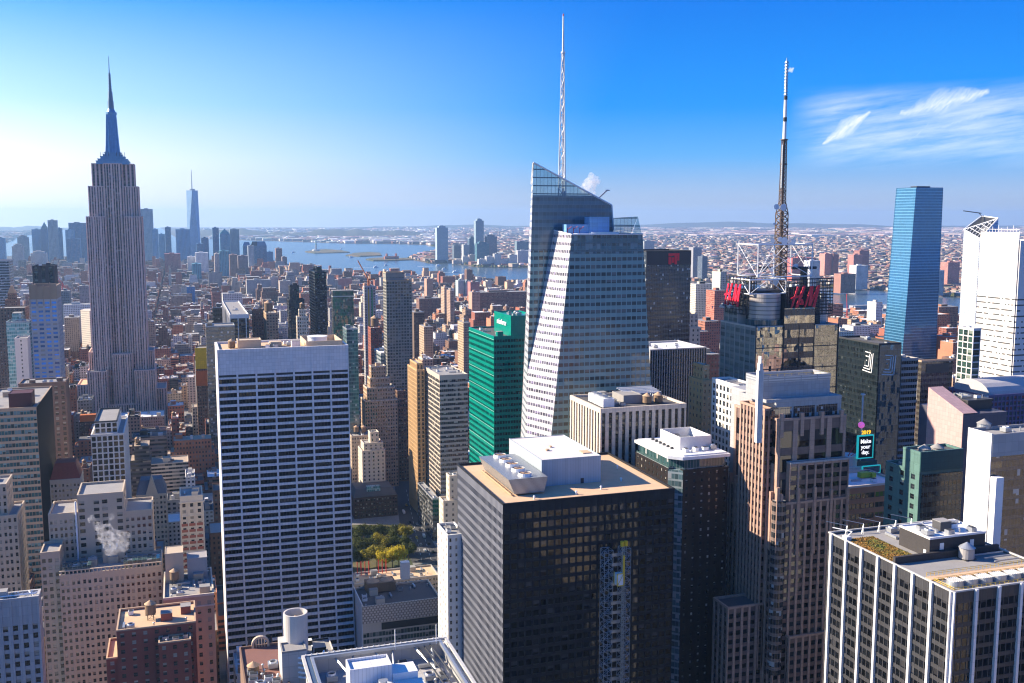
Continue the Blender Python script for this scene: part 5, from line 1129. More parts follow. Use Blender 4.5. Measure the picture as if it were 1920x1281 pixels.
b = H('stone_tower', 'brown stone tower with tall dark windows under its flat roof, below the blue-windowed tower', (123, 716), 790, 34, sty(W_brown, g_dark, bay=4.6, fl=4.2, ww=.5, wh=.6, pd=.6, sd=.25, top=3, topmat=0, roof=roof_grey), sx=129, clut=8)
cob = panemat('sky_tinted_window', (.05, .22, .55), .35, (.55, .50, .42), ior=1.9, mull=(1, 1), frame=(.4, .38, .36))  # blue of the reflected sky put into the pane tint
b = H('blue_window_tower', 'pale tower of bright blue window bands with an angular beige crown', (107, 561), 900, 56, sty(wallmat('silver_grey_stone', (.42, .41, .42), .14, .7), cob, bay=5.2, fl=3.9, ww=.70, wh=.52, pd=.5, sd=.12, top=2), sx=115, clut=0, fin=False)
x0, x1, y0, y1, z = b.box; q = MB()
for i in range(4):
    a, c_ = x0+i*(x1-x0)/4, x0+(i+1)*(x1-x0)/4; hl = 10+2.4*abs(i-1.5); q.box(a+.3, c_-.3, y0+.2, y0+1.4, z, z+hl, 0, True); q.box(a-.2, a+.3, y0-.3, y0+2, z-6, z+hl+1.2, 0, True)
q.box(x1-1.4, x1, y0+1.4, y1, z, z+12); q.box(x0, x0+1.4, y0+1.4, y1, z, z+12); q.box(x0+1.4, x1-1.4, y1-1.4, y1, z, z+12); b.part('crown', wallmat('bronze_beige', (.34, .25, .17), .2, .6), q); b.finish()
stri = lambda nm, g1, g2, **k: curtain(nm, g1, g2, **k)
bstr = sty(W_dark, panemat('green_black_window', (.01, .02, .02), .5, (.2, .24, .22)), bay=6, fl=4, ww=.45, wh=.8, pd=.5, sd=.3)
H('black_tower', 'black tower with vertical grey-green window strips rising behind the beige crown', (101, 498), 1010, 60, bstr, dep=30, clut=2)
tl = curtain('aqua_glass', (.10, .28, .30), (.30, .48, .48), 3.4, 1.7, .3, .08, (.45, .55, .55), var=.8, blind=.3, bcol=(.4, .5, .5), rough=.1)
def CB(name, label, C, D, nx, mat, sx=None, dep=None, roof=roof_grey, clut=3, cop=None, tiers=(), fin=True, cat='building', seed=0):
    """a tower wholly clad in one curtain wall"""
    bx = span(C, D, nx, sx, dep); x0, x1, y0, y1, z = bx; b = Bld(name, label, cat, bx, dict(wall=mat, glass=g_dark))
    b.wall.box(x0, x1, y0, y1, 0, z-.8, 0, top=False); q = MB().box(x0+.1, x1-.1, y0+.1, y1-.1, z-1.2, z-.9); b.part('roof', roof, q)
    q = MB(); q.ring(x0-.08, x1+.08, y0-.08, y1+.08, z-.8, z+.3, .5); b.part('parapet', cop or metal_grey, q)
    w_, d_ = x1-x0, y1-y0; zt = z
    for a0, a1, b0, b1, dh in tiers:
        b.wall.box(x0+a0*w_, x0+a1*w_, y0+b0*d_, y0+b1*d_, zt-1, zt+dh-.3, 0, top=False); q = MB().box(x0+a0*w_-.05, x0+a1*w_+.05, y0+b0*d_-.05, y0+b1*d_+.05, zt+dh-.5, zt+dh); b.part('roof', roof, q); zt += dh
    if clut: b.clutter(x0+1, x1-1, y0+1, y1-1, z-.9, clut, seed+len(label))
    if fin: b.wall.build('curtain_wall', [mat], b.o)
    return b
CB('aqua_tower', 'pale aqua glass apartment tower with stepped top and thin balcony edges', (54, 603), 960, 11, tl, dep=24, tiers=((.25, .65, .2, .8, 8),))
H('blank_slab', 'plain pinkish white slab with one column of small dark windows', (51, 634), 930, 27, sty(wallmat('pinkish_white_render', (.62, .56, .55), .08, .7), g_dark, bay=10.4, fl=3.6, ww=.10, wh=.45, pd=.2, sd=.02), dep=20, clut=0)
CB('banded_tower', 'dark tower with pale horizontal bands cut off by left frame edge', (16, 488), 1500, -25, curtain('dark_band_glass', (.02, .03, .04), (.30, .36, .40), 4, 2, .35, .05, (.1, .12, .14)), dep=40, clut=0)
b = H('capped_tower', 'reddish tower with a small ochre pyramid cap near left edge', (32, 562), 1300, 9, deco(W_brown), dep=26, clut=0, fin=False, tiers=((.2, .8, .2, .8, 8),)); a0, a1, a2, a3, zt = b.topbox; q = MB(); q.poly([(a0, a2, zt), (a1, a2, zt), (a1-3, a2+5, zt+9), (a0+3, a2+5, zt+9)]); q.poly([(a1, a2, zt), (a1, a3, zt), (a1-3, a3-5, zt+9), (a1-3, a2+5, zt+9)]); q.poly([(a0, a3, zt), (a0, a2, zt), (a0+3, a2+5, zt+9), (a0+3, a3-5, zt+9)]); q.poly([(a0+3, a2+5, zt+9), (a1-3, a2+5, zt+9), (a1-3, a3-5, zt+9), (a0+3, a3-5, zt+9)]); b.part('cap_roof', W_ochre, q); b.finish()
H('brown_slab', 'broad dusky brown tower with close window columns at left edge', (47, 577), 1180, -35, sty(W_brown, g_dark, bay=3.2, fl=3.5, ww=.45, wh=.55), dep=30, clut=3)
b = Bld('wedge_building', 'sunlit cream wedge-shaped building close left of the tall art deco skyscraper', 'building', (*[at_D(149, 585, 1650).x, at_D(170, 585, 1650).x], at_D(160, 585, 1650).y, at_D(160, 585, 1650).y+50, at_D(160, 585, 1650).z), sty(W_cream))
x0, x1, y0, y1, z = b.box; m_ = curtain('cream_punched_wall', (.10, .09, .08), (.66, .57, .45), 3.6, 2.6, .62, .5, (.66, .57, .45), rough=.4, srough=.8, blind=0); q = MB(); q.prism([(x0, y0+22), (x1-2, y0), (x1+1, y0+3), (x1+6, y0+48), (x0+4, y0+48)], 0, z, 0, None); b.part('wall', m_, q); q = MB(); q.prism([(x0-.6, y0+22), (x1-2, y0-.7), (x1+1.6, y0+3), (x1+6, y0+48.5), (x0+4, y0+48.5)], z, z+1.2, bottom=True); b.part('cornice', W_cream, q)
H('market_building', 'low wide white-roofed building with orange bulkhead at the foot of the deco skyscraper', (308, 780), 1120, 182, deco(W_grey, roof=roof_white), dep=40, clut=12)
b = H('orange_block', 'small dark block with bright orange roof screen', (182, 790), 1040, 148, deco(W_dark), dep=22, clut=0, fin=False); x0, x1, y0, y1, z = b.box; q = MB().box(x0+1, x1-1, y0+1, y0+8, z-1, z+7); b.part('roof_screen', plain('orange_screen', (.55, .16, .03), .6), q); b.finish()
b = H('netted_building', 'narrow building wrapped in yellow scaffold netting above orange netting', (389, 652), 1050, 366, deco(W_brown), dep=20, clut=0, fin=False); x0, x1, y0, y1, z = b.box
q = MB().box(x0-.4, x1+.4, y0-.6, y0-.1, z-22, z, 0, True); b.part('netting', wallmat('yellow_netting', (.70, .46, .02), .3, .8, joint=(2, 2)), q); q = MB().box(x0-.4, x1+.4, y0-.6, y0-.1, z-40, z-24, 0, True); b.part('netting', wallmat('orange_netting', (.55, .14, .04), .3, .8, joint=(2, 2)), q); b.finish()
# --- between the grey slab and the crystal
H('pier_tower', 'dark tower with bold white piers just above the grey slab roof', (431, 590), 1000, 466, sty(W_dark, g_black, pier=W_white, bay=2.6, fl=3.8, ww=.9, wh=.6, major=(3, .9, .5, 0, 4), cop=W_white, coph=4), sx=417, clut=3)
H('dark_box_building', 'charcoal box-topped building left of the white-piered tower', (387, 604), 1060, 417, ribbon(W_dark, bay=2), dep=26, tiers=((.45, 1, .2, .9, 14),), clut=2)
CB('smoked_glass_block', 'grey smoked glass block peeking over grey slab roof left corner', (386, 612), 960, 440, curtain('smoked_glass', (.05, .055, .055), (.11, .115, .11), 3.8, 2, .4, .06, (.1, .1, .1), var=1.2), dep=26, clut=4)
H('brown_apartment_tower', 'slim reddish brown apartment tower, left of its tan twin', (474, 580), 1130, 494, sty(W_brown, g_old, bay=3, fl=3.2, ww=.4, wh=.5), sx=472, clut=2)
H('tan_apartment_tower', 'slim tan apartment tower with rounded balconies and ochre top drum', (499, 588), 1080, 521, sty(W_tan, g_old, bay=3.4, fl=3.1, ww=.5, wh=.5), sx=494, tanks=((.3, .4, 4.5),), clut=1)
H('slate_tower', 'dark slate tower with a taller box on its left half', (541, 562), 1150, 571, sty(W_dark, g_blue, bay=2.4, fl=3.4, ww=.6, wh=.6), sx=538, tiers=((.1, .68, .1, .9, 16),), clut=1)
H('striped_slab_tower', 'tall thin black slab with white horizontal balcony stripes on its sunlit edge', (590, 510), 1150, 612, dict(sty(wallmat('dark_window_wall', (.045, .05, .055), .2, .4), g_dark, bay=2.6, fl=3.3, ww=.82, wh=.62, pd=.4, sd=.0)), sx=579, tiers=((.3, .75, .3, .8, 5),), clut=2)
CB('rippled_glass_tower', 'grey rippled glass tower with a sky-blue roof band', (624, 556), 1050, 663, curtain('rippled_glass', (.13, .14, .15), (.17, .18, .18), 3.6, 1.5, .12, .04, (.1, .1, .1), metal=.6, smetal=.5, rough=.05, srough=.08, amt=.16, var=.7, blind=0, big=.2), sx=621, clut=2, tiers=((0, 1, 0, 1, 6),))
CB('teal_glass_tower', 'lower teal glass tower right of the grey slab roof', (650, 617), 930, 671, curtain('dull_teal_glass', (.05, .11, .12), (.12, .20, .20), 3.5, 1.6, .3, .06, (.16, .22, .22), var=1.0), dep=24, clut=3)
H('cream_apartment_block', 'cream apartment block with rooftop tanks between two dark towers', (557, 594), 1020, 578, deco(W_cream), sx=555, tanks=((.5, .4, 2.2),), tiers=((.2, .8, .2, .8, 7),), clut=1)
b = H('unfinished_tower', 'pale unfinished tower with green and yellow stripes topped by an orange crane', (683, 537), 1350, 704, sty(W_conc, panemat('green_sheet_window', (.03, .07, .06), .5, (.35, .30, .2)), bay=4, fl=3.6, ww=.5, wh=.7), sx=680, clut=0, fin=False)
x0, x1, y0, y1, z = b.box
for k_, (c_, n_) in enumerate((((.05, .28, .12), .62), ((.5, .38, .05), .3))): q = MB().box(x0+n_*(x1-x0), x0+(n_+.12)*(x1-x0), y0-.5, y0+.1, 0, z-4, 0, True); b.part('cladding_strip', plain('strip_%d' % k_ if False else ('green_strip' if k_ == 0 else 'ochre_strip'), c_, .6), q)
b.finish(); CRANE = (x0+8, y0+12, z)
H('window_grid_tower', 'tall grey-green apartment tower gridded with dark windows and a slanted crown', (724, 526), 1000, 772, sty(wallmat('olive_concrete', (.27, .26, .23), .16, .7), panemat('green_grey_window', (.03, .045, .045), .4, (.30, .32, .30), mull=(1, 1)), bay=2.9, fl=3.1, ww=.72, wh=.62, pd=.4, sd=.05, cop=W_tan), sx=718, tiers=((0, .72, .1, 1, 8, dict(wh=.1)),), clut=1)
H('brick_drum_building', 'round-topped red-brown brick building below the unfinished tower', (695, 615), 1250, 716, deco(W_brick), dep=20, clut=1, tanks=((.5, .5, 5),))
CB('white_edged_office', 'blue-grey glass office with blank white side wall above the stepped tan building', (714, 662), 1020, 751, curtain('blue_grey_glass', (.05, .09, .11), (.36, .40, .42), 3.9, 1.6, .45, .04, (.4, .43, .45), var=.7), sx=702, roof=roof_white, clut=4, cop=W_white)
CB('glass_annex', 'low pale glass wing right of the white-sided office', (752, 695), 1035, 775, MATS['blue_grey_glass'], dep=24, clut=2, roof=roof_white)
H('stepped_deco_building', 'golden tan brick building stepping up in many setbacks, sunlit flank', (684, 752), 955, 745, deco(W_tan, cop=W_cream), sx=676, tiers=((.08, .95, .08, .95, 12), (.2, .8, .2, .85, 9), (.25, .7, .3, .8, 11)), clut=2)
H('brown_setback_building', 'dark brown setback building with a stepped sunlit flank left of ochre tower', (737, 765), 980, 766, deco(W_brown), sx=721, tiers=((.15, 1, .1, .9, 8), (.4, .95, .2, .8, 7)), clut=2)
H('ochre_tower', 'narrow ochre and dark glass tower with a gleaming golden edge', (781, 694), 870, 796, sty(W_ochre, g_black, bay=3.5, fl=3.7, ww=.52, wh=.75, pd=.5, sd=.2), sx=764, clut=0, tiers=((.2, 1, .15, .9, 5),))
b = H('beige_band_office', 'office tower with beige ribbon front and cut-back glass corner', (824, 704), 830, 877, ribbon(wallmat('beige_precast', (.50, .42, .34), .12, .7), g_dark, bay=1.8, fl=3.9, wh=.55, top=4), sx=796, clut=9, fin=False, faces='N', noblank='E')
x0, x1, y0, y1, z = b.box; b.face('E', x0, x1, y0, y1, 0, z, {**b.st, 'wh': .72, 'bay': 2.6}); b.finish()
CB('dark_low_office', 'low dark glass office with planted roof where the avenue bends', (811, 936), 795, 823, curtain('dark_low_glass', (.02, .025, .03), (.10, .10, .10), 3.8, 1.7, .35, .05, (.12, .12, .12), var=.9), sx=783, clut=3)
H('pale_setback_building', 'creamy white setback building with blank walls near the park', (679, 846), 885, 722, sty(W_cream, g_old, bay=4, fl=3.5, ww=.3, wh=.5), dep=22, tiers=((.1, .95, .15, .9, 6), (.42, .8, .3, .8, 9)), clut=2)
H('tan_back_building', 'plain tan building with tanks, behind the creamy setback building', (659, 818), 915, 702, deco(W_beige), dep=22, tanks=((.3, .5, 2.4), (.6, .4, 2.4)), clut=3)
b = H('club_building', 'dark brown building with mansard roof and teal skylight beside the park', (664, 935), 855, 745, deco(wallmat('dark_brownstone', (.085, .055, .045), .25, .8)), dep=36, clut=0, fin=False); x0, x1, y0, y1, z = b.box; gable(b, x0, x1, y0+2, y1, z, 6, roof_tar); q = MB().box(x0+12, x0+24, y0+5, y0+10, z+2, z+8); b.part('skylight', tl, q); b.finish()
H('cream_stepped_building', 'cream stone building with stepped terraces squeezed left of the black boxy tower', (831, 940), 640, 868, sty(W_cream, g_old, bay=4, fl=3.6, ww=.3, wh=.5), sx=823, tiers=((.35, 1, .15, .9, 16),), clut=3)
H('white_slim_tower', 'slim white brick tower with bright sunlit side close left of the black boxy tower', (839, 1004), 455, 872, sty(W_white, g_dark, bay=3.3, fl=3.6, ww=.34, wh=.48, pd=.3, sd=.02), sx=820, clut=3)
# low library-like block with the woven parapet
weave = newmat('woven_tile'); t = weave[1]; u, v = t.sep(t.uv())[:2]; fu = t.m('MULTIPLY', u, .55); fv = t.m('MULTIPLY', v, .75)
rw = t.m('FLOOR', fv); uu = t.m('FRACT', t.m('ADD', fu, t.m('MULTIPLY', t.m('MODULO', rw, 2.0), .5))); vv = t.m('FRACT', fv)
k = t.m('MULTIPLY', t.m('GREATER_THAN', uu, .35), t.m('GREATER_THAN', vv, .25)); t.put(weave[2].inputs['Base Color'], t.mix(k, (.32, .26, .20, 1), (.72, .62, .52, 1)))
b = H('low_office_block', 'low wide block with woven tan parapet screen and dark cluttered roof', (680, 1138), 520, 826, ribbon(W_cream, panemat('green_pane', (.06, .08, .06), .6, (.42, .42, .34), mull=(1, 1)), bay=1.7, fl=3.6, wh=.7, top=15, roof=roof_tar), sx=663, clut=14, fin=False)
x0, x1, y0, y1, z = b.box; q = MB().box(x0-.3, x1+.3, y0-.5, y0-.02, z-9.5, z+.2, 0, True); b.part('woven_screen', weave[0], q); q = MB().box(x0+10, x1, y0-.25, y0-.02, z-14, z-10.2, 0, True); b.part('loggia', metal_dark, q)
q = MB(); bx0 = x0+6; q.box(bx0, bx0+16, y0+20, y0+29, z-.5, z+4.6); bb_ = b.part('tank_enclosure', wood_tank, q)
for i in range(2):
    q = MB(); q.cone(bx0+4.2+i*7.8, y0+24.5, z+4.6, z+6.0, 3.6, .6, 18); q.build('tank_lid', cone_tan, bb_)
q = MB().box(x0-.6, x0-.05, y0, y1, 0, z+1.5, 0, True); b.part('side_wall', W_white, q); q = MB().box(x1-14, x1-9, y0+36, y0+40, z-1, z+9); b.part('stair_house', W_white, q); b.finish()
b = H('exhibition_roof_building', 'low building with a bright equipment roof fronting the park trees', (664, 1096), 640, 823, deco(W_grey, roof=roof_tan), dep=22, clut=20, fin=False); x0, x1, y0, y1, z = b.box
for i in range(7): q = MB(); xx = x0+5+i*2.6+(4 if i > 3 else 0); q.box(xx, xx+.45, y1-4, y1-3.5, z-1, z+8.5); b.part('red_mast', metal_red, q)
b.finish()
# --- right side of the view
redlogo = plain('red_logo', (.75, .02, .05), .4)
bstr2 = curtain('black_pinstripe_glass', (.010, .016, .026), (.02, .03, .045), 3.9, 1.5, .4, .12, (.035, .05, .075), rough=.12, var=1.2, blind=.08)
b = CB('black_logo_tower', 'flat-topped black glass tower with a small red corner emblem', (1212, 471), 830, 1296, bstr2, dep=40, clut=0, roof=roof_tar, cop=metal_dark, cat='skyscraper'); x0, x1, y0, y1, z = b.box
q = MB(); q.box(x0, x1, y0-.3, y0-.02, z-11.5, z-1, 0, True); b.part('blank_attic', W_dark, q)
q = MB(); ex = x1-21; s_ = 2.6
for (a, c_, w_, h_) in ((0, 0, 2.6, 6), (0, 6.6, 3.4, 2.4), (3.2, 1.2, 2, 4.4), (5.6, 0, 2.2, 7), (8.2, 3, 1.6, 6), (3.4, 7, 4.6, 2)): q.box(ex+a, ex+a+w_, y0-.75, y0-.35, z-11+c_, z-11+c_+h_, 0, True)
o = q.build('logo_sign', redlogo); tag(o, 'small red block emblem at top corner of the black tower', 'sign')
H('cream_deco_tower', 'cream art deco building with chunky crenellated top', (1253, 616), 880, 1313, sty(W_cream, g_old, bay=4.2, fl=4.2, ww=.34, wh=.5, pd=.5, sd=.1), sx=1238, tiers=((.04, .95, .08, .92, 12), (.35, .66, .3, .7, 6)), clut=1)
H('fin_tower', 'charcoal tower with closely spaced pale vertical fins and white roof', (1219, 656), 640, 1325, sty(wallmat('pale_fin', (.48, .47, .47), .1, .6), g_black, span=W_dark, bay=1.75, fl=4, ww=.74, wh=.6, pd=.8, sd=.7, top=3, topmat=0, roof=roof_white, coph=.6), dep=40, clut=8, indiv=False)
H('white_window_block', 'white gridded block with paired dark windows behind the pink granite tower', (1397, 727), 500, 1432, sty(W_white, g_dark, bay=3.6, fl=3.9, ww=.62, wh=.66, pd=.4, sd=.05, top=2.5), sx=1335, clut=3)
H('gilded_building', 'narrow cream building with golden terracotta steps beside the white gridded block', (1318, 714), 548, 1335, sty(W_ochre, g_old, bay=3.4, fl=3.6, ww=.36, wh=.5), dep=16, tiers=((.3, 1, .2, .9, 8),), clut=2)
dg = curtain('dark_sea_glass', (.010, .016, .02), (.014, .02, .024), 3.9, 1.6, .35, .05, (.03, .04, .042), rough=.05, ior=1.32, var=1.0, blind=.03, bcol=(.06, .07, .07))
b = CB('emblem_tower', 'dark sea-green glass tower with maze-like line emblems near its roof', (1648, 645), 640, 1690, dg, sx=1572, clut=3, cop=metal_dark, roof=roof_tar, cat='skyscraper', fin=False); x0, x1, y0, y1, z = b.box; b.wall.build('curtain_wall', [dg], b.o)
q = MB().box(x0+.6, x1, y0-.35, y0-.03, 0, z-.9, 0, True); b.part('mirror_front', mir, q)
def maze(M, name, label):
    m = MB()
    for i, w_ in enumerate((0, 1.7, 3.4)):
        for (a, c_, d_, e_) in ((w_*.5, w_, 9.5-w_, w_+.55), (9.5-w_-.55, w_, 9.5-w_, 13-w_*.4), (w_*.5+1.2, 13-w_*1.6-.55, 7-w_, 13-w_*1.6)):
            if d_ > a and e_ > c_:
                P = [M @ Vector(v) for v in ((a, c_, 0), (d_, c_, 0), (d_, e_, 0), (a, e_, 0))]; Qq = [M @ Vector((*v, .3)) for v in ((a, c_), (d_, c_), (d_, e_), (a, e_))]
                m.poly(Qq)
                for j in range(4): m.poly([P[j], P[(j+1) % 4], Qq[(j+1) % 4], Qq[j]])
    o = m.build(name, metal_white); tag(o, label, 'sign', 'line emblems of the dark glass tower')
maze(Matrix.Translation((x0-.05, y0+15, z-19)) @ Matrix.Rotation(-pi/2, 4, 'Z') @ Matrix.Rotation(pi/2, 4, 'X') @ Matrix.Rotation(-.08, 4, 'Z'), 'emblem_sign', 'white maze line emblem on the shaded dark side of emblem tower')
maze(Matrix.Translation((x0+2.6, y0-.4, z-20)) @ Matrix.Rotation(pi/2, 4, 'X') @ Matrix.Rotation(-.08, 4, 'Z'), 'emblem_sign', 'white maze line emblem on the mirrored front of emblem tower')
H('white_edged_tower', 'dark banded tower with a slanting white edge right of the emblem tower', (1691, 673), 662, 1722, ribbon(W_grey, g_black, bay=1.8, fl=4.1, wh=.55), dep=30, clut=2)
b = CB('bronze_glass_tower', 'bronze glass tower with a black louvred top and pale side edge', (1728, 677), 700, 1787, curtain('bronze_glass', (.05, .042, .034), (.085, .075, .06), 3.9, 1.6, .4, .06, (.11, .10, .085), metal=.3, var=.8, blind=.05), sx=1722, clut=2, cop=W_tan, roof=roof_tar); x0, x1, y0, y1, z = b.box; q = MB().box(x0+4, x1-3, y0-.25, y0-.02, z-9, z-2.5, 0, True); b.part('louvre_band', metal_dark, q)
# tapered blue glass tower
bl = curtain('sky_blue_glass', (.035, .17, .33), (.14, .36, .56), 4.2, 1.5, .22, .04, (.05, .18, .32), rough=.05, metal=.5, smetal=.3, var=.3, blind=.0, bcol=(.3, .5, .6), amt=.02)
DQ = 1500; Yq = at_D(1718, 352, DQ).y
A0, B0 = at_Y(1718, 352, Yq), at_Y(1768, 352, Yq); zt = A0.z; A1, B1 = at_Y(1693, 650, Yq), at_Y(1755, 650, Yq)
k0, k1 = (A0.x-A1.x)/(A0.z-A1.z), (B0.x-B1.x)/(B0.z-B1.z); gx0, gx1 = A0.x-k0*zt, B0.x-k1*zt; de = colY(1681, A0.x, zt)-Yq; dg_ = colY(1657, A1.x, A1.z)-Yq
bt_ = thing('blue_glass_tower', 'tall tapering blue glass tower with a flat top standing by the river', 'skyscraper', ((gx0+gx1)/2, Yq+25, 0)); FP.append((gx0, gx1, Yq, Yq+70)); q = MB()
c0 = [(gx0, Yq, 0), (gx1, Yq, 0), (gx1, Yq+dg_, 0), (gx0, Yq+dg_, 0)]; c1 = [(A0.x, Yq, zt), (B0.x, Yq, zt), (B0.x, Yq+de, zt), (A0.x, Yq+de, zt)]
for i in range(4): j = (i+1) % 4; q.poly([c0[i], c0[j], c1[j], c1[i]])
q.build('curtain_wall', bl, bt_); q = MB().poly([(p[0], p[1], p[2]-.5) for p in c1]) or None
q = MB(); q.poly([(p[0], p[1], p[2]-.5) for p in c1]); q.box(A0.x+8, B0.x-16, Yq+8, Yq+22, zt-.5, zt+2.5); q.build('roof', metal_dark, bt_)
q = MB()
for i in range(4): j = (i+1) % 4; q.tube(c0[i], c1[i], .5, 5); q.tube(c1[i], c1[j], .5, 5)
q.build('edge_trim', bl, bt_)
# slant-topped white tower
wg = curtain('white_panel_glass', (.40, .46, .52), (.58, .62, .66), 4.2, 3.0, .4, .05, (.5, .55, .6), rough=.2, var=.2, blind=.1, bcol=(.6, .65, .7)); bg2 = curtain('bright_blue_glass', (.04, .22, .55), (.10, .32, .62), 4.2, 1.5, .3, .05, (.3, .5, .7), rough=.08, metal=.3, var=.4)
DR = 1700; Yr = at_D(1837, 448, DR).y; Pm, Pr = at_Y(1837, 448, Yr), at_Y(1872, 410, Yr); Yl = colY(1807, Pm.x, at_Y(1837, 440, Yr).z); Pl = at_Y(1807, 431, Yl); Pl = Vector((Pm.x, Yl, at_X(1807, 431, Pm.x).z))
sw = thing('slant_top_tower', 'white and blue glass tower with a sloping triangular trussed top and tiny crane', 'skyscraper', (Pm.x+20, Yr+20, 0)); FP.append((Pm.x, Pr.x, Yr, Yl)); q = MB()
q.poly([(Pm.x, Yl, 0), (Pm.x, Yr, 0), tuple(Pm), tuple(Pl)], uv=[(Yl, 0), (Yr, 0), (Yr, Pm.z), (Yl, Pl.z)]); q.build('white_side', wg, sw)
q = MB(); q.poly([(Pm.x, Yr, 0), (Pr.x, Yr, 0), tuple(Pr), tuple(Pm)], uv=[(Pm.x, 0), (Pr.x, 0), (Pr.x, Pr.z), (Pm.x, Pm.z)]); q.build('blue_front', bg2, sw)
Pb = Vector((Pr.x, Yl, Pr.z+4)); q = MB(); q.poly([tuple(Pm), tuple(Pr), tuple(Pb), tuple(Pl)], uv=[(0, 0), (30, 0), (30, 30), (0, 30)]); q.build('roof', metal_dark, sw); q = MB()
for (a, c_) in ((Pm, Pr), (Pm, Pl), (Pl, Pr), (Pr, Pb), (Pb, Pl)): q.tube(a+Vector((0, 0, .5)), c_+Vector((0, 0, .5)), 1.1, 6)
for i in range(1, 6): q.tube(Pm.lerp(Pr, i/6)+Vector((0, 0, .6)), Pl.lerp(Pr, i/6)+Vector((0, 0, .6)), .5, 5); q.tube(Pm.lerp(Pl, i/6)+Vector((0, 0, .6)), Pr.lerp(Pl, i/6)+Vector((0, 0, .6)), .5, 5)
q.build('roof_truss', metal_white, sw); q = MB(); q.tube(Pb, Pb+Vector((-8, 0, 6)), .6, 5); q.tube(Pb+Vector((-40, 0, 9)), Pb+Vector((-2, 0, 5)), .8, 5); q.build('cleaning_crane', metal_dark, sw)
# white rod-screened tower at the right edge
nyt = newmat('white_rod_screen'); t = nyt[1]; u, v = t.sep(t.uv())[:2]; fv = t.m('FRACT', t.m('DIVIDE', v, 4.0)); fl_ = t.m('FLOOR', t.m('DIVIDE', v, 4.0)); ce = t.white(t.comb(t.m('FLOOR', t.m('DIVIDE', u, 1.5)), fl_))
wd = t.m('MULTIPLY', t.m('MULTIPLY', t.m('LESS_THAN', t.m('ABSOLUTE', t.m('SUBTRACT', fv, .5)), .13), t.m('GREATER_THAN', ce, .28)), t.m('LESS_THAN', v, 205.0)); rd_ = t.m('MULTIPLY', t.m('GREATER_THAN', t.m('FRACT', t.m('MULTIPLY', v, 2.5)), .5), .12)
t.put(nyt[2].inputs['Base Color'], t.mix(wd, t.mix(rd_, (.74, .71, .68, 1), (.3, .3, .3, 1)), (.07, .07, .07, 1)))
b = CB('white_screen_tower', 'tall white tower screened by fine horizontal rods with bare masts on top', (1914, 452), 720, 1990, nyt[0], sx=1838, clut=0, cop=W_white, cat='skyscraper'); x0, x1, y0, y1, z = b.box
q = MB().box(x0-.8, x0-.5, y0+1, y1-1, 0, z+6, 0, True); b.part('rod_screen', nyt[0], q); q = MB()
for i in range(14): yy = y0+1+i*(y1-y0-2)/13; q.tube((x0-.6, yy, z), (x0-.6, yy, z+7+5*((i*7) % 5)/5), .22, 5)
for h in (2.5, 5): q.tube((x0-.6, y0+1, z+h+3), (x0-.6, y1-1, z+h+3), .18, 5)
b.part('screen_mast', metal_white, q)
b = H('white_frame_office', 'greenish glass block in white frames at the foot of the white rod-screened tower', (1826, 616), 660, 1840, sty(W_white, panemat('green_tint_window', (.02, .05, .04), .3, (.3, .36, .3)), bay=4.5, fl=4.2, ww=.86, wh=.84, pd=.4, sd=.05), sx=1797, clut=1)
# pink curved-base building with the sloping roofline
pkp = wallmat('rosy_panel', (.52, .34, .32), .08, .5, joint=(2.0, 2.2)); DW = 492
x0_, x1_, y0_, y1_, z_ = span((1806, 776), DW, 1888, 1724); ztop = at_X(1741, 726, x0_).z; yb_ = colY(1741, x0_, ztop)
b = Bld('curved_pink_building', 'rosy panelled building with a sloping roofline above curved window bands', 'building', (x0_, x1_, y0_, y1_, z_), sty(pkp, teal))
q = MB(); q.poly([(x0_, yb_, z_-28), (x0_, y0_, z_-28), (x0_, y0_, z_), (x0_, yb_, ztop)]); q.poly([(x0_, y0_, z_), (x0_+9, y0_, z_), (x0_+9, yb_, ztop), (x0_, yb_, ztop)]); q.poly([(x0_, yb_, z_-28), (x0_, yb_, ztop), (x0_+9, yb_, ztop), (x0_+9, yb_, z_-28)][::-1]); b.part('sloped_wall', pkp, q)
q = MB(); q.box(x0_+.02, x1_, y0_, y1_, 0, z_-.5); b.part('dark_block', wallmat('violet_grey_panel', (.10, .095, .12), .15, .5, joint=(2.4, 3)), q)
band = curtain('pink_band_curtain', (.02, .06, .065), (.52, .36, .33), 4.2, 1.7, .42, .04, (.10, .12, .12), var=1.0, blind=.25, bcol=(.3, .38, .36), srough=.5); q = MB(); n = 12; u = 0; pv = None
for i in range(n+1):
    tt = i/n; yy = y0_+tt*(y1_+6-y0_); xx = x0_-10*sin(pi*min(1, tt*.95+.02))**.8; c_ = (xx, yy)
    if pv: L_ = math.hypot(c_[0]-pv[0], c_[1]-pv[1]); q.poly([(*c_, 0), (*pv, 0), (*pv, z_-27), (*c_, z_-27)], uv=[(u+L_, 0), (u, 0), (u, z_-27), (u+L_, z_-27)]); q.poly([(*pv, z_-27), (x0_+.5, pv[1], z_-27), (x0_+.5, c_[1], z_-27), (*c_, z_-27)][::-1]); u += L_
    pv = c_
b.part('curved_front', band, q); q = MB(); q.box(x0_+10, x1_-2, y0_+8, y1_-4, z_-.5, z_+4); q.box(x0_+9.5, x1_-1.5, y0_+7.5, y1_-3.5, z_+4, z_+4.8); b.part('bulkhead', metal_dark, q); b.clutter(x0_+11, x1_-4, y0_+9, y1_-5, z_+4.8, 6, 6)
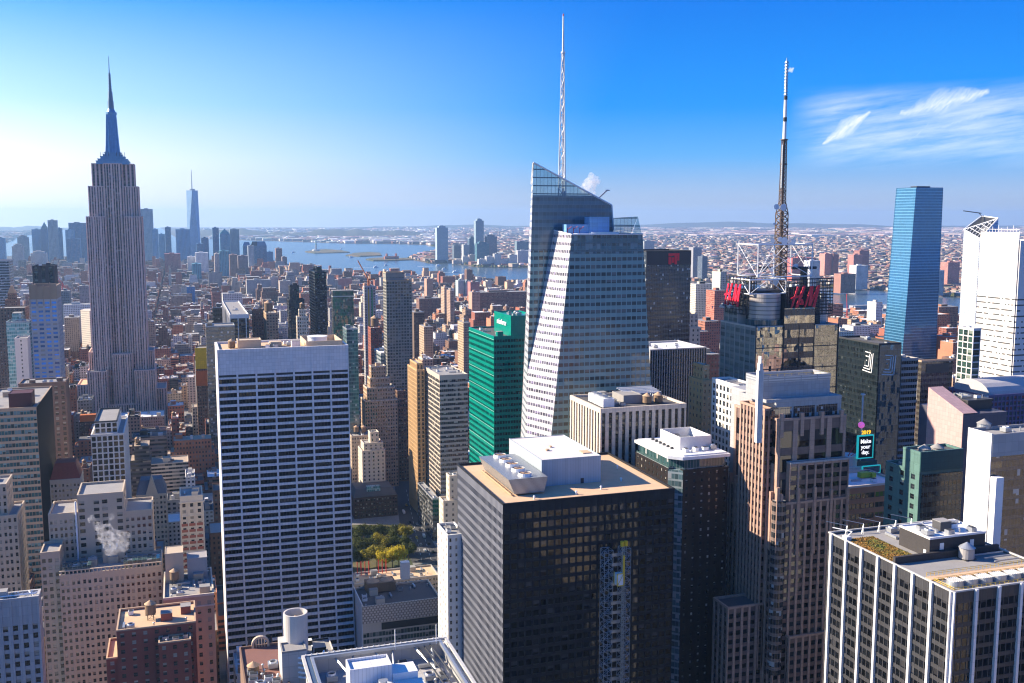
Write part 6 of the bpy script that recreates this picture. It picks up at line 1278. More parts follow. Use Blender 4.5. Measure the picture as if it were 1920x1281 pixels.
b = H('purple_grid_hotel', 'dark blue and purple gridded hotel with a rounded grey roof at right edge', (1850, 742), 640, 1965, sty(wallmat('violet_frame', (.10, .09, .20), .1, .5), panemat('teal_red_window', (.02, .05, .07), .4, (.25, .05, .07), mull=(1, 1)), bay=3.2, fl=3.4, ww=.7, wh=.7, pd=.5, sd=.1, pier=W_white, roof=roof_grey), dep=34, clut=0, fin=False); x0, x1, y0, y1, z = b.box
q = MB(); n = 10
for i in range(n): a, c_ = pi*i/n, pi*(i+1)/n; q.poly([(x0+4, y0+18-16*cos(a), z-1+9*sin(a)), (x1, y0+18-16*cos(a), z-1+9*sin(a)), (x1, y0+18-16*cos(c_), z-1+9*sin(c_)), (x0+4, y0+18-16*cos(c_), z-1+9*sin(c_))])
q.poly([(x0+4, y0+18-16*cos(pi*i/n), z-1+9*sin(pi*i/n)) for i in range(n+1)][::-1]); b.part('barrel_roof', wallmat('crumpled_grey_membrane', (.38, .37, .38), .5, .7), q); q = MB(); q.box(x0-.4, x0+1.2, y0-.4, y0+1.6, z-30, z-.1); b.part('white_corner', W_white, q); b.finish()
wb = wallmat('bright_white_wall', (.86, .85, .84), .04, .7)
b = CB('white_wall_building', 'building with a huge blank white side wall and grey panelled front', (1861, 816), 378, 1975, curtain('plum_glass', (.03, .025, .03), (.07, .055, .06), 3.9, 1.5, .3, .05, (.09, .08, .09), var=1.2, blind=.12), sx=1817, clut=6, cop=W_grey); x0, x1, y0, y1, z = b.box
q = MB().box(x0-.4, x0-.02, y0-.05, y1, 0, z+.6, 0, True); b.part('blank_wall', wb, q); q = MB().box(x0, x1, y0-.3, y0-.02, z-8.5, z+.2, 0, True); b.part('panel_band', W_conc, q); q = MB().box(x0-.05, x0+3.6, y0-3.2, y0-.32, 0, z-16, 0, True); b.part('corner_shaft', wb, q); b.tank(x0+9, y0+14, z-.9, 2.6, 2.0, .2, metal_grey, roof_grey)
gst = wallmat('sea_green_stone', (.10, .19, .17), .14, .5, joint=(2, 3.6))
b = H('sea_green_building', 'stepped sea-green stone building with two cone-topped tanks on roof', (1724, 886), 412, 1804, sty(gst, g_dark, bay=6.2, fl=4.3, ww=.36, wh=.52, pd=.35, sd=.03, roof=roof_tar), sx=1661, tiers=((0, 1, .0, .5, 8.5, dict(wh=.02)),), clut=0, fin=False); a0, a1, a2, a3, zt = b.topbox; x0, x1, y0, y1, z = b.box
for i in (.3, .6): b.tank(a0+i*(a1-a0), a2+.5*(a3-a2), zt-1, 2.6, 1.0, .1, roof_grey, roof_grey)
q = MB().box(x0+1.2, x1+.1, y0-.4, y0-.05, 0, z-1.2, 0, True); b.part('dark_front', curtain('dark_teal_front', (.008, .02, .024), (.02, .055, .06), 4.3, 2.1, .5, .12, (.02, .06, .065), rough=.1, var=.8, blind=.1, bcol=(.05, .09, .09)), q); q = MB().box(a0+.1, a1+.1, a2-.3, a2-.05, z+.3, zt-.2, 0, True); b.part('dark_panel', wallmat('dark_teal_panel', (.03, .10, .105), .15, .5, joint=(2, 2.2)), q); b.clutter(x0+2, x1-2, a3+2, y1-2, z-1, 5, 7); b.finish()
obr = wallmat('orange_brown_brick', (.46, .22, .11), .2, .8); b = H('striped_brick_office', 'tan and orange-brown striped office with green window panels and white roof', (1590, 913), 485, 1692, sty(obr, panemat('lime_green_window', (.02, .03, .02), .35, (.13, .26, .03), mull=(3, 1)), bay=8, fl=5.2, ww=.93, wh=.5, pd=.4, sd=.02, top=4, roof=roof_white, cop=W_cream), dep=26, clut=6, fin=False); x0, x1, y0, y1, z = b.box
q = MB(); q.box(x1-14, x1-8, y0+14, y0+17, z-.6, z+2); q.box(x1-8, x1-5.5, y0+13, y0+16, z-.6, z+1.6); b.part('air_unit', plain('lime_green_paint', (.25, .42, .04), .5), q); b.finish()
# the flag-pole building with the dropping ball and its screens
DT = 545; P = at_D(1587, 858, DT); x0 = P.x; y0 = P.y; x1 = colX(1652, y0, P.z); z = P.z
b = Bld('billboard_tower', 'slim white tower carrying a flagpole and stacked screens', 'building', (x0, x1, y0, y0+22, z), sty(W_white, g_dark), reg=True)
q = MB(); q.box(x0+1, x1, y0, y0+22, 0, z-6); q.cone(x0+5, y0+6, z-8, z, 5.2, 5.6, 24); b.part('wall', W_white, q); q = MB().box(x0+9, x1-1, y0+2, y0+20, z-6, z-3.5); b.part('roof', roof_tar, q)
s0, s1 = at_Y(1609, 859, y0-1), at_Y(1637, 817, y0-1)
def glow(name, col, e):
    m, t, b_ = newmat(name); b_.inputs['Base Color'].default_value = (*col, 1); b_.inputs['Emission Color'].default_value = (*col, 1); b_.inputs['Emission Strength'].default_value = e; return m
lit_w = glow('lit_lettering', (.9, .9, .9), .55); lit_g = glow('lit_gold_numerals', (.95, .55, .03), .5)
dscr = plain('dark_screen', (.012, .013, .03), .3); tealr = glow('lit_teal_frame', (.02, .50, .52), .3)
sg = thing('screen_sign', 'dark vertical screen in a teal border reading Make your day', 'sign', (s0.x, y0-1, s0.z)); q = MB().box(s0.x, s1.x, y0-1, y0+.2, s0.z, s1.z, 0, True); q.build('screen', dscr, sg)
q = MB(); t_ = .55
for (a, c_, d_, e_) in ((s0.x-t_, s1.x+t_, s1.z, s1.z+t_), (s0.x-t_, s1.x+t_, s0.z-t_, s0.z), (s0.x-t_, s0.x, s0.z, s1.z), (s1.x, s1.x+t_, s0.z, s1.z)): q.box(a, c_, y0-1.15, y0+.2, d_, e_, 0, True)
q.build('frame', tealr, sg); cx_ = (s0.x+s1.x)/2
letters('Make\ny\u00b0ur\nday.' if False else 'Make\nyour\nday.', 'lettering', lit_w, frameN(cx_, y0-1.05, (s0.z+s1.z)/2), 3.2, .06, 0, .06, sg, .95)
tag(letters('2019', 'numeral_sign', lit_g, frameN(cx_+.3, y0-.6, s1.z+2.0), 3.0, .2, 0, .06), 'golden 2019 numerals above the teal-bordered screen', 'sign')
pp = at_Y(1615, 815, y0+4); pt = at_Y(1615, 741, y0+4); pbz = at_Y(1615, 797, y0+4)
q = MB(); q.tube((pp.x, y0+4, z-4), (pp.x, y0+4, pt.z), .45, 8); q.cone(pp.x, y0+4, pt.z, pt.z+.6, 1.3, 1.3, 10, bottom=True); fpole = q.build('flagpole', plain('pole_grey', (.60, .61, .63), .5), b.o)
def ball(m, c_, r, nu=16, nv=10):
    for i in range(nv):
        for j in range(nu):
            f = lambda a, e: (c_[0]+r*cos(a)*cos(e), c_[1]+r*sin(a)*cos(e), c_[2]+r*sin(e)); a0, a1, e0, e1 = 2*pi*j/nu, 2*pi*(j+1)/nu, -pi/2+pi*i/nv, -pi/2+pi*(i+1)/nv
            m.poly([f(a0, e0), f(a1, e0), f(a1, e1), f(a0, e1)], rnd=((i*7+j*13) % 10)/10)
bm_ = newmat('faceted_crystal_ball'); t = bm_[1]; r = t.attr('rnd'); t.put(bm_[2].inputs['Base Color'], t.mix(t.m('GREATER_THAN', r, .55), (.45, .08, .55, 1), (.75, .12, .25, 1))); bm_[2].inputs['Roughness'].default_value = .2; bm_[2].inputs['Emission Color'].default_value = (.6, .12, .5, 1); bm_[2].inputs['Emission Strength'].default_value = .35
q = MB(); ball(q, (pbz.x, y0+4, pbz.z), 1.8); o = q.build('time_ball', bm_[0]); tag(o, 'round purple and red crystal ball on the flagpole', 'ball')
q = MB(); q.beam((s0.x-5, y0+3, z-2), (s0.x+1, y0+1.5, s1.z-3), .4); q.beam((s0.x-5, y0+3, z-2), (s0.x+1, y0+1.5, s0.z+3), .3); b.part('sign_brace', metal_red, q)
l0, l1 = at_Y(1618, 888, y0-.8), at_Y(1650, 873, y0-.8); sg2 = thing('screen_sign', 'low colourful screen in teal border under the tall dark one', 'sign', (l0.x, y0-.8, l0.z))
pic = newmat('screen_picture'); t = pic[1]; n = t.noise(t.geo(), .45, 3, .6, True); t.put(pic[2].inputs['Base Color'], t.mix(.6, n, (.08, .10, .12, 1))); q = MB().box(l0.x, l1.x, y0-.8, y0-.05, l0.z, l1.z, 0, True); q.build('screen', pic[0], sg2)
q = MB()
for (a, c_, d_, e_) in ((l0.x-.4, l1.x+.4, l1.z, l1.z+.4), (l0.x-.4, l1.x+.4, l0.z-.4, l0.z), (l0.x-.4, l0.x, l0.z, l1.z), (l1.x, l1.x+.4, l0.z, l1.z)): q.box(a, c_, y0-.9, y0-.05, d_, e_, 0, True)
q.build('frame', tealr, sg2)
# --- nearest roofs at the bottom edge
P = at_D(565, 1227, 272); zN = P.z; yN = P.y; xL = P.x; xR = colX(837, yN, zN)
b = Bld('frame_roof_tower', 'near tower top ringed by a steel gantry frame around white plant rooms', 'skyscraper', (xL, xR, yN-42, yN, zN), sty(W_conc, g_dark, bay=3, fl=4, ww=.6, wh=.6)); b.wall.box(xL+1, xR-1, yN-42, yN-1, 0, zN-5.5, 0)
b.wall.box(xL, xR, yN-42, yN-1, 0, zN-12, 0)
for (nm, r, zz) in (('gantry_rail', (0, 0), 0), ('gantry_rail', (2.2, 2.2), .2)):
    q = MB(); e = r[0]; q.ring(xL+e, xR-e, yN-42+e, yN-e, zN-1.2+zz, zN-.3+zz, .8); b.part(nm, metal_grey if e else conc, q)
q = MB(); q.ring(xL+1, xR-1, yN-41, yN-1, zN-6, zN-1.2, .5); b.part('parapet', conc, q); q = MB(); q.box(xL+.9, xL+2.1, yN-41, yN-1, zN-.9, zN-.55, 0, True); b.part('gantry_deck', plain('blue_grey_deck', (.06, .10, .17), .5), q)
for i in range(7): q = MB(); a = xL+3+i*(xR-xL-8)/6; q.beam((a, yN-1, zN-1), (a+(4 if i % 2 else -2), yN-14, zN-3.5), .45); b.part('gantry_strut', metal_grey, q)
w0 = at_z(655, 1262, zN+1).x; yw = at_z(700, 1232, zN+3.5).y
q = MB(); bx0, bx1 = colX(656, yw-7, zN+3.6), colX(735, yw-7, zN+3.6); q.box(bx0, bx1, yw-7, yw, zN-5.5, zN+3.2); q.ring(bx0, bx1, yw-7, yw, zN+3.2, zN+3.9, .3); b.part('plant_house', wallmat('white_metal_house', (.70, .70, .72), .08, .5, joint=(1, 60)), q)
q = MB(); q.box(bx0+1, bx1+8, yw-22, yw-7.1, zN-5.5, zN-.8); q.box(bx1+.1, bx1+7, yw-7, yw-1, zN-5.5, zN+1.2); b.part('lower_house', roof_white, q)
q = MB(); q.cone(bx1-3, yw-10, zN-.8, zN+1.4, 1.3, 1.3, 16); q.box(bx1-5.5, bx1-3, yw-11, yw-9, zN-.8, zN+.6); q.tube((bx1-3, yw-10, zN+.8), (bx1-1, yw-12, zN+.8), .6, 10); b.part('blower', metal_grey, q)
b.clutter(xL+4, xR-4, yN-12, yN-4, zN-5.5, 10, 6); b.clutter(bx1+9, xR-4, yN-26, yN-13, zN-5.5, 8, 16)
for i in range(3): q = MB(); a = xR-7+i*1.7; q.tube((a, yN-40, zN-1.5+.3*i), (a-2, yN-3, zN-1.5+.3*i), .24, 8); b.part('pipe', metal_dark, q)
for px in (741, 818): q = MB(); q.tube((colX(px, yN-3, zN), yN-3, zN-1), (colX(px, yN-3, zN), yN-3, zN+5), .12, 5); b.part('rod', metal_white, q)
for i in range(26): q = MB() if i == 0 else q; a = xL+1+i*(xR-xL-2)/25; q.box(a, a+.2, yN-.6, yN-.4, zN-.3, zN+.05)
b.part('lamp_stud', metal_white, q)
q = MB(); nb = 9
for f, L_ in (('E', 42),):
    for i in range(14): q.box(xL-.06, xL, yN-41+i*3, yN-41+i*3+1.9, 0, zN-14, 0, True)
b.part('window_strip', g_black, q); b.wall.build('wall', [W_conc], b.o)
# concrete tank cylinder on its block
DC = 300; pc = at_D(555, 1200, DC); r = 22*DC/F*1.06; ztop = at_D(555, 1148, DC).z
b = Bld('tank_block', 'concrete block carrying an open cylinder with a conical tank inside', 'building', (at_Y(525, 1200, pc.y-4).x, at_Y(571, 1200, pc.y-4).x, pc.y-9, pc.y+4, pc.z), sty(conc)); x0, x1, y0, y1, z = b.box
b.wall.box(x0, x1, y0, y1, 0, z); q = MB(); q.ring(x0, x1, y0, y0+7, z, z+.6, .4); q.box(x0+.5, x1-.5, y0+.5, y0+6.5, z, z+.15); b.part('roof', roof_grey, q); b.wall.build('wall', [conc], b.o)
q = MB(); q.cone(pc.x, pc.y, z-3, ztop, r, r, 32, cap=False); q.cone(pc.x, pc.y, z-3, ztop, r-.5, r-.5, 32, cap=False); n = 32
for i in range(n): a, c_ = 2*pi*i/n, 2*pi*(i+1)/n; q.poly([(pc.x+r*cos(a), pc.y+r*sin(a), ztop), (pc.x+r*cos(c_), pc.y+r*sin(c_), ztop), (pc.x+(r-.5)*cos(c_), pc.y+(r-.5)*sin(c_), ztop), (pc.x+(r-.5)*cos(a), pc.y+(r-.5)*sin(a), ztop)])
b.part('cylinder', wallmat('stained_concrete', (.56, .52, .47), .3, .85, streak=.35, sc=1.6), q); q = MB(); q.cone(pc.x, pc.y, ztop-7, ztop-3.2, r-1.0, r-1.0, 24); q.cone(pc.x, pc.y, ztop-3.2, ztop-.9, r-.8, 0, 24); b.part('tank', cone_tan, q)
q = MB()
for i in range(5):
    zz = z-2-i*1.5; q = MB()
    for k in range(8): a, c_ = -pi/2-.9+k*.3, -pi/2-.9+(k+1)*.3; q.tube((x1+1+4.5*cos(a), y0+3+4.5*sin(a), zz), (x1+1+4.5*cos(c_), y0+3+4.5*sin(c_), zz), .35, 6)
    b.part('curved_pipe', metal_white, q)
DB = 315; p = at_D(449, 1214, DB); x0, x1 = p.x, colX(524, p.y, p.z)
b = Bld('red_roof_block', 'reddish brown flat roof with a small arched gable and scattered plant', 'building', (x0, x1, p.y-38, p.y, p.z), sty(W_brown)); z = p.z; b.wall.box(x0, x1, p.y-38, p.y, 0, z-.8)
q = MB().box(x0+.4, x1-.4, p.y-37.6, p.y-.4, z-.8, z-.5); b.part('roof', wallmat('red_brown_membrane', (.20, .10, .08), .35, .9, sc=3), q); q = MB(); q.ring(x0-.1, x1+.1, p.y-38, p.y, z-.8, z+.2, .5); b.part('parapet', W_brown, q)
q = MB(); ax = x0+.52*(x1-x0); yy = p.y-.2
for i in range(10): a, c_ = pi*i/10, pi*(i+1)/10; q.poly([(ax+2.8*cos(c_), yy-.8, z+.6+2.6*sin(c_)), (ax+2.8*cos(a), yy-.8, z+.6+2.6*sin(a)), (ax+2.1*cos(a), yy-.8, z+.6+1.9*sin(a)), (ax+2.1*cos(c_), yy-.8, z+.6+1.9*sin(c_))][::-1]); q.poly([(ax+2.8*cos(a), yy-.8, z+.6+2.6*sin(a)), (ax+2.8*cos(c_), yy-.8, z+.6+2.6*sin(c_)), (ax+2.8*cos(c_), yy+.4, z+.6+2.6*sin(c_)), (ax+2.8*cos(a), yy+.4, z+.6+2.6*sin(a))][::-1])
q.box(ax-2.8, ax-2.1, yy-.8, yy+.4, z-.6, z+.7); q.box(ax+2.1, ax+2.8, yy-.8, yy+.4, z-.6, z+.7)
for i in range(4): q.box(ax-1.5+i*.9, ax-1.25+i*.9, yy-.6, yy, z-.6, z+2.1)
b.part('arched_gable', W_beige, q); b.clutter(x0+1, x1-2, p.y-36, p.y-14, z-.5, 16, 4); b.tank(x0+3, p.y-20, z-.6, 1.8, 2.4, .4); b.wall.build('wall', [W_brown], b.o)
# unseen slabs added beyond the frame for the reflections they give
st_r = sty(lime, g_dark, bay=5, fl=20, ww=.4, wh=.9, pd=.5, sd=.3, indiv=False)
for (nm, lb, bx) in (('limestone_slab', 'limestone slab of tall piers, mirrored in the dark tower fronts', (262, 320, 95, 140, 168)), ('limestone_slab', 'taller limestone slab beyond the frame mirrored in glass fronts', (262, 330, 5, 55, 190)), ('limestone_slab', 'limestone tower off to the right mirrored in the masted tower front', (480, 560, 60, 110, 150)), ('limestone_slab', 'brown theatre district tower off to the right, mirrored in the masted tower front', (600, 700, 30, 90, 170))):
    b = Bld(nm, lb, 'building', bx, st_r, 'unseen slabs added for their reflections'); b.tier(bx[0], bx[1], bx[2], bx[3], 0, bx[4], 'ES'); b.finish()
# ------------------------------------------------------------------ the ordinary city: blocks, lots, far shore
def citymat():
    m, t, b = newmat('city_facade'); u, v = t.sep(t.uv())[:2]; col = t.attr('col', 'Color'); col2 = t.attr('col2', 'Color'); wv = t.sep(t.attr('win', 'Vector'))
    fu, fv = t.m('DIVIDE', u, wv[0]), t.m('DIVIDE', v, wv[1]); cu, cv = t.m('FRACT', fu), t.m('FRACT', fv)
    cell = t.comb(t.m('FLOOR', fu), t.m('FLOOR', fv), t.m('MULTIPLY', t.attr('rnd'), 97.0)); r = t.white(cell)
    wide = wv[2]
    hw = t.m('ADD', .19, t.m('MULTIPLY', wide, .3)); k = t.m('MULTIPLY', t.m('LESS_THAN', t.m('ABSOLUTE', t.m('SUBTRACT', cu, .5)), hw), t.m('LESS_THAN', t.m('ABSOLUTE', t.m('SUBTRACT', cv, .52)), .25))
    nz = t.sep(t.geo('Normal'))[2]; up = t.m('GREATER_THAN', nz, .4); nX = t.m('ABSOLUTE', t.sep(t.geo('Normal'))[0]); k = t.m('MULTIPLY', k, t.m('SUBTRACT', 1.0, t.m('MULTIPLY', t.m('GREATER_THAN', nX, .7), t.m('LESS_THAN', t.attr('rnd'), .45)))); k = t.m('MULTIPLY', k, t.m('SUBTRACT', 1.0, up))
    P = t.geo(); n = t.noise(P, .06, 4, .65); n2 = t.noise(P, .5, 4, .7); f = t.m('ADD', .55, t.m('ADD', t.m('MULTIPLY', n, .45), t.m('MULTIPLY', n2, .45)))
    base = t.mix(up, col, col2); base = t.v('MULTIPLY', base, t.comb(f, f, f))
    wc = t.mix(t.m('LESS_THAN', r, .22), (.016, .02, .026, 1), (.22, .20, .17, 1))
    t.put(b.inputs['Base Color'], t.mix(k, base, wc)); t.put(b.inputs['Roughness'], t.fmix(k, .85, .12)); b.inputs['Specular IOR Level'].default_value = .4
    return m
M_city = citymat()
PAL = [((.33, .115, .075), 'red brick'), ((.20, .105, .07), 'brown brick'), ((.46, .31, .21), 'tan brick'), ((.55, .47, .37), 'cream stone'), ((.32, .31, .30), 'grey stone'), ((.66, .63, .60), 'white brick'), ((.10, .10, .11), 'charcoal'), ((.44, .18, .10), 'rust brick')]
ROOFS = [((.10, .10, .105), 'dark'), ((.30, .29, .28), 'grey'), ((.72, .71, .70), 'white'), ((.45, .35, .26), 'tan')]
def inside(p, poly):
    x, y = p; c_ = False; n = len(poly); j = n-1
    for i in range(n):
        (xi, yi), (xj, yj) = poly[i], poly[j]
        if (yi > y) != (yj > y) and x < (xj-xi)*(y-yi)/(yj-yi)+xi: c_ = not c_
        j = i
    return c_
HS = []
for (a, c_, d_, e_, z) in HB:
    pts = [proj((x, y, z)) for x in (a, c_) for y in (d_, e_) if Vector((x, y, z)).dot(HF) > 60]
    if len(pts) == 4: HS.append((min(p[0] for p in pts)-1, max(p[0] for p in pts)+1, max(p[1] for p in pts), Vector((a, d_, 0)).dot(HF)))
PARK = [gp(*p) for p in ((655, 1090), (655, 985), (742, 985), (735, 900), (775, 898), (800, 975), (850, 1075))]
PARK = ccw(PARK)
rg = random.Random(11); LOTS = []
AVE, ST = 275.0, 80.0
for bi in range(-5, 24):
    for bj in range(5, 72):
        bx0, bx1, by0, by1 = 215+bi*AVE+14, 215+(bi+1)*AVE-14, bj*ST+7, (bj+1)*ST-7
        D = Vector(((bx0+bx1)/2, (by0+by1)/2, 0)).dot(HF)
        if D < 480: continue
        if D > 1050: bx0 -= 9; bx1 += 9; by0 -= 2; by1 += 2
        px = proj(((bx0+bx1)/2, (by0+by1)/2, 20))[0]; mg = 190*1900/D
        if px < -mg or px > 1920+mg: continue
        for row in range(2):
            x = bx0
            while x < bx1-6:
                wd = rg.choice((7.6, 7.6, 12, 15, 18, 22, 30, 38)) if D < 2600 else rg.choice((8, 15, 22, 30, 45))
                wd = min(wd, bx1-x); x0, x1 = x, x+wd-.15; x += wd
                y0 = by0 if row == 0 else by0+33.5; dep = rg.uniform(22, 32.5); y0, y1 = (y0, y0+dep) if row == 0 else (by1-dep, by1)
                if wd < 6: continue
                cx, cy = (x0+x1)/2, (y0+y1)/2
                if any(x1 > a-2 and x0 < c_+2 and y1 > d_-2 and y0 < e_+2 for a, c_, d_, e_ in FP): continue
                if not inside((cx, cy), MAN) or not inside((cx+40, cy+40), MAN): continue
                if 40 < cx < 120 and 690 < cy < 880: continue
                if inside((cx, cy), PARK) or inside((x0, y0), PARK) or inside((x1, y0), PARK) or inside((x0, y1), PARK): continue
                d = Vector((cx, cy, 0)).dot(HF); pxc, pyc = proj((cx, cy, 0)); west = cx > 1.0*215+500
                if d < 700: h = rg.uniform(18, 48)
                elif d < 1150: h = rg.choice((rg.uniform(18, 40), rg.uniform(30, 62)))
                elif d < 2300: h = rg.choice((rg.uniform(13, 26), rg.uniform(17, 36), rg.uniform(26, 56)))
                elif d < 3600: h = rg.choice((rg.uniform(10, 18), rg.uniform(12, 22), rg.uniform(18, 34)))
                else: h = rg.choice((rg.uniform(12, 24), rg.uniform(18, 40)))
                if rg.random() < .045 and d > 1100: h += rg.uniform(15, 45)
                if cx > .42*cy and d > 1000 and rg.random() < .05: h += 28
                if pxc > 1180 and not inside((cx+560, cy+120), MAN): h = min(h, 13)
                top = proj((cx, y0, h))[1]
                lim = 700 if pxc < 160 and d < 1100 else (730 if pxc < 400 and d < 1150 else 0)
                if d < 760 and pxc < 660: lim = 880
                if 640 < pxc < 880 and d < 1000: lim = 905
                if pxc > 1210 and d < 900: lim = 800
                if lim and top < lim: h = max(9, h-(lim-top)*d/1900)
                if 655 < pxc < 890 and d < 790: continue
                vis = not any(a < pxc < c_ and proj((cx, cy, h))[1] > e_-2 and dd < d for a, c_, e_, dd in HS) and -20 < pxc < 1940
                LOTS.append((x0, x1, y0, y1, h, d, pxc, top, vis, wd))
score = lambda L: (L[9]*1900/L[5])*((L[4]+10)*1900/L[5]) if L[8] else 0
LOTS.sort(key=score, reverse=True)
def lot_style(rg, d, cx, cy):
    wts = [5, 4, 4, 3, 3, 2, 1.2, 2.4]
    if cx > .42*cy: wts = [8, 4, 3, 2, 2, 2, 1, 5]
    k = rg.choices(range(8), wts)[0]; c_ = PAL[k][0]; f = rg.uniform(.75, 1.2); c_ = tuple(min(.8, v*f) for v in c_)
    r = rg.choices(range(4), [5, 4, 4, 2])[0]; q = rg.uniform(.75, 1.15)
    return k, c_, r, tuple(min(.8, v*q) for v in ROOFS[r][0])
def where(px, d):
    a = ('by the left frame edge' if px < 60 else 'left of the deco skyscraper' if px < 165 else 'by the deco skyscraper foot' if px < 290 else 'between deco skyscraper and grey slab' if px < 405 else
         'above grey slab roof, left' if px < 530 else 'above grey slab roof, right' if px < 655 else 'just right of the grey slab' if px < 720 else 'near the window grid tower' if px < 780 else 'left of the green tower' if px < 880 else
         'behind the green tower' if px < 1000 else 'behind the glass crystal' if px < 1215 else 'behind the finned tower' if px < 1330 else 'left of the masted tower' if px < 1420 else 'behind the masted tower' if px < 1575 else
         'left of the blue tower' if px < 1665 else 'right of the blue tower' if px < 1800 else 'by the white rod-screened tower')
    return a, ('front rows' if d < 900 else 'near blocks' if d < 1250 else 'middle blocks' if d < 1700 else 'farther blocks' if d < 2400 else 'towards the water')
def lot_mesh(m, L, k, c_, r, rc, rg, clutter=True):
    x0, x1, y0, y1, h = L[:5]; bay = rg.uniform(2.6, 4.2); win = (bay, rg.uniform(3.1, 3.9), 1.0 if (k == 6 or rg.random() < .08) else rg.uniform(0, .35)); rnd = rg.random()
    m.box(x0, x1, y0, y1, 0, h, col=c_, col2=rc, win=win, rnd=rnd)
    t_ = .45; dk = tuple(v*.9 for v in c_)
    for (a, b2, c2, d2) in ((x0, x1, y0, y0+t_), (x0, x1, y1-t_, y1), (x0, x0+t_, y0+t_, y1-t_), (x1-t_, x1, y0+t_, y1-t_)): m.box(a, b2, c2, d2, h, h+.9, col=dk, col2=tuple(min(.8, v*1.15) for v in dk), win=(99, 99, 0))
    if x1-x0 > 17 and rg.random() < .45 and L[5] > 800:                # set back upper storeys
        a = rg.uniform(2, 5); e = rg.uniform(6, 15); m.box(x0+a, x1-a*rg.random()*1.5, y0+a, y1-2, h, h+e, col=c_, col2=rc, win=win, rnd=rnd); return (x0+a, x1-a*1.5, y0+a, y1-2, h+e)
    return (x0, x1, y0, y1, h)
def roof_bits(m, T, rg, n):
    x0, x1, y0, y1, h = T
    for _ in range(n):
        w_, d_, e = rg.uniform(1.2, 4.5), rg.uniform(1.2, 4), rg.uniform(.8, 3.6)
        if x1-x0 < w_+1.5 or y1-y0 < d_+1.5: continue
        x, y = rg.uniform(x0+.6, x1-w_-.6), rg.uniform(y0+.6, y1-d_-.6); g = rg.choice(((.7, .7, .7), (.5, .5, .52), (.2, .2, .2), (.32, .2, .14), (.45, .4, .35)))
        m.box(x, x+w_, y, y+d_, h, h+e, col=g, col2=tuple(min(.8, v*1.1) for v in g), win=(99, 99, 0))
N_IND = 292
for i, L in enumerate(LOTS[:N_IND]):
    if score(L) <= 0: break
    x0, x1, y0, y1, h, d, px = L[:7]; k, c_, r, rc = lot_style(rg, d, x0, y0); m = MB(); m.extra = True
    cx, cy = (x0+x1)/2, (y0+y1)/2; a, far_ = where(px, d)
    size = 'slim' if x1-x0 < 11 else 'broad' if x1-x0 > 27 else 'mid-sized'
    hgt = 'low' if h < 20 else 'tall' if h > 46 else 'medium'
    big = d < 1700; tk = big and rg.random() < .35
    o = thing('city_building', '%s %s building%s%s, %s, %s' % (size if h < 46 else 'tall', PAL[k][1], ', %s roof' % ROOFS[r][1] if not tk else '', ' with tank' if tk else '', a, far_), 'building', (cx, cy, 0), 'ordinary city blocks between the towers')
    T = lot_mesh(m, L, k, c_, r, rc, rg); m.build('wall', M_city, o)
    q = MB(); q.extra = True
    bw_, bd = min(6, (T[1]-T[0])*.4), min(7, (T[3]-T[2])*.3); bx_, by_ = rg.uniform(T[0]+.6, T[1]-bw_-.6), rg.uniform(T[2]+2, T[3]-bd-1); g = tuple(v*.95 for v in c_)
    q.box(bx_, bx_+bw_, by_, by_+bd, T[4], T[4]+rg.uniform(2.8, 5), col=g, col2=rc, win=(99, 99, 0)); q.build('bulkhead', M_city, o)
    if big:
        for _ in range(4 if x1-x0 > 14 else 2): q = MB(); q.extra = True; roof_bits(q, T, rg, 1); q.build('air_unit', M_city, o)
        if tk:
            q = MB(); tx, ty = rg.uniform(T[0]+2, T[1]-2), rg.uniform(T[2]+3, T[3]-3); tz = T[4]
            for j in range(4): q.box(tx+(-1.2 if j % 2 else 1.0), tx+(-1.0 if j % 2 else 1.2), ty+(-1.2 if j < 2 else 1), ty+(-1 if j < 2 else 1.2), tz, tz+2.6, 1)
            q.cone(tx, ty, tz+2.6, tz+6, 1.8, 1.75, 12, 0); q.cone(tx, ty, tz+6, tz+7.5, 2.0, 0, 12, 2); q.build('water_tank', [wood_tank, metal_dark, cone_tan], o)
m = MB(); m.extra = True
for L in LOTS[N_IND:]:
    k, c_, r, rc = lot_style(rg, L[5], L[0], L[2]); T = lot_mesh(m, L, k, c_, r, rc, rg)
    if L[5] < 3800: roof_bits(m, T, rg, 3 if L[5] < 2200 else 2)
m.build('city_blocks', M_city, None, kind='stuff')
# pavements of the blocks
m = MB()
for bi in range(-5, 24):
    for bj in range(5, 66):
        bx0, bx1, by0, by1 = 215+bi*AVE+10, 215+(bi+1)*AVE-10, bj*ST+4, (bj+1)*ST-4
        if Vector((bx0, by0, 0)).dot(HF) < 450 or not inside((bx1, by1), MAN) or not inside((bx0, by1), MAN): continue
        m.box(bx0, bx1, by0, by1, .0, .15)
m.build('pavement', M_pave, None, kind='structure')

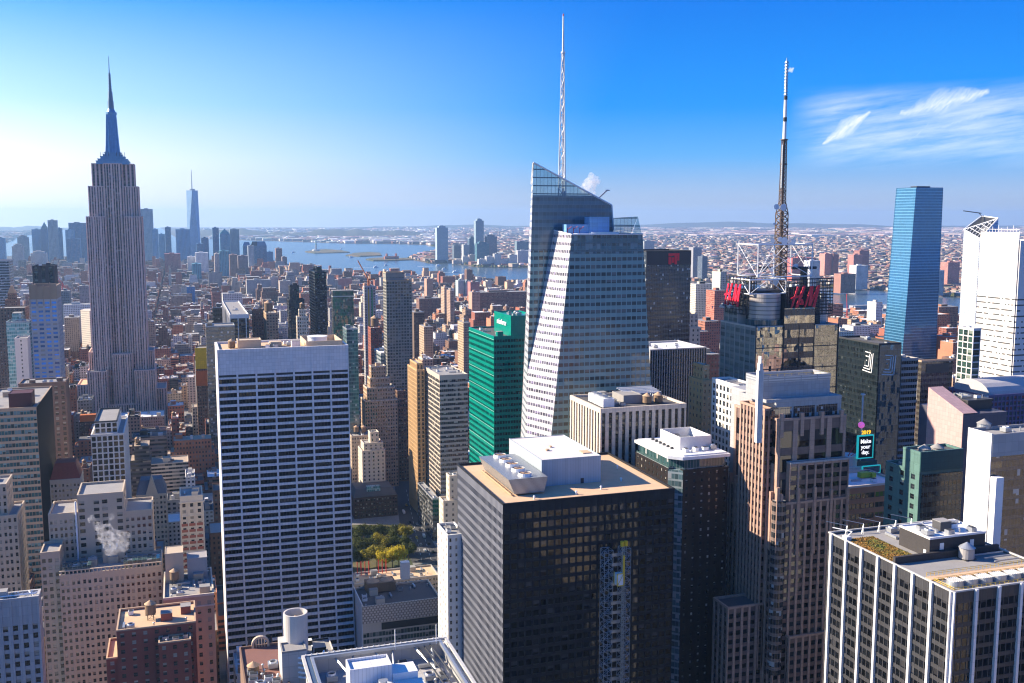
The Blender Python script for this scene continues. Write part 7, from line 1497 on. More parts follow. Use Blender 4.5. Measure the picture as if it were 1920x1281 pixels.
# larger mid-distance blocks that read on their own
def slab(name, label, x0p, x1p, yt, D, col, dep=30, win=(3.2, 3.4, .2), roofc=(.3, .3, .3), cat='building', group=None, tiers=()):
    P = at_D(x0p, yt, D); z = P.z; X1 = colX(x1p, P.y, z); m = MB(); m.extra = True; kw = dict(col=col, col2=roofc, win=win, rnd=rg.random())
    o = thing(name, label, cat, ((P.x+X1)/2, P.y+dep/2, 0), group); m.box(P.x, X1, P.y, P.y+dep, 0, z, **kw); zt = z; w_ = X1-P.x
    for (a, c_, h) in tiers: m.box(P.x+a*w_, P.x+c_*w_, P.y+dep*.1, P.y+dep*.9, zt, zt+h, **kw); zt += h
    m.build('wall', M_city, o); q = MB(); q.extra = True; q.box(P.x+.3*w_, P.x+.62*w_, P.y+dep*.3, P.y+dep*.6, zt, zt+min(4, .12*z+1.5), col=tuple(v*.8 for v in col), col2=roofc, win=(99, 99, 0)); q.build('bulkhead', M_city, o)
    FP.append((P.x, X1, P.y, P.y+dep)); return o, (P.x, X1, P.y, P.y+dep, zt)
BR = (.33, .14, .09)
for a in (('long_brick_block', 'very long dark red brick block of many floors near the river, left of the crystal', 886, 992, 549, 2450, (.24, .115, .085)), ('brick_block', 'pinkish brick block end with lit face beside the long brick block', 885, 900, 548, 2380, (.50, .27, .2)),
          ('slim_twin_tower', 'left one of two slim tan towers near the river', 833, 841, 539, 2200, (.48, .33, .24)), ('slim_twin_tower', 'right one of two slim tan towers near the river', 844, 852, 545, 2150, (.40, .27, .2)),
          ('brick_tower', 'rust red tower with stepped top by the river edge', 882, 899, 529, 3000, (.42, .16, .15)), ('terrace_tower', 'tan stepped apartment tower near the river', 800, 812, 523, 2900, (.42, .25, .18)), ('glass_pair_tower', 'pale aqua glass block on the riverbank, left of pair', 859, 871, 526, 3050, (.36, .48, .5)), ('glass_pair_tower', 'pale aqua glass block on the riverbank, right of pair', 873, 883, 527, 3050, (.42, .5, .5)),
          ('brick_block', 'broad brown warehouse left of the two slim tan towers', 786, 826, 560, 2300, (.23, .12, .09)), ('dark_block', 'dark bronze block right of the window grid tower', 776, 796, 586, 1500, (.13, .09, .07)), ('golden_tower', 'golden tan stepped tower left of green tower', 869, 882, 605, 1350, (.46, .33, .22)), ('golden_tower', 'golden tan tower with rooftop tanks further left of green tower', 795, 812, 613, 1400, (.45, .32, .22)),
          ('grid_apartment', 'white gridded apartment tower behind the cream deco building', 1305, 1340, 533, 1900, (.62, .58, .52)), ('round_brick_tower', 'round fronted red tower beside the white gridded apartment tower', 1340, 1362, 545, 1750, (.50, .17, .12)), ('pale_green_tower', 'pale green slim tower left of the red sign frame', 1351, 1363, 510, 1850, (.46, .5, .44)),
          ('brick_tower', 'tall red brick apartment tower left of the masted tower', 1322, 1350, 603, 1250, (.36, .15, .1)), ('brick_tower', 'red brick apartment tower with shaded side, front one left of the masted tower', 1310, 1330, 622, 1150, (.33, .14, .10)), ('brick_tower', 'brown red apartment tower lowest left of the masted tower', 1326, 1350, 665, 900, (.30, .13, .09)),
          ('brick_tower', 'square orange and brown tower between the blue tower and the white towers', 1760, 1797, 576, 1900, (.36, .17, .1)), ('orange_shed', 'bright orange-red building low beside the blue tower', 1777, 1797, 632, 1500, (.55, .13, .05)), ('white_block', 'tall narrow white block by the river left of the blue tower', 1643, 1655, 567, 2200, (.72, .7, .68)), ('white_block', 'white window-gridded block low behind emblem tower', 1600, 1632, 612, 1750, (.66, .64, .62)),
          ('white_shed', 'wide white building low left of the blue tower', 1572, 1602, 622, 1600, (.6, .58, .55)), ('brick_block', 'red brick block by the river right of the masted tower', 1590, 1612, 598, 2100, (.4, .14, .1)),
          ('blue_net_block', 'block wrapped in bright blue netting right of the deco skyscraper', 350, 365, 538, 2900, (.02, .17, .42)), ('white_terrace_block', 'white gridded building with orange netting on its lower floors', 417, 454, 551, 1900, (.66, .62, .58)), ('school_block', 'wide grey institutional block above the white gridded building', 462, 508, 525, 3100, (.42, .41, .4)),
          ('lit_block', 'cream lit block in the hazy streets right of the deco skyscraper', 505, 522, 520, 3300, (.6, .5, .42)), ('lit_block', 'broad cream block near the shoreline, left of the dark slab tower', 524, 545, 527, 3000, (.5, .42, .36)), ('brick_block', 'pink brick block beside the shoreline behind the dark slab tower', 634, 660, 522, 3500, (.5, .22, .18)), ('cream_block', 'cream block beside the pink shoreline block', 613, 634, 525, 3400, (.55, .46, .36)),
          ('shore_tower', 'dusky brick tower on the shoreline, left one', 560, 574, 496, 4600, (.3, .17, .14)), ('shore_tower', 'tan tower on the shoreline, right one', 577, 592, 496, 4500, (.42, .32, .26)), ('green_roof_block', 'long block with dark sloping roof on the shoreline', 594, 626, 507, 4300, (.16, .2, .24)),
          ('tan_block', 'tan block of many windows by the left edge below the hazy towers', 120, 148, 596, 1700, (.36, .28, .22)), ('white_warehouse', 'long white warehouse left of the deco skyscraper', 118, 168, 572, 1950, (.62, .62, .62)), ('dark_glass_block', 'dark gridded office block left of the deco skyscraper', 113, 130, 546, 2000, (.12, .16, .2)), ('tan_block', 'dull brown block left of the deco skyscraper', 148, 165, 536, 2400, (.34, .28, .27))):
    slab(*a)
# --- downtown skyline, a world away through haze
BLU, TEA, DKB, STN = (.11, .29, .47), (.11, .30, .36), (.05, .16, .30), (.40, .38, .36); G1, G2 = (6, 4.2, .1), (5, 4, .2)
DOWN = [('glass_skyscraper', 'square hazy tower at the far left frame edge', -6, 8, 446, 5600, BLU, G1), ('stone_skyscraper', 'pale hazy block with domed top right of the left edge tower', 32, 52, 445, 5600, STN, G2), ('glass_skyscraper', 'boxy hazy blue tower left of the spired one', 59, 77, 430, 5700, BLU, G1),
        ('glass_skyscraper', 'rippled slim blue tower, tallest left of the deco skyscraper', 89, 106, 413, 5300, (.2, .28, .34), G1), ('glass_skyscraper', 'shorter dusky tower touching the rippled slim one', 106, 115, 428, 5500, DKB, G1), ('glass_skyscraper', 'wide blue tower with antenna beside deco skyscraper', 128, 161, 418, 5600, DKB, G1), ('glass_skyscraper', 'low left wing tower of the wide blue tower', 122, 138, 431, 5500, BLU, G1), ('dark_slab_skyscraper', 'flat dark slab before the wide blue tower', 124, 150, 448, 5000, DKB, G1), ('stone_skyscraper', 'pale ornate municipal tower low left in haze', 57, 87, 475, 4900, (.55, .5, .45), G2), ('stone_skyscraper', 'grey block below the domed hazy block', 22, 42, 462, 4800, STN, G2),
        ('glass_skyscraper', 'tall pale blue tower emerging right of the deco skyscraper', 263, 286, 392, 5300, (.24, .33, .4), G1), ('glass_skyscraper', 'shorter blue tower touching the tall pale blue one', 285, 296, 430, 5200, BLU, G1), ('glass_skyscraper', 'small dark blue slab of the hazy middle pair', 297, 309, 439, 5500, BLU, G1), ('glass_skyscraper', 'taller dark blue slab of the hazy middle pair', 309, 320, 426, 5500, DKB, G1), ('glass_skyscraper', 'broad slab with bright left edge, left of the tapered spire tower', 329, 356, 430, 5100, BLU, G1), 
        ('glass_skyscraper', 'dark rounded tower right of the tapered spire tower', 377, 391, 446, 5200, DKB, G1), ('glass_skyscraper', 'low dark rounded block at the spire tower foot', 368, 381, 457, 5000, DKB, G1), ('glass_skyscraper', 'slim dark tower leaning wider at top, right of the spire', 398, 410, 427, 5300, DKB, G1), ('glass_skyscraper', 'flat-topped grey-teal tower right of the pyramid-roofed one', 431, 448, 430, 5300, (.22, .3, .32), G1), ('glass_skyscraper', 'slim grey tower before the trapezoid office', 465, 476, 461, 4800, (.3, .34, .38), G1), ('brick_skyscraper', 'dusky brick tower at the harbour edge, taller of two', 517, 529, 466, 4800, (.24, .15, .13), G2), ('brick_skyscraper', 'dusky tower at the harbour edge, shorter of two', 529, 538, 482, 4700, (.2, .16, .16), G2), ('brick_skyscraper', 'stepped blue grey block behind the harbour edge pair', 500, 512, 472, 5000, BLU, G2),
        ('lit_office', 'white sunlit stair-stepped building under the spire tower', 366, 390, 474, 4300, (.75, .73, .7), G2), ('lit_office', 'lower white sunlit wing under the spire tower', 351, 366, 482, 4350, (.72, .7, .68), G2), ('brick_mass', 'stepped plum red brick mass in haze', 308, 338, 476, 4300, (.30, .12, .12), G2), ('teal_slab', 'teal glass slab standing before the pyramid-roofed tower', 411, 429, 471, 4000, TEA, G1), ('brown_slab', 'brown block right of the teal slab', 430, 445, 478, 4100, (.32, .2, .16), G2), ('brown_slab', 'dusky brown block further right of the teal slab', 446, 465, 480, 4200, (.25, .2, .2), G2), ('glass_skyscraper', 'pale slim tower with bright edge, left of teal slab', 402, 411, 476, 4000, (.5, .42, .38), G2), ('teal_slab', 'small dark teal slab with lit edge under the white steps', 360, 377, 495, 3700, TEA, G1)]
for a in DOWN:
    n_, l_, x0p, x1p, yt, D, c_, wn = a; slab(n_, l_, x0p, x1p, yt, D, c_, 45, wn, tuple(min(.7, v*1.2) for v in c_), 'skyscraper', tiers=((.15, .85, 8),) if 'stone' in n_ else ())
def pyr(name, label, x0p, x1p, ye, yt, D, col, rcol, flat=.0):
    o, (x0, x1, y0, y1, z) = slab(name, label, x0p, x1p, ye, D, col, 45, G1, rcol, 'skyscraper'); zt = at_D(x0p, yt, D).z; m = MB(); m.extra = True; cx, cy = (x0+x1)/2, (y0+y1)/2; a, c_ = (x1-x0)/2*flat, 22*flat
    B_, T_ = [(x0, y0, z), (x1, y0, z), (x1, y1, z), (x0, y1, z)], [(cx-a, cy-c_, zt), (cx+a, cy-c_, zt), (cx+a, cy+c_, zt), (cx-a, cy+c_, zt)]
    for i in range(4): j = (i+1) % 4; m.poly([B_[i], B_[j], T_[j], T_[i]], col=rcol, col2=rcol, win=(99, 99, 0))
    m.poly(T_, col=rcol, col2=rcol, win=(99, 99, 0)); m.build('pyramid_roof', M_city, o)
pyr('pyramid_skyscraper', 'tower with a pointed teal pyramid roof right of the spire', 412, 431, 438, 429, 5400, BLU, (.05, .25, .27)); pyr('spired_skyscraper', 'hazy tower with slender spire left of the rippled slim one', 76, 89, 430, 416, 5700, DKB, (.1, .2, .2)); pyr('dome_office', 'octagonal dark office with stepped dome top', 455, 470, 461, 454, 5000, DKB, DKB, .6); pyr('trapezoid_office', 'wide dark office with sloping shoulders near the harbour', 470, 500, 461, 453, 4900, DKB, DKB, .8)
# tapered spire tower
D1 = 5550; P = at_D(352, 470, D1); X1 = at_D(377, 470, D1).x; zt = at_D(364, 357, D1).z; cx, cy = (P.x+X1)/2, P.y+30; h = (X1-P.x)/2; o = thing('tapered_skyscraper', 'tallest hazy tower, tapering glass with thin spire and sunlit edge', 'skyscraper', (cx, cy, 0)); m = MB(); m.extra = True; ht = h*.72
B_ = [(cx-h, cy-h), (cx+h, cy-h), (cx+h, cy+h), (cx-h, cy+h)]; T_ = [(cx, cy-ht*1.2), (cx+ht*1.2, cy), (cx, cy+ht*1.2), (cx-ht*1.2, cy)]; kw = dict(col=(.26, .44, .62), col2=(.4, .5, .6), win=(5, 4.2, .05))
for i in range(4):
    j = (i+1) % 4; m.poly([(*B_[i], 0), (*B_[j], 0), (*B_[j], 50), (*B_[i], 50)], **kw); m.poly([(*B_[i], 50), (*B_[j], 50), (*T_[i], zt)], **kw); m.poly([(*B_[j], 50), (*T_[j], zt), (*T_[i], zt)], **kw)
m.poly([(*p, zt) for p in T_], **kw); m.build('curtain_wall', M_city, o); q = MB(); zs = at_D(360, 318, D1).z; q.cone(cx, cy, zt, zt+8, 16, 16, 16); q.tube((cx, cy, zt), (cx, cy, zs), 3.4, 6, r2=1.2); q.build('spire', metal_grey, o)
# across the river
JC = [('river_tower', 'tall pale slab tower with chamfered top on the far bank', 819, 840, 427, 5950, (.34, .42, .48), G1), ('river_tower', 'slimmest and tallest far bank tower', 892, 907, 414, 5900, (.26, .36, .42), G1), ('river_tower', 'dark teal block at the foot of the tallest far bank tower', 894, 917, 457, 5700, (.06, .17, .22), G1), ('river_tower', 'grey arched-top tower right of the tallest far bank tower', 913, 932, 444, 5900, (.16, .18, .22), G1), ('river_tower', 'small dark block between the far bank towers', 851, 864, 460, 6100, (.12, .16, .2), G1), ('river_tower', 'pale rounded small tower between the far bank towers', 869, 880, 459, 6000, (.4, .42, .44), G1), ('river_tower', 'dark mid tower left of the tallest far bank tower', 880, 892, 448, 6100, (.07, .13, .2), G1), ('river_tower', 'teal block nearest the crystal on the far bank', 969, 992, 453, 6000, (.15, .22, .26), G1), ('river_tower', 'pale apartment tower on the far bank beside the crystal', 971, 994, 470, 5600, (.5, .5, .52), G2), ('river_tower', 'greyish tower on the far bank right of the crystal', 1208, 1227, 452, 5200, (.4, .44, .46), G2), ('river_tower', 'grey slab tower on the far bank right of the black tower', 1300, 1316, 464, 4300, (.3, .3, .33), G2), ('river_tower', 'dark short block next to the grey far bank slab', 1317, 1327, 481, 4200, (.1, .13, .18), G2),
      ('far_apartment', 'pink brick apartment slab behind the mast, sunlit', 1547, 1562, 476, 4400, (.5, .24, .2), G2), ('far_apartment', 'dark side slab right of the pink one beyond the mast', 1563, 1573, 477, 4400, (.25, .13, .12), G2), ('far_apartment', 'tall pink brick tower beyond the river left of the blue tower', 1601, 1618, 478, 4200, (.48, .22, .19), G2), ('far_apartment', 'second tall brick tower beyond river touching the blue tower', 1612, 1630, 470, 4300, (.38, .17, .15), G2), ('far_apartment', 'white block on the far riverbank left of the blue tower', 1606, 1628, 498, 3700, (.6, .6, .62), G2), ('far_apartment', 'dark red block beside the mast beyond the river', 1486, 1530, 484, 4000, (.46, .14, .12), G2), ('far_apartment', 'brown waterfront block right of mast', 1577, 1605, 514, 3500, (.34, .17, .13), G2), ('far_apartment', 'rose block between the blue and white towers beyond the river', 1778, 1800, 492, 3800, (.5, .24, .2), G2), ('far_apartment', 'grey slab right of the blue tower near far bank', 1762, 1771, 507, 3400, (.36, .42, .48), G2), ('pale_domed_block', 'pale curved-top block right of the mast frame', 1519, 1538, 489, 3800, (.5, .5, .54), G2)]
for a in JC: n_, l_, x0p, x1p, yt, D, c_, wn = a; slab(n_, l_, x0p, x1p, yt, D, c_, 40, wn, tuple(min(.7, v*1.2) for v in c_), 'tower', tiers=((.2, .8, 9),) if 'chamfered' in l_ or 'tallest' in l_ else ())
for i, (a, c_, yt) in enumerate(((898, 912, 486), (912, 927, 481), (927, 940, 476), (938, 954, 487), (955, 970, 478), (868, 880, 481), (880, 892, 478), (850, 868, 488))):
    slab('waterfront_block', ['long white waterfront terrace left end', 'white waterfront terrace middle', 'white waterfront block with taller step', 'low white waterfront block right of the step', 'white block nearest the crystal waterfront', 'cream block by the tall chamfered tower', 'pale block under the dark mid tower', 'pinkish low block by the tall chamfered tower'][i], a, c_, yt, 5500 if i < 5 else 5750, (.62, .6, .58) if i < 6 else (.5, .42, .38), 30, G2, (.5, .5, .5))
# far shore houses, trees and sheds: far too many to count
def scatter(name, poly_px, n, seed, sizes, hts, Z=-1, pal=None):
    r = random.Random(seed); m = MB(); m.extra = True; k = 0; pal = pal or [(.36, .29, .25), (.46, .34, .28), (.24, .11, .085), (.2, .15, .125), (.33, .27, .235), (.12, .115, .12), (.28, .14, .10), (.58, .53, .49)]
    (xa, ya), (xb, yb) = poly_px
    while k < n:
        px = r.uniform(xa, xb); t_ = r.random(); D0, D1_ = 260*1900/(yb-408), 260*1900/(ya-408); D = D0+(D1_-D0)*t_**1.0
        D = 1/((1/D0)*(1-t_)+(1/D1_)*t_) if r.random() < .65 else D
        py = 408+261*1900/D; p = gp(px, py, Z)
        if not any(inside(p, Q) for Q in (NJ, SI, BK)): k += .2; continue
        s = D/5000; w_, d_, h = r.uniform(*sizes)*(.6+.6*s), r.uniform(*sizes)*(.6+.6*s), r.uniform(*hts)*(.7+.3*s); c_ = r.choice(pal); f = r.uniform(.7, 1.15); c_ = tuple(min(.8, v*f) for v in c_)
        m.box(p[0], p[0]+w_, p[1], p[1]+d_, Z, Z+h, col=c_, col2=tuple(min(.8, v*r.uniform(.8, 1.3)) for v in c_), win=(99, 99, 0)); k += 1
    m.build(name, M_city, None, kind='stuff')
scatter('far_town', ((990, 433), (1960, 560)), 15000, 3, (9, 38), (6, 17)); scatter('far_town', ((990, 429), (1960, 445)), 3500, 13, (40, 150), (8, 24), pal=[(.5, .40, .34), (.62, .54, .5), (.35, .19, .15), (.2, .16, .15)]); scatter('far_town', ((700, 427), (1000, 505)), 3500, 4, (15, 60), (6, 18)); scatter('far_town', ((380, 430), (860, 458)), 2200, 5, (25, 90), (8, 20), pal=[(.5, .5, .5), (.65, .62, .6), (.3, .2, .18), (.2, .2, .2)]); scatter('far_town', ((-60, 436), (100, 460)), 500, 6, (20, 60), (8, 24))
m = MB(); r = random.Random(21); leafy = wallmat('far_foliage', (.07, .075, .03), .9, .95, sc=.2, spec=.1)
for i in range(12000):
    px = r.uniform(700, 1960); D = r.uniform(2900, 9500); p = gp(px, 408+261*1900/D, -1)
    if not inside(p, NJ): continue
    s = r.uniform(5, 13)*(.7+D/9000); h = r.uniform(6, 11)
    P6 = [(p[0]+s*cos(a)*r.uniform(.7, 1.2), p[1]+s*sin(a)*r.uniform(.7, 1.2)) for a in [j*pi/3 for j in range(6)]]; Q6 = [(p[0]+.5*(a-p[0])+r.uniform(-1, 1), p[1]+.5*(c_-p[1])) for a, c_ in P6]
    for j in range(6): k_ = (j+1) % 6; m.poly([(*P6[j], -1), (*P6[k_], -1), (*Q6[k_], h), (*Q6[j], h)])
    m.poly([(*q_, h*1.05) for q_ in Q6])
m.build('far_trees', leafy, None, kind='stuff')
# piers along the near bank and a promenade on the far one
for i, (a, c_) in enumerate(((652, 668), (690, 706), (765, 778), (1330, 1350), (1590, 1612), (1655, 1672))):
    p0, p1 = gp(a, 533 if a < 800 else 580, 0), gp(c_, 528 if a < 800 else 574, 0); cx, cy = p0; q = MB(); q.box(cx, cx+170, cy, cy+26, -4, 1.2); q.box(cx+20, cx+150, cy+4, cy+22, 1.2, 9)
    o = q.build('river_pier', wallmat('pier_shed_%d' % i if False else 'pier_shed', (.3, .3, .32), .3, .8) if i == 0 else MATS['pier_shed']); tag(o, ['low pier shed jutting into the river left of window grid tower', 'second pier shed along the shore left of window grid tower', 'pier shed right of window grid tower', 'pier shed behind the masted tower', 'long pier shed right of the masted tower', 'pier shed left of the blue glass tower'][i], 'pier', 'piers along the near bank')
# --- harbour: statue, fort, boats
verd = plain('verdigris', (.13, .26, .24), .7); st_ = gp(592.6, 470.5, 1.5); o = thing('colossal_statue', 'tiny distant statue holding a torch on its pedestal in the harbour', 'statue', (st_[0], st_[1], 1.5))
q = MB(); q.cone(*st_, 1.5, 12, 32, 28, 8); q.cone(*st_, 12, 46, 11, 8, 4, a0=pi/4); q.build('pedestal', conc, o); q = MB(); q.cone(*st_, 46, 78, 6, 3.4, 10); q.cone(*st_, 78, 84, 2.2, 1.8, 8); q.tube((st_[0]+2, st_[1], 76), (st_[0]+4.5, st_[1], 92), 1.4, 6); q.cone(st_[0]+4.5, st_[1], 92, 96, 1.6, .3, 6); q.build('figure', verd, o)
e_ = gp(734, 486, 1.5); o = thing('island_hall', 'red brick hall with four small turrets on the low harbour island', 'building', (*e_, 1.5)); q = MB(); q.box(e_[0]-45, e_[0]+45, e_[1]-15, e_[1]+15, 1.5, 20); q.build('wall', W_brick, o)
for sx in (-30, 30):
    for sy in (-13, 13): q = MB(); q.box(e_[0]+sx-4, e_[0]+sx+4, e_[1]+sy-4, e_[1]+sy+4, 1.5, 32); q.cone(e_[0]+sx, e_[1]+sy, 32, 40, 4.5, 0, 8); q.build('turret', W_brick, o)
wake = plain('foam_wake', (.6, .66, .7), .6); BO = [((855, 511), 1, 'white ferry trailing a long wake near the far bank'), ((833, 506), .7, 'small ferry ahead of the white ferry'), ((822, 499), .8, 'boat with bright wake close to the chamfered far bank tower'), ((705, 502), .8, 'boat with a wake in mid harbour'), ((724, 498), .5, 'tiny boat right of the mid harbour boat'), ((659, 483), .9, 'white ferry beside the low island'), ((652, 513), .6, 'dark barge near the near shoreline'), ((550, 474), .9, 'white ferry left of the statue island'), ((640, 467), .6, 'small white boat beyond the statue island')]
for p_, s, l_ in BO:
    x, y = gp(*p_, -4); o = thing('ferry_boat', l_, 'boat', (x, y, -4), 'boats on the harbour'); L_ = 34*s; q = MB(); q.prism([(x-L_/2, y-5*s), (x+L_*.3, y-5*s), (x+L_/2, y), (x+L_*.3, y+5*s), (x-L_/2, y+5*s)], -4, -.5); q.build('hull', metal_dark if 'dark' in l_ else metal_white, o); q = MB(); q.box(x-L_*.38, x+L_*.22, y-4*s, y+4*s, -.5, 4.5); q.box(x-L_*.1, x+L_*.15, y-3*s, y+3*s, 4.5, 7); q.build('cabin', metal_white, o)
    if 'wake' in l_: q = MB(); q.poly([(x-L_*.4, y-3, -3.9), (x-L_*.4, y+3, -3.9), (x-L_*.5-130*s, y+13, -3.9), (x-L_*.5-130*s, y-13, -3.9)][::-1]); q.build('wake', wake, o)
# --- tower cranes
ocr = plain('crane_orange', (.55, .17, .05), .5)
for (x, y, z), l_, s in ((CRANE, 'orange luffing crane on the unfinished tower', 1.0), (tuple(at_D(117, 545, 2500)), 'left of two hazy red cranes beside the deco skyscraper', 1.3), (tuple(at_D(123, 548, 2600)), 'right of two hazy red cranes beside the deco skyscraper', 1.2), (tuple(at_D(1588, 590, 2150)), 'red slim crane jib by the river right of the masted tower', 1.3)):
    o = thing('tower_crane', l_, 'crane', (x, y, z)); q = MB(); lattice(q, x-1, y-1, z-14 if s == 1 else z-30, z+8*s, 2, 8, .35); q.build('mast', ocr if s == 1 else metal_red, o); q = MB(); q.tube((x, y, z+8*s), (x-14*s+(12*s if 'river' in l_ else 0), y, z+34*s), .75, 5); q.tube((x, y, z+8*s), (x+8*s, y, z+9*s), .9, 5); q.tube((x+2, y, z+8*s), (x+1, y, z+15*s), .4, 4); q.build('jib', ocr if s == 1 else metal_red, o)
# --- park, avenue and cars
pk = [gp(*p, .15) for p in ((650, 1110), (655, 984), (738, 984), (752, 1010), (776, 1062), (790, 1110))]; sheet('park', ccw(pk), .17, M_park)
m = MB(); rd = [gp(*p) for p in ((770, 1056), (836, 1056), (792, 985), (775, 930), (764, 898), (738, 898), (745, 950), (752, 1000))]; m.poly([(*p, .155) for p in ccw(rd)]); m.build('road', M_ground, None, kind='structure')
m = MB()
for f in (.33, .62):
    for i in range(16):
        a, c_ = gp(752+18*(1-i/16)+f*(62-36*i/16), 1050-i*8.5), gp(752+18*(1-(i+.5)/16)+f*(62-36*(i+.5)/16), 1050-(i+.5)*8.5); v = Vector((c_[0]-a[0], c_[1]-a[1], 0)).normalized(); n = Vector((v.y, -v.x, 0))*.12; m.poly([(a[0]-n.x, a[1]-n.y, .162), (a[0]+n.x, a[1]+n.y, .162), (c_[0]+n.x, c_[1]+n.y, .162), (c_[0]-n.x, c_[1]-n.y, .162)])
m.build('road_marking', plain('road_paint', (.6, .6, .58), .7), None, kind='structure')
def car(x, y, rot, paint, l_, L=4.7, van=False):
    o = thing('car', l_, 'car', (0, 0, 0), 'cars on the avenue beside the park'); q = MB(); h = 1.0 if not van else 2.2; q.prism([(-L/2, -.9), (L/2-.3, -.9), (L/2, -.6), (L/2, .6), (L/2-.3, .9), (-L/2, .9)], .35, h); q.build('body', paint, o)
    q = MB(); z0, z1 = (1.0, 1.5) if not van else (1.4, 2.0); q.poly([(-L*.38, -.82, z0), (L*.25, -.82, z0), (L*.12, -.7, z1), (-L*.3, -.7, z1)]); q.poly([(L*.25, -.82, z0), (L*.25, .82, z0), (L*.12, .7, z1), (L*.12, -.7, z1)]); q.poly([(L*.25, .82, z0), (-L*.38, .82, z0), (-L*.3, .7, z1), (L*.12, .7, z1)]); q.poly([(-L*.38, .82, z0), (-L*.38, -.82, z0), (-L*.3, -.7, z1), (-L*.3, .7, z1)]); q.build('cabin_glass', g_black, o); q = MB(); q.poly([(-L*.3, -.7, z1), (L*.12, -.7, z1), (L*.12, .7, z1), (-L*.3, .7, z1)]); q.build('roof', paint, o)
    for sx in (-.3, .32):
        for sy in (-.92, .92): q = MB(); q.tube((sx*L, sy-.1, .35), (sx*L, sy+.1, .35), .35, 10); q.build('wheel', metal_dark, o)
    o.location = (x, y, .17); o.rotation_euler = (0, 0, rot)
cw, ck, cy_, cg_ = plain('white_car_paint', (.75, .75, .75), .3), plain('black_car_paint', (.02, .02, .022), .3), plain('taxi_yellow', (.62, .38, .02), .35), plain('silver_car_paint', (.35, .36, .38), .3)
v = Vector((gp(792, 985)[0]-gp(836, 1056)[0], gp(792, 985)[1]-gp(836, 1056)[1], 0)); rot = atan2(v.y, v.x)
for i, (px, py, pt, l_, L) in enumerate(((797, 1033, cw, 'white car at the front of the avenue lane', 4.7), (812, 1036, ck, 'black car at the kerb nearest the viewer', 4.9), (789, 1022, cg_, 'silver car in the avenue middle lane', 4.7), (804, 1020, ck, 'black car second along the right kerb', 4.8), (795, 1007, cw, 'white van parked along the right kerb', 5.8), (781, 1009, cy_, 'yellow taxi in the avenue', 4.8), (787, 994, ck, 'black car third along the right kerb', 4.8), (775, 995, cw, 'white car further up the avenue', 4.7), (782, 984, cg_, 'silver car fourth along the right kerb', 4.7), (768, 980, ck, 'dark car far up the avenue', 4.7), (757, 962, cw, 'white bus-like van far up the avenue', 7.5), (762, 948, cy_, 'yellow taxi farthest up the avenue', 4.7), (776, 1024, ck, 'black car by the park side kerb', 4.8), (770, 1012, cg_, 'silver car by the park side kerb', 4.7))): car(*gp(px, py, .2), rot, pt, l_, L, 'van' in l_)
def leafmat(name, col, col2):
    m, t, b = newmat(name); r = t.attr('rnd'); t.put(b.inputs['Base Color'], t.mix(r, (*col, 1), (*col2, 1))); b.inputs['Roughness'].default_value = .7; b.inputs['Specular IOR Level'].default_value = .2
    if 'Subsurface Weight' in b.inputs: pass
    tr = t.node('ShaderNodeBsdfTranslucent'); t.put(tr.inputs[0], t.mix(r, (*col, 1), (*col2, 1))); mx = t.node('ShaderNodeMixShader'); mx.inputs[0].default_value = .35; t.l.new(b.outputs[0], mx.inputs[1]); t.l.new(tr.outputs[0], mx.inputs[2]); t.l.new(mx.outputs[0], [n for n in t.n if n.type == 'OUTPUT_MATERIAL'][0].inputs[0]); return m
LF = {'yellow': leafmat('yellow_leaves', (.42, .34, .02), (.60, .47, .03)), 'olive': leafmat('olive_leaves', (.20, .18, .02), (.34, .28, .03)), 'green': leafmat('green_leaves', (.04, .06, .012), (.09, .10, .02))}
barkm = wallmat('bark', (.10, .075, .055), .3, .9)
def tree(x, y, h, r, kind, label, seed):
    o = thing('park_tree', label, 'tree', (x, y, .17), 'trees of the small city park'); rr = random.Random(seed); q = MB(); q.tube((x, y, .17), (x, y, h*.5), .42, 8, r2=.26)
    tips = []
    for i in range(7):
        a = i*2*pi/7+rr.uniform(-.3, .3); e = Vector((x+r*.6*cos(a), y+r*.6*sin(a), h*rr.uniform(.58, .85))); q.tube((x, y, h*rr.uniform(.3, .5)), e, .16, 5, r2=.05); tips.append(e)
    q.build('trunk', barkm, o); q = MB(); cl = [Vector((x, y, h*.82))]+tips+[Vector((x+rr.uniform(-.5, .5)*r, y+rr.uniform(-.5, .5)*r, h*rr.uniform(.55, .95))) for _ in range(9)]
    for c_ in cl:
        cr = r*rr.uniform(.28, .46); base = rr.random()
        for _ in range(130):
            d = Vector((rr.gauss(0, 1), rr.gauss(0, 1), rr.gauss(0, .8))).normalized(); p = c_+d*cr*rr.random()**.35; n = (d+Vector((rr.uniform(-.7, .7), rr.uniform(-.7, .7), rr.uniform(-.2, .9)))).normalized(); u = n.orthogonal().normalized(); w_ = n.cross(u); s = rr.uniform(.28, .6)
            q.poly([p-u*s-w_*s*.6, p+u*s*.8-w_*s*.5, p+u*s*.9+w_*s*.6, p-u*s*.6+w_*s*.7], rnd=min(1, max(0, base*.6+rr.random()*.4)))
    q.build('crown', LF[kind], o)
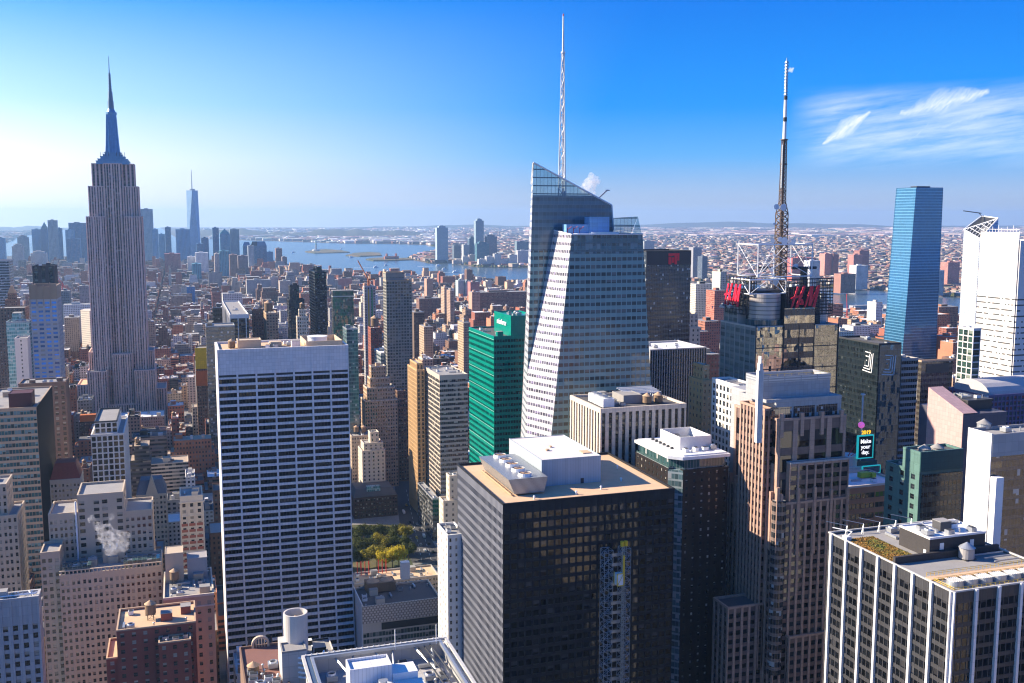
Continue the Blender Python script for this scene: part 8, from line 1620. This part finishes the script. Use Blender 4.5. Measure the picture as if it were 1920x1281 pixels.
TR = [(748, 1052, 'yellow', 'bright yellow tree at the right end of the front row'), (736, 1056, 'yellow', 'broad bright yellow tree second from right in front'), (722, 1058, 'yellow', 'yellow tree third from right in the front row'), (707, 1052, 'olive', 'tall olive-yellow tree with pointed top'), (692, 1054, 'olive', 'olive tree behind the red masts'), (676, 1054, 'green', 'dark green tree beside the grey slab'), (766, 1040, 'green', 'green tree at the avenue kerb'), (754, 1026, 'green', 'dark green tree second row right'), (736, 1028, 'green', 'dark green tree second row middle'), (716, 1028, 'olive', 'dull olive tree second row'), (697, 1028, 'green', 'dark tree second row left'), (676, 1028, 'green', 'dark tree second row against the slab'), (742, 1006, 'green', 'shaded tree at back right'), (722, 1004, 'green', 'shaded tree at back middle'), (702, 1004, 'green', 'shaded tree at back left'), (682, 1004, 'green', 'shaded tree at back by the slab'), (666, 1012, 'green', 'shaded tree half hidden by the slab edge'), (760, 1008, 'olive', 'thin olive tree by the avenue at back')]
for i, (px, py, k, l_) in enumerate(TR): tree(*gp(px, py+12, 0), 14.0 if k == 'green' else 16.0, 7.6, k, l_, i+3)
# --- steam
def steam(name, label, c_, blobs, dens):
    m = bpy.data.materials.new(name+'_vapour'); m.use_nodes = True; t = NT(m.node_tree)
    for n in list(t.n): t.n.remove(n)
    v = t.node('ShaderNodeVolumePrincipled'); v.inputs['Color'].default_value = (.95, .96, 1, 1); v.inputs['Density Attribute'].default_value = ''; o = t.node('ShaderNodeOutputMaterial'); t.l.new(v.outputs[0], o.inputs['Volume'])
    n = t.noise(t.geo(), .35*6/blobs[0][3], 4, .65); t.put(v.inputs['Density'], t.ramp(n, .45, .68, 0.0, dens))
    bm = bmesh.new()
    for (x, y, z, r) in blobs: bmesh.ops.create_icosphere(bm, subdivisions=2, radius=r, matrix=Matrix.Translation((x, y, z)))
    me = bpy.data.meshes.new(name); bm.to_mesh(me); bm.free(); me.materials.append(m); ob = bpy.data.objects.new(name, me); COL.objects.link(ob); ob.location = c_
    rm = ob.modifiers.new('remesh', 'REMESH'); rm.mode = 'VOXEL'; rm.voxel_size = blobs[0][3]*.25; tag(ob, label, 'steam')
steam('steam_plume', 'white puff of steam rising from a vent on the stepped beige block', STEAM1, [(0, 0, -1, 4.2), (5, 0, 0, 4), (-3, 0, 5, 3.6), (2.5, 0, 4, 4), (-5, 0, 10, 2.6), (7, 0, 4, 2.6), (-1, 0, 9, 2.4), (-8, 0, 14, 2.2), (1, 1, 14, 2.0)], .22)
sp0 = at_Y(1105, 347, YF+62); steam('steam_plume', 'small white steam puff above the slanted crystal top', tuple(sp0), [(0, 0, 0, 4.6), (4, 0, 2.5, 3.4), (-3, 0, -2.5, 3.2), (5, 0, -9, 2.6), (2, 0, -6, 3), (1, 0, 6, 2)], .5)
